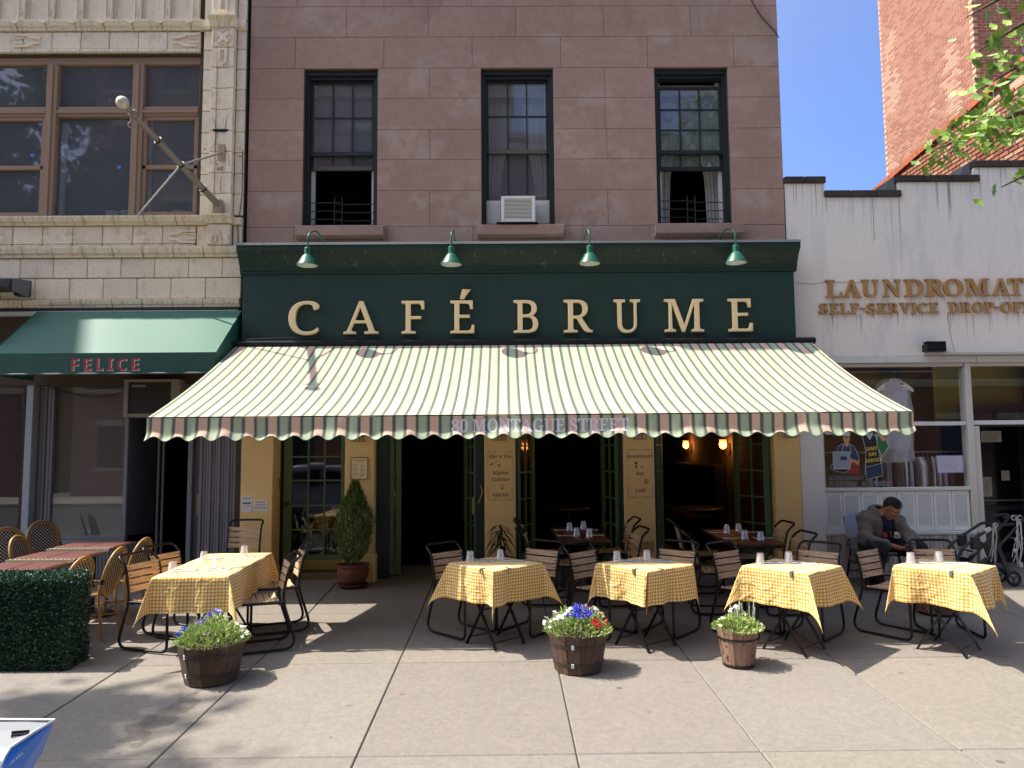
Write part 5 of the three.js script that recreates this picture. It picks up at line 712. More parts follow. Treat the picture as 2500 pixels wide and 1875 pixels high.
  dec('number_decal', 'small white number card reading 78 in the window corner', (g, W, H) => { g.fillStyle = '#d8d8d4'; g.fillRect(0, 0, W, H); g.fillStyle = '#111'; g.font = 'bold 84px sans-serif'; g.textAlign = 'center'; g.fillText('78', W / 2, 80); }, 4.06, 4.16, 1.9, 1.98, 120, 96);
  dec('poster', 'lilac bordered notice taped inside the laundromat window', (g, W, H) => { g.fillStyle = '#8d90c8'; g.fillRect(0, 0, W, H); g.fillStyle = '#b9b7c6'; g.fillRect(10, 10, W - 20, H - 20); g.fillStyle = '#9a98ae'; for (let i = 0; i < 8; i++) g.fillRect(26, 26 + i * 15, 150 + (i * 37) % 50, 6); }, 5.47, 5.81, 1.4, 1.62, 256, 166);
}
// ---------- brick neighbours ----------
{
  const bt = [['#8c5642'], ['#96634d'], ['#9e6f57'], ['#7e4c3c']].map(([c]) => std({ color: c, roughness: 0.95, bumpMap: fineT, bumpScale: 0.002 })), pale = std({ color: '#aa866e', roughness: 0.95 });
  const mort = std({ color: '#b69a80', roughness: 1 });
  const r = rng(91);
  // near side wall with a rust coloured coping
  const nb = thing('brick_side_building', 'lower brick side wall topped by a rusty metal coping behind the laundromat', 'building');
  const X1 = 7.26, zA = -9.7, zB_ = -14.6, top = (z) => 6.66 + (z + 14) * 0.088;
  part(nb, 'wall', ext([[-zA, 0], [-zA, top(zA)], [-zB_, top(zB_)], [-zB_, 0]].map(([a, b]) => [a, b]), 6).rotateY(Math.PI / 2).translate(X1 + 0.012, 0, 0), mort);
  const bl = 0.205, bh = 0.07, geo = [0, 1, 2].map((k) => cb(0, 0.024 + k * 0.002, 0, bh - 0.018, 0, bl - 0.018, 0.004)); const rest = []; let cnt = 0;
  const list = []; for (let j = 0; j < 36; j++) { const y = 4.3 + j * bh; for (let i = 0; i < 26; i++) { const z = zB_ + 0.02 + i * bl + (j % 2) * bl / 2; if (z + bl > zA || y + bh > top(z) - 0.02) continue; list.push([y, z]); } }
  list.sort((a, b) => b[1] - a[1]);
  for (const [y, z] of list) { const vis = y > 5.0 && z > -13.9; if (vis && cnt < 300) { cnt++; part(nb, 'brick', geo[r() * 3 | 0], r() < 0.14 ? pale : bt[r() * 4 | 0], [X1 - 0.018, y, z]); } else rest.push(geo[0].clone().translate(X1 - 0.018, y, z)); }
  part(nb, 'brickwork', rest, bt[1]).userData = { kind: 'stuff' };
  const rust = std({ map: tex(256, 256, (u, v, i, j) => mix([176, 88, 52], [112, 92, 84], smooth(0.45, 0.7, fbm(u, v, 10, 4, 801))), { size: 0.7 }), roughness: 0.8 });
  for (let i = 0; i < 5; i++) { const z0 = lerp(zA, zB_, i / 5), z1 = lerp(zA, zB_, (i + 1) / 5); part(nb, 'coping', bar([X1 + 0.1, top(z0) + 0.05, z0], [X1 + 0.1, top(z1) + 0.05, z1 + 0.01], 0.3, 0.1), rust); }
  // tall block behind
  const tbk = thing('tall_brick_building', 'tall red brick building behind the laundromat with its side wall in the sun', 'building');
  const X2 = 10.55, za = -16, zb = -20.05;
  part(tbk, 'wall', bx(X2 + 0.012, X2 + 9, 0, 19, zb, za - 0.012), mort);
  const fs = [[], [], [], []], side = (y, z, k) => fs[k].push(bx(X2 + 0.004, X2 + 0.02, y, y + 0.054, z, z + 0.19));
  for (let j = 0; j < 120; j++) for (let i = 0; i < 20; i++) { const z = zb + i * 0.212 + (j % 2) * 0.106; if (z + 0.2 > za - 0.03) continue; const y = 6.4 + j * 0.0745; const n = fbm(z * 0.07 + 0.5, y * 0.05, 16, 3, 811); side(y, z, n > 0.6 && r() < 0.7 ? 3 : r() * 3 | 0); }
  const ff = [[], []]; for (let j = 0; j < 100; j++) for (let i = 0; i < 14; i++) { const y = 6.4 + j * 0.0745, x = X2 - 0.004 + i * 0.212 + (j % 2) * 0.106; ff[r() * 2 | 0].push(bx(x, x + 0.19, y, y + 0.054, za - 0.02, za - 0.004)); }
  for (let k = 0; k < 4; k++) part(tbk, 'brickwork', fs[k], k === 3 ? pale : bt[k]).userData = { kind: 'stuff' };
  for (let k = 0; k < 2; k++) part(tbk, 'brickwork', ff[k], bt[k]).userData = { kind: 'stuff' };
  const wn = sub(tbk, 'window'); part(wn, 'frame', [cb(X2 + 1.0, X2 + 2.2, 10.6, 10.75, za, za + 0.06, 0.01), cb(X2 + 1.0, X2 + 2.2, 9.2, 9.3, za, za + 0.08, 0.01)], pale); part(wn, 'pane', bx(X2 + 1.05, X2 + 2.15, 9.3, 10.6, za + 0.005, za + 0.02), std({ color: '#8b8f94', roughness: 0.2 }));
}
// ---------- slatted chairs ----------
const woodT = tex(512, 512, (u, v, i, j) => { const g = fbm(u, v * 0.08, 60, 4, 901), k = (g - 0.5) * 70 + (hsh(i, j, 4) - 0.5) * 8; return [196 + k, 166 + k * 0.95, 132 + k * 0.9]; }, { size: [0.5, 0.5] });
const woodR = woodT.clone(); woodR.rotation = Math.PI / 2; woodR.needsUpdate = true;
const slatM = [1, 0.93, 1.05].map((s) => std({ map: woodT, color: lin(s, s * 0.98, s * 0.95), roughness: 0.75 }));
function bentSlat(w, len, t, dip) { const g = new THREE.BoxGeometry(w, t, len, 1, 1, 6), p = g.attributes.position; for (let i = 0; i < p.count; i++) { const s = p.getZ(i) / (len / 2); p.setY(i, p.getY(i) - dip * (1 - s * s)); } g.computeVertexNormals(); const uv = g.attributes.uv; for (let i = 0; i < p.count; i++) uv.setXY(i, p.getX(i) + 0.2, p.getZ(i)); return g; }
function makeChair(mats) {
  const c = new THREE.Group(), h = 0.195, side = (s) => [[-0.19, 0.415, s * h], [0.245, 0.425, s * h], [0.25, 0.013, s * h], [-0.31, 0.013, s * h], [-0.17, 0.45, s * h], [-0.235, 0.74, s * h], [-0.33, 0.815, s * h]];
  const L = side(-1), Rr = side(1).reverse();
  part(c, 'tube_frame', pipe([...L, ...Rr], 0.0125, [0, 0.07, 0.06, 0.13, 0.12, 0.05, 0.06, 0.06, 0.05, 0.12, 0.13, 0.06, 0.07], 8), M.black);
  part(c, 'seat_bar', [rod([0.2, 0.408, -h], [0.2, 0.408, h], 0.009, 6), rod([-0.15, 0.4, -h], [-0.15, 0.4, h], 0.009, 6)], M.black);
  const sg = bentSlat(0.048, 0.385, 0.014, 0.016), bg = bentSlat(0.051, 0.385, 0.012, 0.014); const sc = [];
  for (let i = 0; i < 7; i++) { const x = 0.225 - i * 0.058, y = 0.441 - 0.014 * Math.sin(i / 6 * Math.PI) - (i > 4 ? 0.004 * (i - 4) : 0); part(c, 'seat_slat', sg, mats[(i * 2 + 1) % 3], [x, y, 0], [0, 0, 0.04 * (i - 3) * -0.5]); for (const s of [-1, 1]) sc.push(T(cyl(0.005, 0.005, 0.004, 6), x, y + 0.007, s * 0.172)); }
  for (let i = 0; i < 4; i++) { const y = 0.525 + i * 0.0625, x = -0.175 - (y - 0.47) * 0.22; part(c, 'back_slat', bg, mats[i % 3], [x, y, 0], [0, 0, Math.PI / 2 + 0.22 - Math.PI]); for (const s of [-1, 1]) sc.push(T(cyl(0.006, 0.006, 0.006, 6).rotateZ(Math.PI / 2), x + 0.0125, y, s * 0.168)); }
  part(c, 'screw', sc, M.black); return c;
}
const chairA = makeChair(slatM); let nChair = 0;
function chair(x, z, deg, label, weathered, group) { const c = chairA.clone(); c.name = numbered('slatted_chair'); c.userData = { label, category: 'chair', group: group || 'slatted tube chairs at the pavement tables' }; const y = gy(z); c.position.set(x, y + 0.002, z); c.rotation.set(0, -R(deg), 0); if (Math.abs(deg - 90) > 60) c.rotation.z = 0; scene.add(c); return c; }
const TB = [[-0.103, -6.94, 47], [1.235, -6.84, 52], [2.5, -6.68, 48], [3.82, -6.62, 50]];
const where = ['opposite the dracaena', 'behind the red-flowered barrel', 'behind the daisy barrel', 'before the seated person'];
const rel = [[-0.32, -0.35, 45, 0.31, -0.4, 128], [-0.34, -0.38, 46, 0.28, -0.4, 130], [-0.25, -0.46, 54, 0.33, -0.43, 133], [-0.21, -0.5, 54, 0.3, -0.5, 96]];
TB.forEach(([x, z], k) => {
  chair(x + rel[k][0], z + rel[k][1], rel[k][2], 'slatted chair left of the square gingham table ' + where[k], true);
  chair(x + rel[k][3], z + rel[k][4], rel[k][5], 'slatted chair right of the square gingham table ' + where[k], true);
});
chair(-3.13, -6.96, 19, 'sunlit slatted chair beside the hedge at the long gingham table', false); chair(-3.14, -7.42, 20, 'sunlit slatted chair farther from the hedge on the rattan side of the long table', false);
chair(-2.22, -6.88, 157, 'slatted chair beside the flower barrel at the long gingham table', false); chair(-2.25, -7.48, 157, 'slatted chair nearer the glazed door on the right of the long table', false);
chair(-3.17, -8.98, 91, 'slatted chair against the tan pillar at the head of the long table', true);
const gA = 'slatted chairs at the bare wooden tables';
chair(0.42, -9.02, 2, 'slatted chair by the dracaena pillar at the bare wooden table', true, gA); chair(0.44, -8.42, 4, 'slatted chair with its back to the entrance at a bare wooden table', true, gA);
chair(1.24, -9.05, 177, 'slatted chair against the Restaurant pillar at the bare wooden table', false, gA); chair(1.2, -8.35, 172, 'slatted chair below the Restaurant lettering, second from the pillar', false, gA);
chair(2.23, -8.85, 5, 'slatted chair with its back to the Restaurant pillar at the far wooden table', true, gA); chair(2.2, -8.0, 8, 'slatted chair turned to the far wooden table, behind the gingham tables', true, gA);
chair(2.9, -8.65, 178, 'slatted chair against the end pillar at the far wooden table', false, gA); chair(2.86, -7.95, 174, 'slatted chair in front of the end pillar at the far wooden table', false, gA);

// ---------- folding tables ----------
function makeTable(hx, hz, height, topMat, slats) {
  const t = new THREE.Group(), y = height;
  if (slats) { const n = Math.round(hx * 2 / 0.09), w = hx * 2 / n; for (let i = 0; i < n; i++) for (let k = 0; k < 2; k++) part(t, 'top_slat', uvm(cb(-w / 2 + 0.003, w / 2 - 0.003, -0.02, 0, k ? 0.003 : -hz, k ? hz : -0.003, 0.003), i * 0.13, k * 0.21), topMat[(i * 2 + k) % topMat.length], [-hx + (i + 0.5) * w, y, 0]); part(t, 'top_frame', [bx(-hx, hx, y - 0.045, y - 0.021, -hz, -hz + 0.03), bx(-hx, hx, y - 0.045, y - 0.021, hz - 0.03, hz), bx(-hx, -hx + 0.03, y - 0.045, y - 0.021, -hz + 0.03, hz - 0.03), bx(hx - 0.03, hx, y - 0.045, y - 0.021, -hz + 0.03, hz - 0.03)], M.black); }
  else part(t, 'top', cb(-hx, hx, y - 0.022, y, -hz, hz, 0.004), topMat[0]);
  const fz = Math.min(hz * 0.62, 0.5), yt = y - 0.03;
  for (const s of [-1, 1]) { part(t, 'leg', bar([-0.19, 0.0, s * fz], [0.24, yt, s * fz], 0.012, 0.028, V(0, 0, 1)), M.black); part(t, 'leg', bar([0.19, 0.0, s * fz - s * 0.014], [-0.24, yt, s * fz - s * 0.014], 0.012, 0.028, V(0, 0, 1)), M.black); }
  part(t, 'stretcher', [rod([-0.16, 0.06, -fz], [-0.16, 0.06, fz], 0.006, 6), rod([0.16, 0.06, -fz], [0.16, 0.06, fz], 0.006, 6), rod([0, yt * 0.47, -fz], [0, yt * 0.47, fz], 0.006, 6)], M.black);
  return t;
}
function place(o, name, label, cat, pos, turn, group) { const c = o.clone(); c.name = numbered(name); c.userData = { label, category: cat }; if (group) c.userData.group = group; c.position.set(...pos); c.rotation.y = turn; scene.add(c); return c; }
const TH = 0.71, baseSq = makeTable(0.3, 0.3, TH, [slatM[1]]), baseLong = makeTable(0.305, 0.68, TH, [slatM[1]]);
TB.forEach(([x, z, a], k) => place(baseSq, 'folding_table', 'square folding table under a gingham cloth ' + where[k], 'table', [x, gy(z) + 0.002, z], -R(a), 'folding tables under gingham cloths'));
const T1 = [-2.66, -7.04, 3]; place(baseLong, 'folding_table', 'long folding table under a gingham cloth beside the hedge', 'table', [T1[0], gy(T1[1]) + 0.002, T1[1]], R(T1[2]), 'folding tables under gingham cloths');
const tkM = [['#7a4a28'], ['#6a3d20'], ['#8a5730']].map(([c]) => std({ map: woodT, color: c, roughness: 0.5 }));
const baseWood = makeTable(0.27, 0.66, 0.7, tkM, true);
const WT = [[0.82, -8.68], [2.6, -8.42]]; WT.forEach(([x, z], k) => place(baseWood, 'wooden_table', ['bare slatted wooden table by the dracaena pillar under the awning', 'bare slatted wooden table before the sconce lit window under the awning'][k], 'table', [x, gy(z) + 0.004, z], R(k ? -1 : 1), 'bare wooden tables under the awning'));

// ---------- gingham cloths ----------
const gingT = tex(128, 128, (u, v, i, j) => { const n = 4, a = (u * n) % 1 < 0.5, b = (v * n) % 1 < 0.5, k = (hsh(i, j, 3) - 0.5) * 10; const c = a && b ? [204, 140, 38] : a || b ? [234, 192, 96] : [248, 237, 200]; return [c[0] + k, c[1] + k, c[2] + k]; }, { size: 0.112 });
const creaseT = tex(512, 512, (u, v) => { let c = 0; for (const [f, s, k] of [[5, 971, 90], [9, 973, 60], [17, 977, 30]]) { const n = fbm(u, v, f, 2, s); c += (1 - Math.abs(n - 0.5) * 7) * k * (Math.abs(n - 0.5) < 0.143 ? 1 : 0); } return 60 + c; }, { data: true, size: 0.62 });
const clothM = phys({ map: gingT, roughness: 0.95, transmission: 0.22, thickness: 0, side: THREE.DoubleSide, bumpMap: creaseT, bumpScale: 0.012 });
function clothGeo(ax, az, d, seed, o = {}) {
  const r = rng(seed), P = Array.from({ length: 16 }, () => r() * 6.28), A = (h) => { const s = []; const n = 14; for (let i = 0; i <= n; i++) s.push(-h - d + d * i / n); const m = Math.round(h * 2 / 0.035); for (let i = 1; i < m; i++) s.push(-h + 2 * h * i / m); for (let i = 0; i <= n; i++) s.push(h + d * i / n); return s; };
  const U = A(ax), W = A(az), flare = o.flare ?? 0.1, phiM = o.phi ?? 0.62;
  const wave = (s, k) => 0.5 * Math.sin(s * 7 + P[k]) + 0.3 * Math.sin(s * 15 + P[k + 4]) + 0.2 * Math.sin(s * 29 + P[k + 8]);
  const fn = (u, w) => {
    const p = Math.max(0, Math.abs(u) - ax), q = Math.max(0, Math.abs(w) - az), su = Math.sign(u), sw = Math.sign(w);
    const cx = clamp(u, -ax, ax), cz = clamp(w, -az, az);
    if (!p && !q) return [u, 0.0025 + 0.0012 * Math.sin(u * 21 + P[1]) * Math.sin(w * 17 + P[2]), w];
    if (!q || !p) { const h = p || q, along = p ? w : u, half = p ? az : ax, k = p ? (su > 0 ? 0 : 1) : (sw > 0 ? 2 : 3); const ease = 1 - Math.pow(Math.abs(along) / half, 4); const out = 0.006 * Math.min(1, h / 0.02) + h * (flare + (o.wave ?? 0.16) * wave(along, k) * (0.35 + 0.65 * ease)); const drop = Math.sqrt(Math.max(0, h * h - (out * 0.8) ** 2)); return p ? [su * (ax + out), -drop, cz] : [cx, -drop, sw * (az + out)]; }
    const rr = Math.hypot(p, q), th = Math.atan2(q, p), kk = (su > 0 ? 0 : 1) + (sw > 0 ? 0 : 2), pm = phiM * (o.corner ? o.corner[kk] : 1);
    const s2 = Math.sin(2 * th), phi = 0.1 + pm * Math.pow(s2, 0.7), psi = Math.PI / 4 + (th - Math.PI / 4) * 0.55 + 0.1 * Math.sin(P[kk] * 3) * s2;
    const hor = rr * Math.sin(phi), e0 = wave(p ? sw * az : 0, su > 0 ? 0 : 1), e1 = wave(su * ax, sw > 0 ? 2 : 3), wv = (o.wave ?? 0.16) * 0.35, b = (1 - s2);
    const ox = rr * (flare + wv * e0) * Math.cos(th) * b, oz = rr * (flare + wv * e1) * Math.sin(th) * b, sw2 = rr * (kk === 0 ? (o.swing ?? 0) : 0.12 * Math.sin(P[kk + 6])) * s2;
    return [su * (ax + 0.006 * Math.min(1, rr / 0.02) + ox + hor * Math.cos(psi) * (s2) + 0) + sw2, -rr * Math.cos(phi), sw * (az + 0.006 * Math.min(1, rr / 0.02) + oz + hor * Math.sin(psi) * (s2)) - sw2 * su * sw * -1];
  };
  const nu = U.length, nw = W.length, pos = [], uv = [], idx = [];
  for (let j = 0; j < nw; j++) for (let i = 0; i < nu; i++) { const c = fn(U[i], W[j]); pos.push(...c); uv.push(U[i], W[j]); }
  for (let j = 0; j < nw - 1; j++) for (let i = 0; i < nu - 1; i++) { const a = j * nu + i, b = a + nu; idx.push(a, b, a + 1, a + 1, b, b + 1); }
  const g = new THREE.BufferGeometry(); g.setAttribute('position', new THREE.Float32BufferAttribute(pos, 3)); g.setAttribute('uv', new THREE.Float32BufferAttribute(uv, 2)); g.setIndex(idx); g.computeVertexNormals(); return g;
}
TB.forEach(([x, z, a], k) => { const m = solo('tablecloth', 'yellow gingham cloth clipped over the square table ' + where[k], 'tablecloth', clothGeo(0.302, 0.302, [0.3, 0.29, 0.3, 0.3][k], 71 + k * 13, { phi: 0.22, wave: [0.24, 0.3, 0.26, 0.34][k], flare: [0.05, 0.02, 0.07, 0.04][k], swing: [0, -0.45, 0.35, 0.5][k], corner: [0.15, 1, 0.9, 1.1].map((c, i) => c * (1 + 0.25 * Math.sin(k * 5 + i * 3))) }), clothM, 'yellow gingham tablecloths'); m.position.set(x, gy(z) + TH + 0.003, z); m.rotation.y = -R(a); });
{ const m = solo('tablecloth', 'yellow gingham cloth over the long table beside the hedge', 'tablecloth', clothGeo(0.31, 0.69, 0.29, 5, { phi: 0.3, wave: 0.16, flare: 0.03 }), clothM, 'yellow gingham tablecloths'); m.position.set(T1[0], gy(T1[1]) + TH + 0.003, T1[1]); m.rotation.y = R(T1[2]); }
// cloth clips on the near edges
{ const cl = new THREE.Group(); part(cl, 'clip_body', [bx(-0.012, 0.012, 0.004, 0.006, -0.05, 0.008), bx(-0.012, 0.012, -0.034, 0.006, 0.008, 0.011), bx(-0.012, 0.012, -0.034, -0.032, -0.03, 0.008)], M.steel);
  TB.forEach(([x, z, a], k) => [[0.06, 0], [-0.1, 1]].forEach(([t, s], i) => { if (k > 1 && i) return; const an = -R(a), g = place(cl, 'cloth_clip', 'steel clip on the ' + (i ? 'right' : 'left') + ' near edge of the gingham table ' + where[k], 'clip', [0, 0, 0], 0, 'steel tablecloth clips'); const lx = s ? 0.312 : t + 0.1, lz = s ? -t + 0.02 : 0.312, c = Math.cos(an), sn = Math.sin(an); g.position.set(x + lx * c + lz * sn, gy(z) + TH + 0.004, z - lx * sn + lz * c); g.rotation.y = an + (s ? Math.PI / 2 : 0); })); }
// ---------- tumblers, napkins, cutlery ----------
{
  const gl = phys({ color: '#ffffff', transmission: 0.82, roughness: 0.06, thickness: 0, ior: 1.6 });
  const cup = (() => { const g = lathe([[0.0, 0.084], [0.024, 0.084], [0.0375, 0.0], [0.0405, 0.0], [0.0285, 0.094], [0.026, 0.097], [0.0, 0.097]].reverse(), 27), p = g.attributes.position; for (let i = 0; i < p.count; i++) { const x = p.getX(i), z = p.getZ(i), y = p.getY(i), rr = Math.hypot(x, z); if (rr < 0.02 || y < 0.02) continue; const k = 1 + 0.03 * Math.abs(Math.cos(Math.atan2(z, x) * 4.5)) * (y > 0.03 ? 1 : 0.4); p.setX(i, x * k); p.setZ(i, z * k); } g.computeVertexNormals(); return g; })();
  const napM = std({ color: '#d9dbe0', roughness: 0.95 }), nap = grid(10, 6, (u, v) => [(u - 0.5) * 0.2, 0.004 + 0.002 * Math.sin(u * 9) * Math.sin(v * 6), (v - 0.5) * 0.1]);
  const napG = [nap, grid(10, 6, (u, v) => [(u - 0.5) * 0.2, 0.001, (v - 0.5) * 0.1])];
  const fk = () => { const s = shapeOf([[-0.004, -0.1], [0.004, -0.1], [0.003, 0.02], [0.011, 0.045], [0.011, 0.09], [0.008, 0.09], [0.008, 0.055], [0.004, 0.055], [0.004, 0.09], [0.0015, 0.09], [0.0015, 0.055], [-0.0015, 0.055], [-0.0015, 0.09], [-0.004, 0.09], [-0.004, 0.055], [-0.008, 0.055], [-0.008, 0.09], [-0.011, 0.09], [-0.011, 0.045], [-0.003, 0.02]]); return ext(s, 0.002).rotateX(-Math.PI / 2); };
  const kf = () => ext(shapeOf([[-0.005, -0.11], [0.005, -0.11], [0.005, -0.01], [0.009, 0], [0.008, 0.08], [0.0, 0.105], [-0.003, 0.0]]), 0.002).rotateX(-Math.PI / 2);
  const FK = fk(), KF = kf();
  const put = (x, y, z, a, lx, lz, da, lab, set) => { const c = Math.cos(a), s = Math.sin(a), X = x + lx * c + lz * s, Z = z - lx * s + lz * c; return [X, y, Z]; };
  const setting = (tx, ty, tz, a, lx, lz, glx, glz, da, lab) => {
    const g = solo('tumbler', 'upturned glass tumbler ' + lab, 'glass', cup, gl, 'upturned tumblers on the tables'); g.position.set(...put(tx, ty, tz, a, glx, glz)); g.rotation.y = a;
    const n = thing('napkin', 'white napkin ' + lab, 'napkin', put(tx, ty, tz, a, lx, lz), a + da, 'folded napkins on the tables'); part(n, 'fold', napG, napM);
    const P = put(tx, ty + 0.0075, tz, a, lx, lz);
    const f = solo('fork', 'steel fork ' + lab, 'fork', FK, M.steel, 'forks on the napkins'); f.position.set(P[0] - 0.015, P[1], P[2]); f.rotation.y = a + da + 1.2;
    const k = solo('knife', 'steel knife ' + lab, 'knife', KF, M.steel, 'knives on the napkins'); k.position.set(P[0] + 0.02, P[1] + 0.001, P[2] + 0.01); k.rotation.y = a + da + 1.75;
  };
  TB.forEach(([x, z, a], k) => { const y = gy(z) + TH + 0.0075, an = -R(a); setting(x, y, z, an, -0.18, -0.02, -0.24, 0.1, 0.5, 'on the left side of the gingham table ' + where[k]); setting(x, y, z, an, 0.02, -0.2, -0.1, -0.15, 0.6, 'on the right side of the gingham table ' + where[k]); });
  { const [x, z, a] = T1, y = gy(z) + TH + 0.0075, an = R(a); const W = ['beside the hedge chair', 'by the second rattan side chair', 'beside the barrel side chair', 'nearest the glazed door']; [[-0.16, 0.38, -0.22, 0.5], [-0.16, -0.3, -0.17, -0.12], [0.12, 0.35, 0.07, 0.24], [0.12, -0.4, 0.09, -0.5]].forEach(([lx, lz, gx, gz], i) => setting(x, y, z, an, lx, lz, gx, gz, 0, 'on the long gingham table ' + W[i])); }
  WT.forEach(([x, z], k) => { const y = gy(z) + 0.708; [[-0.16, 0.25, -0.05, 0.3], [0.16, 0.25, 0.08, 0.42], [-0.16, -0.3, -0.08, -0.25], [0.16, -0.3, 0.1, -0.4]].forEach(([lx, lz, gx, gz], i) => setting(x, y, z, 0, lx, lz, gx, gz, 0, ['near left', 'near right', 'far left', 'far right'][i].replace(/near|far/, (m) => m === 'near' ? 'street end' : 'door end') + ' of the bare wooden table ' + (k ? 'before the sconces' : 'by the dracaena'))); });
}
// two small brass-edged tables inside
[[0.95, -11.6, 'inside the middle opening'], [2.9, -11.3, 'inside beside the banquette']].forEach(([x, z, l]) => { const t = thing('round_table', 'round brass edged table ' + l, 'table', [x, 0.115, z], 0, 'round tables inside the cafe'); part(t, 'top', T(cyl(0.33, 0.33, 0.025, 32), 0, 0.72, 0), M.dark); part(t, 'edge_band', T(new THREE.TorusGeometry(0.332, 0.012, 8, 36).rotateX(Math.PI / 2), 0, 0.72, 0), std({ color: '#b79a55', metalness: 0.9, roughness: 0.3 })); part(t, 'pedestal', [T(cyl(0.03, 0.03, 0.7, 12), 0, 0.355, 0), T(cyl(0.2, 0.22, 0.02, 20), 0, 0.012, 0)], M.black); });

// ---------- rattan tables and chairs ----------
const canT = tex(512, 512, (u, v, i, j) => { const g = fbm(u, v * 0.1, 30, 3, 921), k = (g - 0.5) * 60; return [158 + k, 122 + k, 66 + k * 0.7]; }, { size: 0.3 });
const canM = std({ map: canT, roughness: 0.45 }), wrapM = std({ color: '#2c1d12', roughness: 0.6 });
const weaveT = tex(128, 128, (u, v) => { const a = Math.floor(u * 8), b = Math.floor(v * 8), fu = u * 8 - a, fv = v * 8 - b; const on = (a + b) % 2 === 0 && Math.abs(fu - 0.5) + Math.abs(fv - 0.5) < 0.56; return on ? [206, 192, 160] : [42, 28, 20]; }, { size: 0.17 });
const weaveM = std({ map: weaveT, roughness: 0.6, side: THREE.DoubleSide });
{
  const c = new THREE.Group(), N = 40, tilt = (y) => -0.2 - (y - 0.45) * 0.28;
  const oval = (s, k) => Array.from({ length: N }, (_, i) => { const t = i / N * 2 * Math.PI, y = 0.645 + s * 0.235 * Math.sin(t), z = s * 0.2 * Math.cos(t) * (1 + 0.06 * Math.sin(t)); return V(tilt(y) + k, y, z); });
  part(c, 'back_hoop', sweep(oval(1, 0), 0.016, 8, true), canM); part(c, 'inner_hoop', sweep(oval(0.87, 0.005), 0.011, 6, true), canM);
  part(c, 'back_weave', grid(16, 16, (u, v) => { const y = 0.645 + (v - 0.5) * 2 * 0.2, w = 0.172 * Math.sqrt(Math.max(0.0001, 1 - ((y - 0.645) / 0.202) ** 2)); return [tilt(y) + 0.002, y, (u - 0.5) * 2 * w]; }, (u, v) => { const y = (v - 0.5) * 0.4, w = 0.172 * Math.sqrt(Math.max(0.0001, 1 - ((v - 0.5) * 2 * 0.99) ** 2)); return [(u - 0.5) * 2 * w, y]; }), weaveM);
  const ring = Array.from({ length: 36 }, (_, i) => { const t = i / 36 * 2 * Math.PI; return V(0.02 + 0.215 * Math.cos(t), 0.435, 0.205 * Math.sin(t)); });
  part(c, 'seat_ring', sweep(ring, 0.017, 8, true), canM);
  part(c, 'seat_weave', grid(18, 6, (u, v) => [0.02 + 0.21 * v * Math.cos(u * 6.2832), 0.448 - 0.012 * (1 - v), 0.2 * v * Math.sin(u * 6.2832)], (u, v) => [0.21 * v * Math.cos(u * 6.2832), 0.2 * v * Math.sin(u * 6.2832)]), weaveM);
  const legs = [[0.2, 0.155, 0.235, 0.185], [0.2, -0.155, 0.235, -0.185]];
  for (const [x, z, fx, fz] of legs) { const g = sub(c, 'leg'); part(g, 'cane', rod([x - 0.03, 0.43, z], [fx, 0.002, fz], 0.016), canM); part(g, 'binding', rod([x - 0.005, 0.2, z + (fz - z) * 0.55], [x + 0.003, 0.155, z + (fz - z) * 0.62], 0.0185), wrapM); }
  for (const s of [-1, 1]) { const g = sub(c, 'leg'); part(g, 'cane', pipe([[tilt(0.62) + 0.0, 0.62, s * 0.2], [-0.19, 0.44, s * 0.175], [-0.25, 0.002, s * 0.18]], 0.016, 0.15), canM); part(g, 'binding', rod([tilt(0.6), 0.6, s * 0.198], [tilt(0.55), 0.55, s * 0.19], 0.0195), wrapM); }
  part(c, 'brace', [pipe([[0.21, 0.18, -0.17], [0, 0.2, 0], [-0.22, 0.2, 0.17]], 0.01, 0.1, 6), pipe([[0.21, 0.18, 0.17], [0, 0.2, 0], [-0.22, 0.2, -0.17]], 0.01, 0.1, 6), pipe([[0.18, 0.42, 0.16], [0.2, 0.25, 0.17], [0.05, 0.41, 0.2]], 0.008, 0.06, 6), pipe([[0.18, 0.42, -0.16], [0.2, 0.25, -0.17], [0.05, 0.41, -0.2]], 0.008, 0.06, 6)], canM);
  const spots = [[-4.04, -6.8, 184, 'beside the end of the hedge'], [-3.98, -7.28, 178, 'at the middle dark red table'], [-4.02, -7.88, 182, 'nearest the grey shop door'], [-4.92, -7.55, 2, 'across the red placemats from the slatted chairs'], [-4.9, -8.12, -4, 'by the cafe table nearest the shop window'], [-5.5, -8.55, 40, 'with its back to the papered shop window'], [-5.35, -9.05, 30, 'against the shop window frame']];
  spots.forEach(([x, z, a, l]) => place(c, 'rattan_chair', 'rattan chair with woven oval back ' + l, 'chair', [x, gy(z) + 0.002, z], -R(a), 'woven rattan chairs').scale.setScalar(0.94));
  const t = new THREE.Group(); part(t, 'top', cb(-0.32, 0.32, 0.7, 0.725, -0.29, 0.29, 0.004), std({ color: '#6b4a38', roughness: 0.5 })); const edge = std({ color: '#c7b892', roughness: 0.5 }); part(t, 'woven_band', bx(-0.318, 0.318, 0.7252, 0.7262, 0.23, 0.288), weaveM); part(t, 'edge_strip', [bx(-0.322, 0.322, 0.7, 0.724, 0.2905, 0.294)], edge); part(t, 'pedestal', [T(cyl(0.035, 0.035, 0.69, 12), 0, 0.355, 0), T(cyl(0.21, 0.23, 0.025, 20), 0, 0.014, 0)], M.black);
  const pm = new THREE.Group(); part(pm, 'mat', cb(-0.15, 0.15, 0.0, 0.006, -0.2, 0.2, 0.002), std({ color: '#5a2a26', roughness: 0.6 })); part(pm, 'piping', [bx(-0.149, 0.149, 0.001, 0.005, 0.2005, 0.203)], std({ color: '#b98f7c', roughness: 0.6 }));
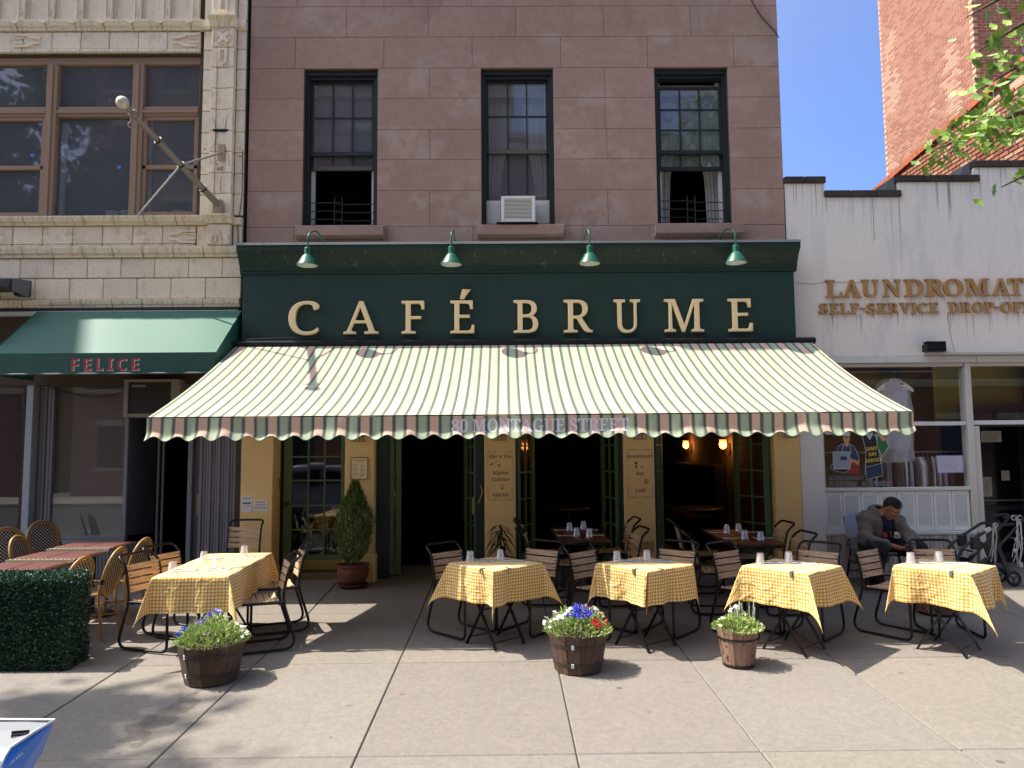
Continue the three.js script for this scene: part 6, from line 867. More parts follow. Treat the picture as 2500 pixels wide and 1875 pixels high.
  [[-6.9, 'nearest the hedge'], [-7.5, 'between the others'], [-8.12, 'nearest the shop window']].forEach(([z, l], k) => { place(t, 'cafe_table', 'small brown cafe table with woven edge ' + l, 'table', [-4.4, gy(z) + 0.002, z], 0, 'cafe tables with red placemats'); for (const s of [-1, 1]) place(pm, 'placemat', 'dark red placemat ' + (s < 0 ? 'on the shop side' : 'on the slatted chair side') + ' of the cafe table ' + l, 'placemat', [-4.4 + s * 0.157, gy(z) + 0.7275, z - 0.04], 0, 'dark red placemats'); });
}
// ---------- instanced leaves ----------
function leafGeo(l, w, bend = 0.15) { // pointed leaf along +y
  const g = grid(2, 4, (u, v) => { const s = Math.sin(Math.PI * Math.pow(v, 0.75)); return [(u - 0.5) * w * s, v * l, Math.abs(u - 0.5) * w * 0.35 * s + bend * l * v * v]; }); return g;
}
function scatter(parent, name, geo, mat, list, tints) { // list of [pos, quaternion, scale]
  const m = new THREE.InstancedMesh(geo, mat, list.length), M4 = new THREE.Matrix4(), s = new THREE.Vector3(), c = new THREE.Color();
  list.forEach(([p, q, k], i) => { M4.compose(p, q, s.set(k, k, k)); m.setMatrixAt(i, M4); if (tints) { c.setRGB(...tints[i % tints.length]); m.setColorAt(i, c); } });
  m.name = name; m.castShadow = m.receiveShadow = true; m.userData = { kind: 'stuff' }; parent.add(m); return m;
}
const qRand = (r, up = 0) => { const q = new THREE.Quaternion().setFromEuler(new THREE.Euler((r() - 0.5) * (up ? 1.6 : 6), r() * 6.28, (r() - 0.5) * (up ? 1.6 : 6))); return q; };
const qTo = (d, r) => new THREE.Quaternion().setFromUnitVectors(V(0, 1, 0), d.clone().normalize()).multiply(new THREE.Quaternion().setFromAxisAngle(V(0, 1, 0), r() * 6.28));
const leafM = (c, t = 0.3) => phys({ color: c, roughness: 0.6, transmission: t, thickness: 0, side: THREE.DoubleSide });
// ---------- barrel planters ----------
function barrel(label, x, z, rb, rt, h, n, mats, hoopM, bandY, extra) {
  const b = thing('barrel_planter', label, 'planter', [x, gy(z) + 0.002, z]);
  for (let i = 0; i < n; i++) {
    const a0 = (i + 0.008) / n * 2 * Math.PI, a1 = (i + 0.992) / n * 2 * Math.PI, am = (a0 + a1) / 2, th = 0.018, jit = (hsh(i, n, 5) - 0.5) * 0.003, hh = h + (hsh(i, n, 9) - 0.5) * 0.004;
    const k = 1 / Math.cos(Math.PI / n), P = (a, r, y) => [Math.cos(a) * r, y, Math.sin(a) * r], o = (r) => r * k;
    const q = [P(a0, o(rb) + jit, 0), P(a1, o(rb) + jit, 0), P(a1, o(rt) + jit, hh), P(a0, o(rt) + jit, hh), P(a0, o(rb) - th, 0), P(a1, o(rb) - th, 0), P(a1, o(rt) - th, hh), P(a0, o(rt) - th, hh)];
    const F = [[0, 3, 2, 1], [4, 5, 6, 7], [3, 7, 6, 2], [0, 1, 5, 4], [0, 4, 7, 3], [1, 2, 6, 5]], pos = [], uv = [];
    for (const f of F) for (const t of [0, 1, 2, 0, 2, 3]) { const v = q[f[t]]; pos.push(...v); uv.push((f[t] % 4 === 1 || f[t] % 4 === 2 ? 2 * rb * Math.PI / n : 0) + i * 0.37, v[1]); }
    const g = new THREE.BufferGeometry(); g.setAttribute('position', new THREE.Float32BufferAttribute(pos, 3)); g.setAttribute('uv', new THREE.Float32BufferAttribute(uv, 2)); g.computeVertexNormals(); part(b, 'stave', g, mats[(i * 5) % mats.length]);
  }
  const k = 1 / Math.cos(Math.PI / n);
  for (const [y, w] of bandY) { const r0 = lerp(rb, rt, y / h) * k + 0.0035, r1 = lerp(rb, rt, (y + w) / h) * k + 0.0035; part(b, 'hoop', lathe([[r0, y], [r1, y + w], [r1 - 0.003, y + w], [r0 - 0.003, y], [r0, y]], n < 14 ? n : 36).rotateY(n < 14 ? Math.PI / 2 : 0), hoopM); }
  part(b, 'soil', T(cyl(rt - 0.02, rt - 0.03, 0.03, 24), 0, h - 0.045, 0), M.soil); return b;
}
const stT = (rgb, s) => tex(256, 512, (u, v, i, j) => { const k = (fbm(u, v * 0.12, 30, 4, s) - 0.5) * 60 + (hsh(i, j, s) - 0.5) * 8; const kn = fbm(u, v, 6, 2, s + 9); return mix([rgb[0] + k, rgb[1] + k * 0.9, rgb[2] + k * 0.8], [rgb[0] * 0.4, rgb[1] * 0.38, rgb[2] * 0.36], smooth(0.72, 0.82, kn)); }, { size: [0.2, 0.4] });
const dkS = [1, 0.85, 1.12].map((s) => std({ map: stA(), color: lin(s), roughness: 0.7 })); function stA() { return stA.t ??= stT([78, 58, 44], 931); }
const ltS = [1, 0.9, 1.1].map((s) => std({ map: stB(), color: lin(s), roughness: 0.8 })); function stB() { return stB.t ??= stT([132, 104, 84], 941); }
const hoopB = std({ color: '#35291f', roughness: 0.6 }), hoopK = std({ color: '#2a2622', roughness: 0.5, metalness: 0.4 });
{
  const b1 = barrel('dark brown twelve sided planter of mixed flowers beside the long table', -2.315, -6.05, 0.19, 0.252, 0.3, 12, dkS, hoopB, [[0.06, 0.03], [0.21, 0.03]]);
  const b2 = barrel('dark brown planter with blue, white and red flowers before the gingham tables', 0.57, -6.21, 0.182, 0.238, 0.31, 12, dkS, hoopB, [[0.055, 0.03], [0.2, 0.03]]);
  const b3 = barrel('small light brown barrel with black hoop holding white daisies', 1.885, -6.27, 0.12, 0.168, 0.3, 18, ltS, hoopK, [[0.003, 0.02], [0.215, 0.018]]);
  for (const [b, x, zz, ry] of [[b1, -0.13, 0.19, -0.6], [b2, -0.06, 0.215, -0.28]]) for (const [y, o] of [[0.208, 0.012], [0.058, -0.025]]) part(b, 'hoop_clasp', cb(-0.011, 0.011, 0, 0.036, 0, 0.006, 0.002), M.white, [x, y, zz + o], [0.2, ry, 0]);
  part(b3, 'ring_handle', [T(new THREE.TorusGeometry(0.024, 0.004, 6, 16).rotateY(1.2), -0.175, 0.2, 0.02), T(cyl(0.012, 0.012, 0.012, 10).rotateZ(1.57), -0.166, 0.228, 0.02)], hoopK);
  // flowers
  const petal = (l, w) => leafGeo(l, w, 0.1);
  const flower = (n, l, w, lift, seed) => { const r = rng(seed), g = []; for (let i = 0; i < n; i++) { const p = petal(l, w); p.rotateX(Math.PI / 2 - lift - r() * 0.25); p.rotateY(i / n * 6.2832 + r() * 0.1); g.push(p); } return g; };
  const F = { daisy: merge(flower(11, 0.016, 0.008, 0.15, 1)), wide: merge(flower(5, 0.017, 0.019, 0.35, 2)), eye: T(new THREE.SphereGeometry(0.0055, 8, 6), 0, 0.002, 0), ball: merge((() => { const r = rng(6), g = []; for (let i = 0; i < 22; i++) { const p = petal(0.012, 0.01); p.rotateX(r() * 1.2); p.rotateY(r() * 6.28); p.translate((r() - 0.5) * 0.03, r() * 0.012, (r() - 0.5) * 0.03); g.push(p); } return g; })()) };
  const C = { blue: leafM('#4048c8', 0.2), white: leafM('#e6e6e2', 0.2), pink: leafM('#b0388a', 0.2), red: leafM('#c41e1e', 0.15), plum: leafM('#6a2550', 0.15), eyeY: std({ color: '#c9a02c', roughness: 0.8 }), eyeD: std({ color: '#2a1a3a', roughness: 0.8 }) };
  const greens = [[0.38, 0.5, 0.1], [0.48, 0.58, 0.16], [0.28, 0.42, 0.09], [0.56, 0.62, 0.26], [0.2, 0.33, 0.07]];
  const lfM = leafM('#ffffff', 0.35), lf = leafGeo(0.03, 0.011, 0.2), lfn = leafGeo(0.034, 0.005, 0.3);
  const bed = (label, x, z, rim, rimY, top, seed, n, blooms) => {
    const r = rng(seed), o = thing('flower_planting', label, 'flowers', [x, gy(z) + rimY - 0.02, z]); const list = [], list2 = [], stems = [];
    const dome = (a, rr) => (top) * (1 - 0.75 * rr * rr) * (0.9 + 0.2 * Math.sin(a * 3 + seed));
    for (let i = 0; i < n; i++) { const a = r() * 6.28, rr = Math.sqrt(r()) * 1.08, h = dome(a, rr) * (0.25 + 0.75 * Math.pow(r(), 0.5)); const p = V(Math.cos(a) * rr * rim, h, Math.sin(a) * rr * rim); const d = V(Math.cos(a) * rr * 0.9 + (r() - 0.5) * 1.4, 0.5 + r() * 0.9, Math.sin(a) * rr * 0.9 + (r() - 0.5) * 1.4); (r() < 0.65 ? list : list2).push([p, qTo(d, r), 0.6 + r() * 0.8]); }
    scatter(o, 'foliage', lf, lfM, list, greens); scatter(o, 'fine_foliage', lfn, lfM, list2, greens);
    for (let i = 0; i < 40; i++) { const a = r() * 6.28, rr = Math.sqrt(r()) * 0.9; stems.push(rod([Math.cos(a) * rr * rim * 0.8, 0, Math.sin(a) * rr * rim * 0.8], [Math.cos(a) * rr * rim, dome(a, rr) * 0.95, Math.sin(a) * rr * rim], 0.0015, 4)); }
    part(o, 'stem', stems, leafM('#4a6a22', 0)).userData = { kind: 'stuff' };
    for (const [kind, col, a0, r0, cnt, spread, up, eye] of blooms) for (let i = 0; i < cnt; i++) { const a = a0 + (r() - 0.5) * spread, rr = clamp(r0 + (r() - 0.5) * spread * 0.5, 0, 1.1), y = dome(a, Math.min(1, rr)) + 0.008 + (up || 0) * (0.6 + r() * 0.7); const px = Math.cos(a) * rr * rim, pz = Math.sin(a) * rr * rim; const b = part(o, 'blossom', F[kind], C[col], [px, y, pz], [(r() - 0.3) * 0.7 + pz * 1.5, r() * 6, (r() - 0.5) * 0.7 - px * 1.2]); b.scale.setScalar(col === 'blue' ? 1.15 + r() * 0.5 : 0.85 + r() * 0.4); if (eye) part(o, 'blossom_eye', F.eye, C[eye], [px, y + 0.003, pz]); if (up) part(o, 'flower_stem', rod([px * 0.9, y - up * 1.3 - 0.02, pz * 0.9], [px, y, pz], 0.0014, 4), lfM); }
  };
  const PI = Math.PI;
  bed('mixed flowers with blue and white edges in the barrel beside the long table', -2.315, -6.05, 0.25, 0.3, 0.21, 101, 2300, [['ball', 'blue', PI * 0.98, 0.9, 11, 0.6, 0.01], ['ball', 'blue', -PI * 0.75, 0.7, 14, 0.7, 0.02], ['daisy', 'blue', -PI * 0.55, 0.55, 8, 0.6, 0.03], ['daisy', 'pink', PI * 1.0, 0.6, 5, 1.2, 0.01], ['daisy', 'pink', -PI * 0.45, 0.5, 8, 1.6, 0.02, 'eyeD'], ['wide', 'white', -PI * 0.12, 0.85, 9, 0.8, 0.02], ['wide', 'white', 0, 0.95, 5, 0.5, 0], ['daisy', 'white', -PI * 0.4, 0.75, 10, 1.6, 0.03, 'eyeY'], ['daisy', 'plum', PI * 0.42, 0.6, 2, 0.3, 0, 'eyeD']]);
  bed('white, blue, pink and red flowers in the barrel before the gingham tables', 0.57, -6.21, 0.245, 0.31, 0.2, 103, 1800, [['wide', 'white', PI * 0.95, 0.85, 20, 1.1, 0.03], ['wide', 'white', PI * 0.8, 0.45, 14, 0.9, 0.03], ['ball', 'blue', PI * 0.6, 0.55, 10, 0.7, 0], ['ball', 'blue', PI * 0.45, 0.35, 9, 0.9, 0], ['ball', 'blue', PI * 0.2, 0.3, 8, 0.7, 0.005], ['ball', 'red', PI * 0.22, 0.75, 10, 0.45, 0], ['ball', 'red', PI * 0.02, 0.95, 4, 0.3, 0], ['daisy', 'pink', -PI * 0.25, 0.5, 9, 0.9, 0.01, 'eyeD'], ['daisy', 'white', -PI * 0.1, 0.8, 12, 0.8, 0.03, 'eyeY']]);
  bed('white daisies and rosemary sprigs in the small barrel', 1.885, -6.27, 0.178, 0.3, 0.12, 107, 1400, [['daisy', 'white', PI * 0.9, 0.9, 4, 1, 0.02, 'eyeY'], ['daisy', 'white', -PI * 0.6, 0.4, 6, 1.6, 0.05, 'eyeY'], ['daisy', 'white', 0.1, 0.9, 3, 0.7, 0.01, 'eyeY']]);
  // rosemary sprigs standing up out of the small barrel
  { const r = rng(33), o = thing('rosemary', 'upright rosemary sprigs at the back of the small barrel', 'herb', [1.93, gy(-6.27) + 0.29, -6.33]); const list = [], st = []; for (let s = 0; s < 9; s++) { const bx0 = (r() - 0.4) * 0.16, bz = (r() - 0.5) * 0.1, h = 0.13 + r() * 0.1, lean = (r() - 0.4) * 0.3; st.push(rod([bx0, 0, bz], [bx0 + lean * h, h, bz], 0.002, 4)); for (let i = 0; i < 34; i++) { const t = i / 34; list.push([V(bx0 + lean * h * t, h * t, bz), qTo(V((r() - 0.5) * 2, 0.8, (r() - 0.5) * 2), r), 0.8]); } } part(o, 'stem', st, lfM); scatter(o, 'needles', leafGeo(0.028, 0.004, 0.1), lfM, list, [[0.3, 0.36, 0.16], [0.22, 0.3, 0.12], [0.38, 0.42, 0.22]]); }
}
// ---------- tub behind the last table ----------
{ const b = thing('tub_planter', 'pale staved tub standing behind the last gingham table', 'planter', [4.42, gy(-7.85) + 0.002, -7.85]); for (let i = 0; i < 16; i++) { const a = i / 16 * 6.2832; part(b, 'stave', cb(-0.038, 0.038, 0.02, 0.27, -0.008, 0.008, 0.003), ltS[i % 3], [Math.sin(a) * 0.19, 0, Math.cos(a) * 0.19], [0, a, 0]); } part(b, 'base', T(cyl(0.19, 0.185, 0.03, 24), 0, 0.016, 0), M.black); part(b, 'soil', T(cyl(0.18, 0.18, 0.02, 20), 0, 0.24, 0), M.soil); }
// ---------- boxed hedge ----------
{
  const h = thing('box_hedge', 'clipped artificial boxwood hedge screen beside the rattan tables', 'hedge', [0, 0, 0]); const x0 = -5.6, x1 = -3.6, z0 = -6.62, z1 = -6.3, y1 = 0.73, r = rng(61);
  part(h, 'core', bx(x0 + 0.02, x1 - 0.02, -0.03, y1 - 0.02, z0 + 0.02, z1 - 0.02), std({ color: '#3f6349', roughness: 1 })); const list = [];
  const add = (x, y, z, n) => { const d = n.clone().add(V((r() - 0.5) * 1.8, (r() - 0.3) * 1.6, (r() - 0.5) * 1.8)); list.push([V(x, y, z), qTo(d, r), 0.7 + r() * 0.6]); };
  for (let i = 0; i < 15000; i++) add(-4.5 + r() * (x1 + 4.5), y1 * r() - 0.01, z1 - 0.03 + r() * 0.04 + 0.006 * Math.sin(i), V(0, 0.2, 1));
  for (let i = 0; i < 5200; i++) add(x1 - 0.03 + r() * 0.045, y1 * r(), z0 + r() * (z1 - z0), V(1, 0.2, 0));
  for (let i = 0; i < 6200; i++) add(-4.9 + r() * (x1 + 4.9), y1 - 0.03 + r() * 0.05, z0 + r() * (z1 - z0), V(0, 1, 0));
  scatter(h, 'leaves', leafGeo(0.021, 0.013, 0.1), phys({ color: '#ffffff', roughness: 0.38, side: THREE.DoubleSide }), list, [[0.03, 0.085, 0.05], [0.045, 0.11, 0.06], [0.075, 0.14, 0.07], [0.025, 0.06, 0.04], [0.11, 0.18, 0.08]]);
}
// ---------- lemon cypress in a terracotta pot ----------
{
  const x = -1.86, z = -9.22, y = gy(z), pot = thing('terracotta_pot', 'rounded brown terracotta pot on a saucer below the lunch menu', 'pot', [x, y + 0.002, z]); const pm = std({ map: speckled([112, 62, 44], 40, 81, 0.4), roughness: 0.8, bumpMap: grainT, bumpScale: 0.003 });
  part(pot, 'bowl', lathe([[0.0, 0.035], [0.125, 0.035], [0.17, 0.09], [0.19, 0.16], [0.185, 0.21], [0.178, 0.235], [0.2, 0.25], [0.2, 0.268], [0.18, 0.272], [0.17, 0.24], [0, 0.23]], 40), pm); part(pot, 'saucer', lathe([[0, 0.0], [0.15, 0.0], [0.185, 0.035], [0.18, 0.04], [0.14, 0.018], [0, 0.018]], 36), pm); part(pot, 'soil', T(cyl(0.175, 0.175, 0.01, 24), 0, 0.245, 0), M.soil); part(pot, 'studs', Array.from({ length: 30 }, (_, i) => T(new THREE.SphereGeometry(0.006, 6, 4), Math.cos(i / 30 * 6.2832) * 0.188, 0.2, Math.sin(i / 30 * 6.2832) * 0.188)), pm);
  const t = thing('cypress', 'narrow cone shaped lemon cypress in the terracotta pot', 'shrub', [x, y + 0.25, z]), r = rng(71), list = [], br = []; part(t, 'trunk', sweep([V(0, 0, 0), V(0.005, 0.3, 0), V(0, 0.62, 0), V(0.02, 0.9, 0)], (k) => 0.018 * (1 - k * 0.8), 8), std({ color: '#4a3524', roughness: 0.9 }));
  const H = 0.96, prof = (v) => 0.2 * Math.pow(Math.sin(Math.PI * Math.min(1, (v * 0.86 + 0.1))), 0.8) * (v > 0.55 ? lerp(1, 0.5, (v - 0.55) / 0.45) : 1);
  for (let i = 0; i < 7000; i++) { const v = Math.pow(r(), 0.85), a = r() * 6.28, rr = prof(v) * (0.45 + 0.6 * Math.pow(r(), 0.4)) * (1 + 0.16 * Math.sin(a * 5 + v * 17) + 0.1 * Math.sin(a * 9 - v * 31)); const p = V(Math.cos(a) * rr + 0.02 * v, 0.03 + v * H, Math.sin(a) * rr); list.push([p, qTo(V(Math.cos(a) * 0.5 + (r() - 0.5) * 0.5, 1.1, Math.sin(a) * 0.5 + (r() - 0.5) * 0.5), r), 0.7 + r() * 0.7]); }
  for (let i = 0; i < 40; i++) { const a = i * 2.4, v = i / 44; br.push(rod([0, 0.04 + v * 0.8, 0], [Math.cos(a) * prof(v) * 0.8, 0.12 + v * 0.85, Math.sin(a) * prof(v) * 0.8], 0.003, 4)); }
  part(t, 'branches', br, std({ color: '#3f3a1c', roughness: 0.9 })).userData = { kind: 'stuff' };
  scatter(t, 'crown', leafGeo(0.045, 0.009, 0.25), leafM('#ffffff', 0.15), list, [[0.08, 0.14, 0.022], [0.12, 0.19, 0.03], [0.05, 0.1, 0.02], [0.17, 0.23, 0.04]]);
}
// ---------- dracaena by the middle pillar ----------
{
  const x = -0.06, z = -9.1, y = gy(z), p = thing('plant_pot', 'dark brown round pot of the dracaena by the Bar à Vin pillar', 'pot', [x, y + 0.002, z]); part(p, 'bowl', lathe([[0, 0], [0.11, 0], [0.15, 0.3], [0.165, 0.32], [0.165, 0.35], [0.145, 0.35], [0.13, 0.28], [0, 0.28]], 30), std({ color: '#3a2018', roughness: 0.6 })); part(p, 'soil', T(cyl(0.138, 0.138, 0.01, 20), 0, 0.3, 0), M.soil);
  const d = thing('dracaena', 'leafy dracaena with drooping dark leaves by the Bar à Vin pillar', 'plant', [x, y + 0.3, z]), r = rng(81), m = leafM('#12250f', 0.1); part(d, 'stem', [rod([0, 0, 0], [-0.02, 0.3, 0], 0.012), rod([0.01, 0, 0.02], [0.04, 0.22, 0.03], 0.009)], std({ color: '#3c3a22', roughness: 0.9 }));
  for (let i = 0; i < 46; i++) { const a = i * 2.39 + r(), h = 0.1 + 0.34 * (i / 46), l = 0.16 + r() * 0.1; part(d, 'leaf', grid(2, 7, (u, v) => { const s = 0.016 * Math.sin(Math.PI * Math.pow(v, 0.6)), out = l * v, dr = 0.6 * l * v - 1.15 * l * v * v; return [Math.cos(a) * out + Math.sin(a) * (u - 0.5) * 2 * s - 0.015, h + dr, Math.sin(a) * out - Math.cos(a) * (u - 0.5) * 2 * s]; }), m); }
}
// ---------- seated man ----------
{
  const smin = (a, b, k) => { const h = clamp(0.5 + 0.5 * (b - a) / k); return lerp(b, a, h) - k * h * (1 - h); };
  const cap = (a, b, r0, r1) => { const ax = a[0], ay = a[1], az = a[2], bx_ = b[0] - ax, by = b[1] - ay, bz = b[2] - az, l2 = bx_ * bx_ + by * by + bz * bz; return (x, y, z) => { const t = clamp(((x - ax) * bx_ + (y - ay) * by + (z - az) * bz) / l2); return Math.hypot(x - ax - bx_ * t, y - ay - by * t, z - az - bz * t) - lerp(r0, r1, t); }; };
  const ell = (c, r, rot) => { const q = rot ? new THREE.Quaternion().setFromEuler(new THREE.Euler(...rot)).invert() : null, v = V(0, 0, 0); return (x, y, z) => { v.set(x - c[0], y - c[1], z - c[2]); if (q) v.applyQuaternion(q); const k = Math.hypot(v.x / r[0], v.y / r[1], v.z / r[2]); return (k - 1) * Math.min(r[0], r[1], r[2]); }; };
  const uni = (fs, k) => (x, y, z) => { let d = fs[0](x, y, z); for (let i = 1; i < fs.length; i++) d = smin(d, fs[i](x, y, z), k); return d; };
  const P = { pel: [0, 0.46, 0], hipR: [-0.11, 0.46, 0.02], hipL: [0.12, 0.46, 0.02], chest: [0.0, 0.74, 0.13], neck: [0.0, 0.87, 0.2], head: [0.045, 0.925, 0.3], shR: [-0.19, 0.8, 0.12], shL: [0.185, 0.78, 0.16], elR: [-0.26, 0.585, 0.24], elL: [0.26, 0.585, 0.3], wrR: [0.03, 0.5, 0.44], wrL: [0.17, 0.52, 0.46], knR: [-0.19, 0.48, 0.42], knL: [0.27, 0.48, 0.42], anR: [-0.14, 0.09, 0.2], anL: [0.29, 0.09, 0.24] };
  const gz = -9.1, man = thing('person', 'person in a grey hooded jacket and dark trousers sitting bent over a phone', 'person', [4.43, gy(-8.85), gz], R(4));
  const skin = std({ color: '#a06a4e', roughness: 0.6 }), hairM = std({ color: '#17130f', roughness: 0.75 }), jm = std({ color: '#6a635b', roughness: 0.85, bumpMap: grainT, bumpScale: 0.004 }), tm = std({ color: '#15171b', roughness: 0.9 }), sm = std({ color: '#14173a', roughness: 0.9 }), shoeM = std({ color: '#101012', roughness: 0.5 });
  // body: trunk and limbs, then head and hands on finer grids
  const bodyF = uni([cap(P.pel, P.chest, 0.12, 0.13), cap(P.chest, P.neck, 0.1, 0.055), cap(P.neck, P.head, 0.052, 0.05), cap(P.hipR, P.knR, 0.078, 0.056), cap(P.hipL, P.knL, 0.078, 0.056), cap(P.knR, P.anR, 0.052, 0.038), cap(P.knL, P.anL, 0.052, 0.038), cap(P.shR, P.elR, 0.05, 0.04), cap(P.shL, P.elL, 0.05, 0.04), cap(P.elR, P.wrR, 0.038, 0.026), cap(P.elL, P.wrL, 0.038, 0.026)], 0.03);
  const bits = [sdfMesh(bodyF, [-0.4, 0.02, -0.2], [0.45, 1.02, 0.56], 0.014)];
  // head in its own axes: y up through the crown, z towards the face
  const hq = new THREE.Quaternion().setFromEuler(new THREE.Euler(R(38), R(26), R(-6), 'YXZ')), hm = new THREE.Matrix4().compose(V(...P.head), hq, V(1, 1, 1));
  const headF = uni([ell([0, 0.03, -0.012], [0.076, 0.092, 0.094]), ell([0, -0.045, 0.02], [0.056, 0.07, 0.066]), ell([0, -0.1, 0.045], [0.03, 0.022, 0.026]), cap([0, 0.012, 0.08], [0, -0.028, 0.104], 0.009, 0.014), ell([0.034, -0.02, 0.062], [0.024, 0.02, 0.02]), ell([-0.034, -0.02, 0.062], [0.024, 0.02, 0.02]), cap([-0.05, 0.022, 0.07], [0.05, 0.022, 0.07], 0.012, 0.012), cap([-0.02, -0.066, 0.081], [0.02, -0.066, 0.081], 0.007, 0.007)], 0.016);
  const eyes = (x, y, z) => Math.max(headF(x, y, z), 0.011 - Math.hypot(x - 0.031, y - 0.002, z - 0.088), 0.011 - Math.hypot(x + 0.031, y - 0.002, z - 0.088));
  const ears = uni([eyes, ell([0.078, -0.01, -0.01], [0.01, 0.03, 0.018]), ell([-0.078, -0.01, -0.01], [0.01, 0.03, 0.018]), cap([0, -0.05, -0.02], [0, -0.14, -0.06], 0.052, 0.055)], 0.008);
  bits.push(sdfMesh(ears, [-0.1, -0.15, -0.12], [0.1, 0.14, 0.13], 0.0045).applyMatrix4(hm));
  // hands: palm with four fingers and a thumb closing on the phone
  const hand = (w, dir, palmN, s) => { const f = V(...dir).normalize(), n = V(...palmN).addScaledVector(f, -V(...palmN).dot(f)).normalize(), a = new THREE.Vector3().crossVectors(f, n), at = (x, y, z) => V(...w).addScaledVector(a, x * s).addScaledVector(f, y).addScaledVector(n, z).toArray(); const fs = [cap(at(-0.022, 0.03, 0), at(-0.028, 0.085, 0), 0.016, 0.014), cap(at(0.0, 0.02, 0), at(0.0, 0.088, 0), 0.018, 0.014), cap(at(0.022, 0.03, 0), at(0.028, 0.08, 0), 0.016, 0.013)]; const fin = uni(fs, 0.015); const fingers = []; [[-0.031, 0.07, 1], [-0.01, 0.078, 1.08], [0.011, 0.074, 1], [0.031, 0.058, 0.84]].forEach(([x, l, k]) => { fingers.push(cap(at(x, 0.085, 0), at(x * 1.05, 0.085 + l * 0.45, 0.012), 0.0092, 0.0088), cap(at(x * 1.05, 0.085 + l * 0.45, 0.012), at(x * 0.95, 0.085 + l * 0.62, 0.036), 0.0088, 0.0082), cap(at(x * 0.95, 0.085 + l * 0.62, 0.036), at(x * 0.85, 0.085 + l * 0.5, 0.056), 0.0082, 0.007)); }); fingers.push(cap(at(-0.03, 0.025, 0.006), at(-0.058, 0.055, 0.022), 0.013, 0.0105), cap(at(-0.058, 0.055, 0.022), at(-0.05, 0.09, 0.042), 0.0105, 0.008)); const F = (x, y, z) => { let d = fin(x, y, z); for (const q of fingers) d = smin(d, q(x, y, z), 0.004); return smin(d, cap(w, at(0, 0.03, 0), 0.025, 0.02)(x, y, z), 0.012); }; const c = at(0, 0.07, 0.015); return sdfMesh(F, c.map((q) => q - 0.13), c.map((q) => q + 0.13), 0.0042); };
  bits.push(hand(P.wrR, [0.75, -0.12, 0.3], [0.25, 0.9, -0.2], 1)); bits.push(hand(P.wrL, [-0.35, -0.12, 0.45], [-0.2, 0.95, 0.1], -1));
  part(man, 'body', bits, skin);
  // hair
  const hr = rng(7), hairF = (x, y, z) => { const d = ell([0, 0.04, -0.022], [0.085, 0.098, 0.1])(x, y, z) + 0.004 * Math.sin(x * 160) * Math.sin(z * 90 + y * 70); const cut = Math.max(-(y - 0.055 + (z < 0.0 ? (0.0 - z) * 1.3 : 0)) , z - 0.085); return Math.max(d, cut); };
  const tuft = []; for (let i = 0; i < 260; i++) { const a = hr() * 6.28, u = hr() * 0.9, p = V(0.08 * Math.cos(a) * u, 0.06 + 0.078 * Math.sqrt(1 - u * u), -0.02 + 0.095 * Math.sin(a) * u), l = leafGeo(0.034, 0.005, 0.4); l.applyQuaternion(new THREE.Quaternion().setFromUnitVectors(V(0, 1, 0), V(p.x * 4 + (hr() - 0.5) * 0.3, 0.32, p.z * 2 + 0.75).normalize())); l.translate(p.x, p.y - 0.004, p.z); tuft.push(l); }
  part(man, 'hair', [sdfMesh(hairF, [-0.11, -0.08, -0.15], [0.11, 0.16, 0.11], 0.006), ...tuft].map((g) => g.applyMatrix4(hm)), hairM);
  part(man, 'eyebrow', [rod([-0.048, 0.026, 0.082], [-0.016, 0.03, 0.089], 0.0045, 6), rod([0.016, 0.03, 0.089], [0.048, 0.026, 0.082], 0.0045, 6)].map((g) => g.applyMatrix4(hm)), hairM);
  // jacket, open in front, with hood and collar
    const jk = uni([cap([0, 0.4, -0.03], P.chest, 0.185, 0.16), cap(P.shR, P.shL, 0.085, 0.08), cap(P.shR, P.elR, 0.075, 0.07), cap(P.elR, [P.wrR[0] - 0.03, P.wrR[1] + 0.005, P.wrR[2] - 0.02], 0.075, 0.048), cap(P.shL, P.elL, 0.075, 0.068), cap(P.elL, [P.wrL[0], P.wrL[1], P.wrL[2] - 0.01], 0.072, 0.05), cap([-0.2, 0.36, 0.0], [-0.27, 0.3, -0.02], 0.09, 0.05)], 0.055);
  const fold = (x, y, z) => 0.006 * Math.sin(y * 44 + x * 30 + 2 * Math.sin(z * 16)) + 0.002 * Math.sin(x * 60 - y * 35 + z * 30);
  const hood = (x, y, z) => Math.max(Math.abs(ell([-0.02, 0.87, 0.13], [0.115, 0.085, 0.1], [0.7, 0, 0])(x, y, z)) - 0.016, y - 0.94 + 0.3 * (z - 0.16), -(y - 0.8));
  const jkF = (x, y, z) => { let d = jk(x, y, z) + fold(x, y, z); d = smin(d, hood(x, y, z), 0.02); const op = Math.max(Math.abs(x - 0.02 - 0.1 * (0.8 - y)) - (0.07 + 0.09 * clamp(0.85 - y, 0, 0.35)), 0.14 - z, 0.42 - y); return Math.max(d, -op); };
  part(man, 'jacket', sdfMesh(jkF, [-0.44, 0.16, -0.28], [0.46, 1.0, 0.56], 0.013), jm);
  part(man, 'shirt', sdfMesh(uni([cap([0, 0.44, 0.02], P.chest, 0.14, 0.14), cap(P.chest, [0, 0.82, 0.18], 0.11, 0.075)], 0.04), [-0.22, 0.3, -0.16], [0.22, 0.94, 0.34], 0.014), sm);
  part(man, 'collar', T(new THREE.TorusGeometry(0.068, 0.008, 8, 24).rotateX(R(62)), 0.008, 0.855, 0.212), std({ color: '#9a9691', roughness: 0.8 }));
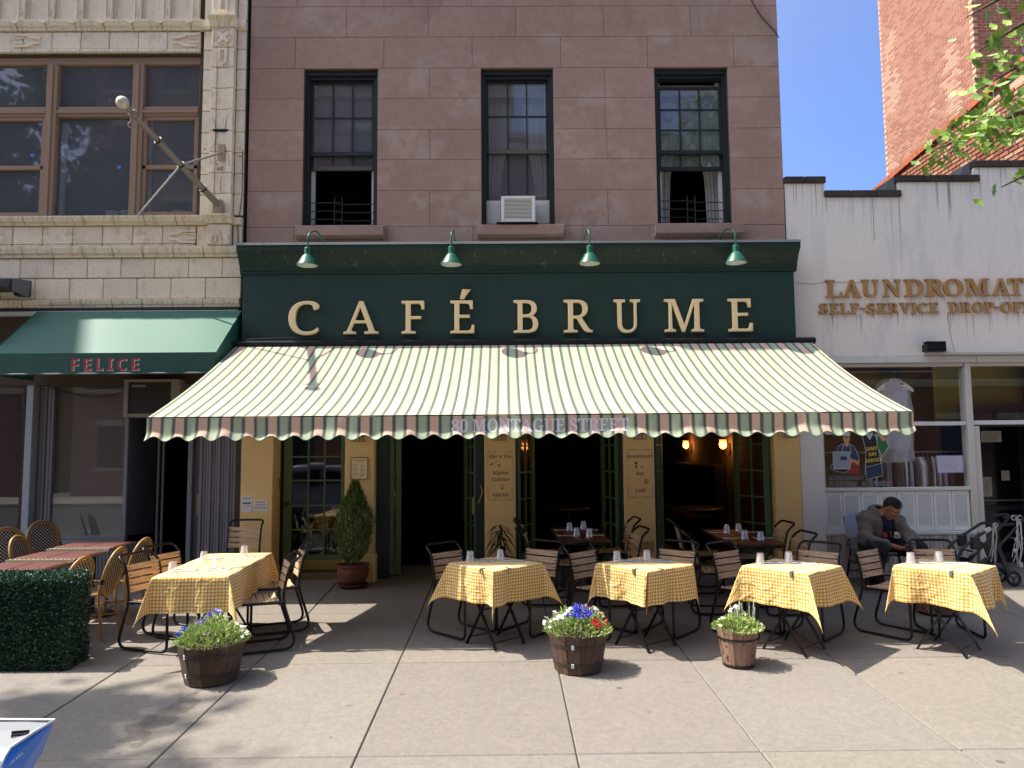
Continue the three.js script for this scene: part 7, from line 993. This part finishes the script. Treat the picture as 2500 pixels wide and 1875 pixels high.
  const or = std({ color: '#b0402c', roughness: 0.8 }); 'MT'.split('').forEach((c, i) => part(man, 'shirt_letter', glyph(c, 'sans_bold', -0.07 + i * 0.075, -0.02 + i * 0.07, 0.0, 0.07, 0.004, 0), or, [0.02, 0.6, 0.262], [R(-20), 0, 0]));
  part(man, 'trousers', sdfMesh((x, y, z) => uni([cap(P.pel, [0, 0.5, 0.03], 0.15, 0.13), cap(P.hipR, P.knR, 0.112, 0.092), cap(P.hipL, P.knL, 0.112, 0.092), cap(P.knR, [P.anR[0], 0.12, P.anR[2]], 0.09, 0.072), cap(P.knL, [P.anL[0], 0.12, P.anL[2]], 0.09, 0.072)], 0.035)(x, y, z) + 0.005 * Math.sin(y * 50 + x * 30 + z * 40), [-0.36, 0.03, -0.2], [0.44, 0.7, 0.56], 0.014), tm);
  for (const a of [P.anR, P.anL]) part(man, 'shoe', sdfMesh(uni([cap([a[0], 0.04, a[2] - 0.05], [a[0] + 0.02, 0.035, a[2] + 0.16], 0.042, 0.038), cap([a[0], 0.09, a[2] - 0.02], [a[0], 0.05, a[2]], 0.042, 0.045)], 0.03), [a[0] - 0.09, 0, a[2] - 0.13], [a[0] + 0.11, 0.15, a[2] + 0.24], 0.009).translate(0, 0.002, 0), shoeM);
  const ph = thing('phone', 'black phone held in both hands by the seated person', 'phone', [0, 0, 0]); const pm = new THREE.Object3D(); part(ph, 'case', cb(-0.038, 0.038, -0.004, 0.004, -0.075, 0.075, 0.003), shoeM); part(ph, 'screen', bx(-0.034, 0.034, 0.0042, 0.0048, -0.068, 0.068), std({ color: '#0a0c10', roughness: 0.1 })); ph.position.set(4.43 + 0.13, gy(-8.85) + 0.535, gz + 0.545); ph.rotation.set(R(25), R(-30), 0);
  // folding chair under him
  const c = thing('plastic_chair', 'white moulded chair with dark legs under the seated person', 'chair', [4.4, gy(-9.0) + 0.002, gz - 0.02], R(4)); const pl = std({ color: '#9aa2b0', roughness: 0.5 });
  part(c, 'seat', grid(10, 10, (u, v) => { const a = (u - 0.5) * 2, b = (v - 0.5) * 2, k = Math.sqrt(1 - 0.18 * a * a * b * b); return [a * 0.22 * k, 0.405 - 0.012 * (1 - a * a) * (1 - b * b), 0.0 + b * 0.21 * k + 0.05]; }), std({ color: '#8d8a80', roughness: 0.6, side: THREE.DoubleSide }));
  part(c, 'seat_rim', pipe([[-0.21, 0.395, -0.15], [0.21, 0.395, -0.15], [0.22, 0.395, 0.26], [-0.22, 0.395, 0.26]], 0.012, 0.08, 8, true), std({ color: '#8d8a80', roughness: 0.6 }));
  part(c, 'backrest', ext([[-0.2, 0], [0.2, 0], [0.215, 0.14], [0.2, 0.25], [0.14, 0.3], [-0.14, 0.3], [-0.2, 0.25], [-0.215, 0.14]], 0.014, 0.006).rotateX(-0.22).translate(-0.02, 0.53, -0.15), pl);
  const dk = std({ color: '#1c1d20', roughness: 0.4, metalness: 0.4 }); for (const s of [-1, 1]) { part(c, 'leg', rod([s * 0.2, 0.39, 0.2], [s * 0.24, 0.002, 0.26], 0.014), dk); part(c, 'leg', pipe([[s * 0.21, 0.78, -0.235], [s * 0.2, 0.4, -0.12], [s * 0.235, 0.002, -0.2]], 0.014, 0.08), dk); } part(c, 'stretcher', [rod([-0.225, 0.14, -0.17], [0.225, 0.14, -0.17], 0.009), rod([-0.225, 0.14, 0.24], [0.225, 0.14, 0.24], 0.009)], dk);
}
// ---------- stroller frame with ropes ----------
{
  const s = thing('stroller_frame', 'black folding stroller frame hung with white cords by the laundromat door', 'stroller', [5.74, gy(-9.0) + 0.002, -9.0]), bk = std({ color: '#1b1c1f', roughness: 0.45 }), cordM = std({ color: '#a8a8a8', roughness: 0.9 });
  for (const [z, n] of [[0.12, 0], [-0.16, 1]]) {
    part(s, 'side_tube', pipe([[-0.5, 0.36, z], [-0.42, 0.5, z], [-0.26, 0.62, z], [0.02, 0.79, z], [0.26, 0.8, z]], 0.02, 0.05), bk);
    part(s, 'push_arm', pipe([[-0.2, 0.26, z], [0.0, 0.47, z], [0.2, 0.66, z], [0.34, 0.8, z], [0.4, 0.88, z], [0.33, 0.91, z * 0.8], [0.15, 0.88, z * 0.8]], 0.018, 0.04), bk);
    part(s, 'rear_leg', bar([0.04, 0.5, z], [0.16, 0.16, z], 0.03, 0.05), bk); part(s, 'front_leg', bar([-0.12, 0.36, z], [-0.42, 0.14, z], 0.025, 0.04), bk);
    part(s, 'hinge', [T(cyl(0.045, 0.045, 0.04, 18).rotateX(Math.PI / 2), -0.02, 0.5, z), cb(-0.32, -0.2, 0.48, 0.64, z - 0.03, z + 0.03, 0.015)], bk);
    for (const [wx, r] of [[0.22, 0.1], [-0.42, 0.085]]) { const w = sub(s, 'wheel', [wx, r, z]); part(w, 'tyre', new THREE.TorusGeometry(r - 0.02, 0.02, 10, 28), M.black); part(w, 'rim', [...[0, 1, 2].map((k) => bar([0, 0, 0], [Math.cos(k * 2.094 + 0.5) * (r - 0.03), Math.sin(k * 2.094 + 0.5) * (r - 0.03), 0], 0.022, 0.022, V(0, 0, 1))), cyl(0.016, 0.016, 0.05, 12).rotateX(Math.PI / 2), new THREE.TorusGeometry(r - 0.038, 0.006, 6, 24)], std({ color: '#3a3b3e', roughness: 0.5 })); }
  }
  s.scale.setScalar(0.9);
  part(s, 'crossbar', [rod([0.38, 0.86, -0.13], [0.38, 0.86, 0.1], 0.016), rod([0.16, 0.17, -0.16], [0.16, 0.17, 0.12], 0.012), rod([-0.3, 0.45, -0.16], [-0.3, 0.45, 0.12], 0.012), rod([0.02, 0.79, -0.16], [0.02, 0.79, 0.12], 0.014)], bk);
  part(s, 'label_sleeve', bar([-0.12, 0.705, 0.121], [-0.05, 0.747, 0.121], 0.0415, 0.041), std({ color: '#b9b9b6', roughness: 0.6 })); part(s, 'fabric_sling', grid(10, 6, (u, v) => [lerp(-0.4, 0.1, u), 0.34 - 0.1 * Math.sin(Math.PI * u) + 0.04 * v, lerp(-0.15, 0.11, v)]), std({ color: '#141518', roughness: 0.95, side: THREE.DoubleSide }));
  const r = rng(17); for (let i = 0; i < 13; i++) { const x0 = i < 5 ? 0.0 + (r() - 0.5) * 0.04 : 0.28 + r() * 0.1, x1 = i < 5 ? -0.1 + r() * 0.12 : 0.2 + r() * 0.12, y0 = i < 5 ? 0.8 : 0.84 + (r() - 0.3) * 0.08, y1 = 0.2 + r() * 0.22, z = 0.13 + r() * 0.03; part(s, 'cord', sweep([V(x0, y0, z), V(lerp(x0, x1, 0.3) + (r() - 0.5) * 0.06, lerp(y0, y1, 0.3), z + 0.015), V(lerp(x0, x1, 0.65) + (r() - 0.5) * 0.07, lerp(y0, y1, 0.66), z + 0.01), V(x1, y1, z)], 0.0055, 6), cordM); }
  part(s, 'knot', [new THREE.TorusGeometry(0.028, 0.007, 6, 16).translate(0.01, 0.79, 0.14), new THREE.TorusGeometry(0.03, 0.007, 6, 16).translate(0.27, 0.88, 0.12), new THREE.TorusGeometry(0.03, 0.007, 6, 16).translate(0.35, 0.88, 0.12), new THREE.SphereGeometry(0.028, 8, 6).translate(0.24, 0.46, 0.15), new THREE.SphereGeometry(0.02, 8, 6).translate(0.26, 0.6, 0.15), new THREE.SphereGeometry(0.024, 8, 6).scale(1, 1.8, 1).translate(0.31, 0.28, 0.14)], cordM);
}
// ---------- docked rental bike at the kerb ----------
{
  const b = thing('rental_bike', 'blue rental bicycle with silver basket plate lettered citi bike', 'bicycle', [-1.62, gy(-2.2), -2.2]), bm = std({ color: '#1d5fa8', roughness: 0.28 }), am = std({ color: '#b7b9bb', roughness: 0.35, metalness: 0.6 }), y = -gy(-2.2);
  const Y = (v) => v + y;
  const rim = [[0.0, 1.006, -0.05], [0.153, 1.006, -0.05], [0.3, 1.009, -0.034], [0.322, 1.01, -0.03], [0.301, 0.999, 0.03], [0.275, 0.98, 0.09], [0.274, 0.965, 0.11], [0.278, 0.946, 0.13], [0.285, 0.86, 0.15]].map(([x, v, z]) => V(x, Y(v), z));
  part(b, 'basket_rim', sweep(rim, 0.0042, 8), am);
  const quad = (pts) => { const g = new THREE.BufferGeometry(); const p = []; for (let i = 1; i < pts.length - 1; i++) p.push(...pts[0], ...pts[i], ...pts[i + 1]); g.setAttribute('position', new THREE.Float32BufferAttribute(p, 3)); g.computeVertexNormals(); return uvm(g); };
  part(b, 'basket_plate', quad([[-0.1, Y(1.0), -0.05], [0.31, Y(1.004), -0.034], [0.296, Y(0.993), 0.02], [0.27, Y(0.973), 0.08], [0.268, Y(0.95), 0.11], [0.1, Y(0.85), 0.0], [-0.1, Y(0.85), -0.03]]), std({ color: '#75787a', roughness: 0.6, metalness: 0.1, side: THREE.DoubleSide }));
  part(b, 'basket_side', quad([rim[3], rim[4], rim[5], rim[6], rim[7], rim[8], V(0.29, Y(0.84), 0.06), V(0.292, Y(0.903), 0.03), V(0.305, Y(0.928), 0.0), V(0.305, Y(0.987), -0.035)].map((q) => q.toArray())), phys({ color: '#2a6fb8', roughness: 0.3, clearcoat: 0.4, side: THREE.DoubleSide, bumpMap: grainT, bumpScale: 0.0006 }));
  const ct = canvasTex(200, 64, (g, W, H) => { g.fillStyle = '#2a6fb8'; g.fillRect(0, 0, W, H); g.fillStyle = '#b9cfe4'; g.font = 'bold 44px sans-serif'; g.fillText('citi bike', 12, 46); }); const lab = part(b, 'lettering', new THREE.PlaneGeometry(0.05, 0.0145), std({ map: ct, roughness: 0.3 })); { const X = V(0.25, 0.36, -0.9).normalize(), N = V(0.0141, 0.0008, 0.0042).normalize(), Yv = new THREE.Vector3().crossVectors(N, X).normalize(); lab.quaternion.setFromRotationMatrix(new THREE.Matrix4().makeBasis(X, Yv, new THREE.Vector3().crossVectors(X, Yv))); lab.position.set(0.29, Y(0.957), 0.1).addScaledVector(N, 0.012); }
  const st = canvasTex(128, 100, (g, W, H) => { g.fillStyle = '#16181f'; g.fillRect(0, 0, W, H); g.fillStyle = '#e4e4e4'; g.font = '13px sans-serif'; g.fillText('Thanks from large bike', 6, 30); g.strokeStyle = '#dcdcdc'; g.lineWidth = 4; g.strokeRect(12, 44, 30, 36); g.beginPath(); g.moveTo(18, 72); g.lineTo(27, 54); g.lineTo(36, 72); g.fill(); }); part(b, 'sticker', new THREE.PlaneGeometry(0.044, 0.034), std({ map: st, roughness: 0.4 }), [0.262, Y(0.986), 0.03], [-0.1, 0.3, 0]);
  part(b, 'handlebar', [pipe([[0.1, Y(0.985), 0.01], [0.2, Y(0.985), 0.01], [0.225, Y(0.965), 0.02], [0.235, Y(0.94), 0.04]], 0.008, 0.02), pipe([[0.15, Y(0.97), 0.02], [0.2, Y(0.96), 0.03], [0.225, Y(0.945), 0.05]], 0.005, 0.01), cb(0.1, 0.14, Y(0.98), Y(1.01), 0.03, 0.06, 0.005)], M.black);
  part(b, 'head_tube', pipe([[-0.05, Y(0.95), 0.08], [-0.02, Y(0.4), 0.16], [0.02, Y(0.33), 0.2]], 0.025, 0.05), bm); const w = sub(b, 'front_wheel', [0.06, 0.34, 0.24], R(80)); part(w, 'tyre', new THREE.TorusGeometry(0.31, 0.025, 10, 40), M.black); part(w, 'spokes', Array.from({ length: 14 }, (_, k) => rod([0, 0, 0], [Math.cos(k * 0.449) * 0.29, Math.sin(k * 0.449) * 0.29, 0], 0.002, 4)), am); part(b, 'frame', [pipe([[-0.05, Y(0.7), 0.12], [-0.1, Y(0.35), 0.5], [-0.1, Y(0.55), 0.95]], 0.035, 0.2)], bm); const w2 = sub(b, 'rear_wheel', [-0.1, 0.34, 1.15], R(90)); part(w2, 'tyre', new THREE.TorusGeometry(0.31, 0.025, 10, 40), M.black); part(b, 'saddle', T(new THREE.SphereGeometry(0.1, 14, 8).scale(0.8, 0.35, 1.3), -0.1, Y(0.95), 0.9), M.black); part(b, 'seat_post', rod([-0.1, Y(0.5), 0.95], [-0.1, Y(0.93), 0.9], 0.015), am);
}
// ---------- street trees ----------
function fanLeaf(s) { // ginkgo leaf: a stalk and a notched fan
  const pos = [], P = (i) => { const a = lerp(-1.05, 1.05, i / 10), r = 0.82 + 0.05 * Math.sin(i * 2.1) - (i === 5 ? 0.2 : 0), x = Math.sin(a) * r, y = 0.22 + Math.cos(a) * r; return [x * s, y * s, (0.22 * x * x + 0.12 * y * y) * s]; };
  for (let i = 0; i < 10; i++) pos.push(0, 0.22 * s, 0, ...P(i + 1), ...P(i));
  const g = new THREE.BufferGeometry(); g.setAttribute('position', new THREE.Float32BufferAttribute(pos, 3)); g.computeVertexNormals(); return merge([g, rod([0, 0, 0], [0, 0.24 * s, 0.004 * s], 0.02 * s, 4)]);
}
const bark = std({ map: speckled([88, 76, 64], 60, 951, 0.5), roughness: 0.95, bumpMap: grainT, bumpScale: 0.02 });
{
  const t = thing('ginkgo_tree', 'ginkgo tree whose fan leaved branches reach in before the brick walls', 'tree', [5.9, gy(-3.6), -3.6]), o = V(5.9, gy(-3.6), -3.6), r = rng(301), W = (x, y, z) => V(x, y, z).sub(o);
  part(t, 'trunk', sweep([V(0, -0.05, 0), V(0.05, 1.5, 0.05), V(0, 3, 0), V(-0.05, 4.6, 0.1), V(0.05, 6.4, 0), V(0, 8.6, 0)], (k) => 0.17 * (1 - k * 0.75), 12), bark);
  const lm = [['#7ea032'], ['#5f8a26'], ['#9cba48']].map(([c]) => leafM(c, 0.35)), lg = [fanLeaf(0.07), fanLeaf(0.06), fanLeaf(0.078)];
  const boxes = [[3.18, 3.62, 3.82, 4.08, -5.3, 160, -0.25], [3.42, 3.68, 4.22, 4.46, -5.2, 60, -0.3], [3.42, 3.7, 4.5, 4.74, -5.15, 50, -0.3], [3.38, 3.7, 4.78, 5.0, -5.2, 22, -0.2], [3.56, 3.72, 3.56, 3.66, -5.2, 8, -0.1]]; let n = 0;
  const start = V(-0.02, 3.9, 0.05);
  for (const [x0, x1, y0, y1, z, c, dr] of boxes) { const a = W(x1 + 0.25, y1 + 0.1, z + 0.2), b = W(x0, (y0 + y1) / 2 + dr * 0.1, z); part(t, 'branch', sweep([start.clone().add(V(0, (y1 - 4) * 0.8, 0)), start.clone().lerp(a, 0.55).add(V(0, 0.25, 0)), a, a.clone().lerp(b, 0.5).add(V(0, 0.02, 0)), b], (k) => lerp(0.045, 0.004, k), 7), bark);
    for (let i = 0; i < c; i++) { const u = Math.pow(r(), 0.8), p = a.clone().lerp(b, u).add(V((r() - 0.5) * 0.16, (r() - 0.55) * (y1 - y0) * 1.0, (r() - 0.5) * 0.45)); const m = part(t, 'leaf', lg[r() * 3 | 0], lm[r() * 3 | 0]); m.position.copy(p); m.quaternion.setFromEuler(new THREE.Euler((r() - 0.5) * 1.5 - 0.3, (r() - 0.5) * 1.6, Math.PI * 0.5 + (r() - 0.5) * 3.2)); n++; } }
  const list = [], bl = [[0.2, 6.2, 0, 2.0], [-0.9, 7.6, -0.6, 1.9], [0.5, 9, 0.4, 1.8], [1.3, 7, 0.6, 1.6], [-1.0, 8.9, 0.8, 1.4], [-1.8, 8.2, 1.6, 1.3]]; for (const [x, y, z, rr] of bl) { part(t, 'branch', sweep([V(0, y - 2, 0), V(x * 0.5, y - 0.9, z * 0.5), V(x, y, z)], (k) => lerp(0.06, 0.01, k), 6), bark); for (let i = 0; i < 1500; i++) { const d = V(r() - 0.5, r() - 0.5, r() - 0.5).normalize(), k = rr * Math.pow(r(), 0.45); const cl = 0.75 + 0.25 * Math.sin(d.x * 7 + y) * Math.sin(d.y * 9 + x); list.push([V(x, y, z).addScaledVector(d, k * cl), qRand(r), 1.2 + r() * 0.8]); } }
  scatter(t, 'crown', lg[0], leafM('#ffffff', 0.3), list, [[0.1, 0.21, 0.03], [0.14, 0.26, 0.04], [0.07, 0.16, 0.025]]);
}
for (const [label, tx, tz, up, bl, seed, den] of [
  ['leafy street tree at the kerb mirrored in the upstairs windows', -11.2, -1.4, 0, [[0.2, 7.4, 0.2, 2.1], [-0.7, 9.4, -0.4, 1.8], [1.1, 6.4, -0.5, 1.6], [0.4, 10.8, 0.3, 1.5], [-1.8, 8.2, 0.6, 1.8], [1.6, 8.4, 0.2, 1.3]], 311, 1000],
  ['tall street tree farther along the kerb that dapples the pavement', -14.3, -4.1, 5, [[0.3, 14, 0.1, 1.8], [-1.2, 13.4, -1.9, 1.2], [1.0, 12.6, 0.6, 1.5], [1.4, 15.4, -0.3, 1.3], [-0.4, 16, -0.6, 1.6], [2.1, 13.6, -1.6, 1.0], [-2.2, 13.2, 0.2, 1.8]], 317, 760]]) {
  const t = thing('street_tree', label, 'tree', [tx, gy(tz), tz], 0, 'street trees along the kerb'), r = rng(seed);
  part(t, 'trunk', sweep([V(0, -0.05, 0), V(0.05, 1.6, 0), V(0, 3.2 + up * 0.3, -0.1), V(0.1, 5.2 + up * 0.7, -0.2), V(0.1, 7.2 + up, -0.3)], (k) => 0.22 * (1 - k * 0.7), 12), bark);
  const list = [];
  for (const [x, y, z, rr] of bl) { part(t, 'branch', sweep([V(0.05, Math.min(5.5 + up, y - 2), -0.2), V(x * 0.5, y - 1, z * 0.55), V(x, y, z)], (k) => lerp(0.07, 0.012, k), 6), bark); for (let i = 0; i < den * rr; i++) { const d = V(r() - 0.5, r() - 0.5, r() - 0.5).normalize(), k = rr * Math.pow(r(), 0.5), cl = 0.7 + 0.3 * Math.sin(d.x * 8 + y * 3) * Math.sin(d.z * 7 + x * 5); list.push([V(x, y, z).addScaledVector(d, k * cl), qRand(r), 0.8 + r() * 0.7]); } }
  scatter(t, 'crown', leafGeo(0.17, 0.12, 0.2), leafM('#ffffff', 0.3), list, [[0.05, 0.11, 0.025], [0.08, 0.16, 0.03], [0.035, 0.08, 0.02]]);
}
// ---------- buildings across the street, mirrored in the windows ----------
{
  const bt = tex(512, 512, (u, v, i, j) => { const row = Math.floor(v * 28), x = u * 10 + (row % 2) * 0.5, fx = x - Math.floor(x), fy = v * 28 - row; const m = fx < 0.05 || fy < 0.14; const k = (hsh(Math.floor(x), row, 3) - 0.5) * 36; return m ? [150, 138, 124] : [118 + k, 70 + k * 0.7, 56 + k * 0.6]; }, { size: 2.1 });
  const bm = std({ map: bt, roughness: 0.95 }), stone = std({ color: '#a39a88', roughness: 0.9 }), gl = std({ color: '#1c2227', roughness: 0.1 });
  const blk = (label, x0, x1, h) => { const b = thing('brick_apartment_block', label, 'building', [(x0 + x1) / 2, -0.2, 13.2]); const w = (x1 - x0) / 2; part(b, 'wall', bx(-w, w, 0, h, 0, 7), bm); part(b, 'cornice', [cb(-w - 0.1, w + 0.1, h - 0.9, h - 0.4, -0.35, 0.1, 0.04), cb(-w, w, h, h + 0.25, -0.08, 7, 0.03)], stone); part(b, 'belt_course', cb(-w, w, 4.4, 4.7, -0.1, 0.1, 0.02), stone);
    for (let y = 1.2; y < h - 3; y += 3.3) for (let x = -w + 1.6; x < w - 1; x += 2.6) { const g = sub(b, 'window', [x, y, 0]); part(g, 'pane', bx(-0.5, 0.5, 0, 1.8, -0.02, 0.02), gl); part(g, 'lintel', cb(-0.62, 0.62, 1.8, 2.05, -0.06, 0.02, 0.01), stone); part(g, 'sill', cb(-0.6, 0.6, -0.12, 0, -0.09, 0.02, 0.01), stone); } };
  blk('tall brick apartment block across the street behind the camera', -18.4, 0.4, 21); blk('lower brick apartment block across the street next to the tall one', 0.42, 15, 15.6); blk('long brick apartment block across the street at the far right end', 15.05, 36, 17); blk('low brick house row across the street at the left end', -40, -20.4, 8.5);
  { const b = thing('added_shade_block', 'added tall brick block out of view at left, shading the FELICE awning', 'building', [-24, 0, -9.3]); part(b, 'wall', bx(-6, 5.3, 0, 23, -14, 0), bm); part(b, 'cornice', cb(-6.1, 5.4, 22.4, 23.2, -14, 0.25, 0.05), stone); for (let y = 2; y < 20; y += 3.4) for (let x = -4.5; x < 4.5; x += 2.6) { const g = sub(b, 'window', [x, y, 0]); part(g, 'pane', bx(-0.5, 0.5, 0, 1.8, 0.002, 0.02), gl); part(g, 'sill', cb(-0.6, 0.6, -0.12, 0, 0.001, 0.09, 0.01), stone); } }  // unseen block added and sized to shade the left of the FELICE awning
  // parked car mirrored in the glazed door
  const c = thing('parked_car', 'silver estate car parked behind the camera, mirrored in the glazed door', 'car', [-5.6, -0.33, 2.6]); const body = phys({ color: '#8e949c', metalness: 0.4, roughness: 0.3, clearcoat: 1 });
  const prof = new THREE.Shape(); prof.moveTo(-2.2, 0.35); prof.lineTo(-2.25, 0.85); prof.quadraticCurveTo(-2.2, 1.0, -1.3, 1.05); prof.quadraticCurveTo(-0.7, 1.5, -0.2, 1.62); prof.lineTo(1.6, 1.62); prof.quadraticCurveTo(2.0, 1.5, 2.2, 1.05); prof.lineTo(2.28, 0.7); prof.lineTo(2.2, 0.35); prof.closePath();
  part(c, 'body', new THREE.ExtrudeGeometry(prof, { depth: 1.62, bevelEnabled: true, bevelSize: 0.08, bevelThickness: 0.1, bevelSegments: 3 }).translate(0, 0, -0.81), body);
  for (const s of [-1, 1]) { part(c, 'side_window', ext([[-1.0, 1.06], [-0.35, 1.5], [0.35, 1.52], [0.35, 1.06]], 0.01).translate(0, 0, s * 0.915 - 0.005), gl); part(c, 'side_window', ext([[0.42, 1.06], [0.42, 1.52], [1.5, 1.52], [1.85, 1.06]], 0.01).translate(0, 0, s * 0.915 - 0.005), gl); for (const x of [-1.4, 1.42]) { const w = sub(c, 'wheel', [x, 0.34, s * 0.82]); part(w, 'tyre', new THREE.TorusGeometry(0.25, 0.09, 12, 28), M.black); part(w, 'rim', cyl(0.19, 0.19, 0.12, 20).rotateX(Math.PI / 2), M.steel); } }
  part(c, 'windscreen', grid(4, 4, (u, v) => [lerp(-1.28, -0.3, v), lerp(1.08, 1.6, v) + 0.02, lerp(-0.72, 0.72, u)]), gl);
}
renderer.render(scene, camera);
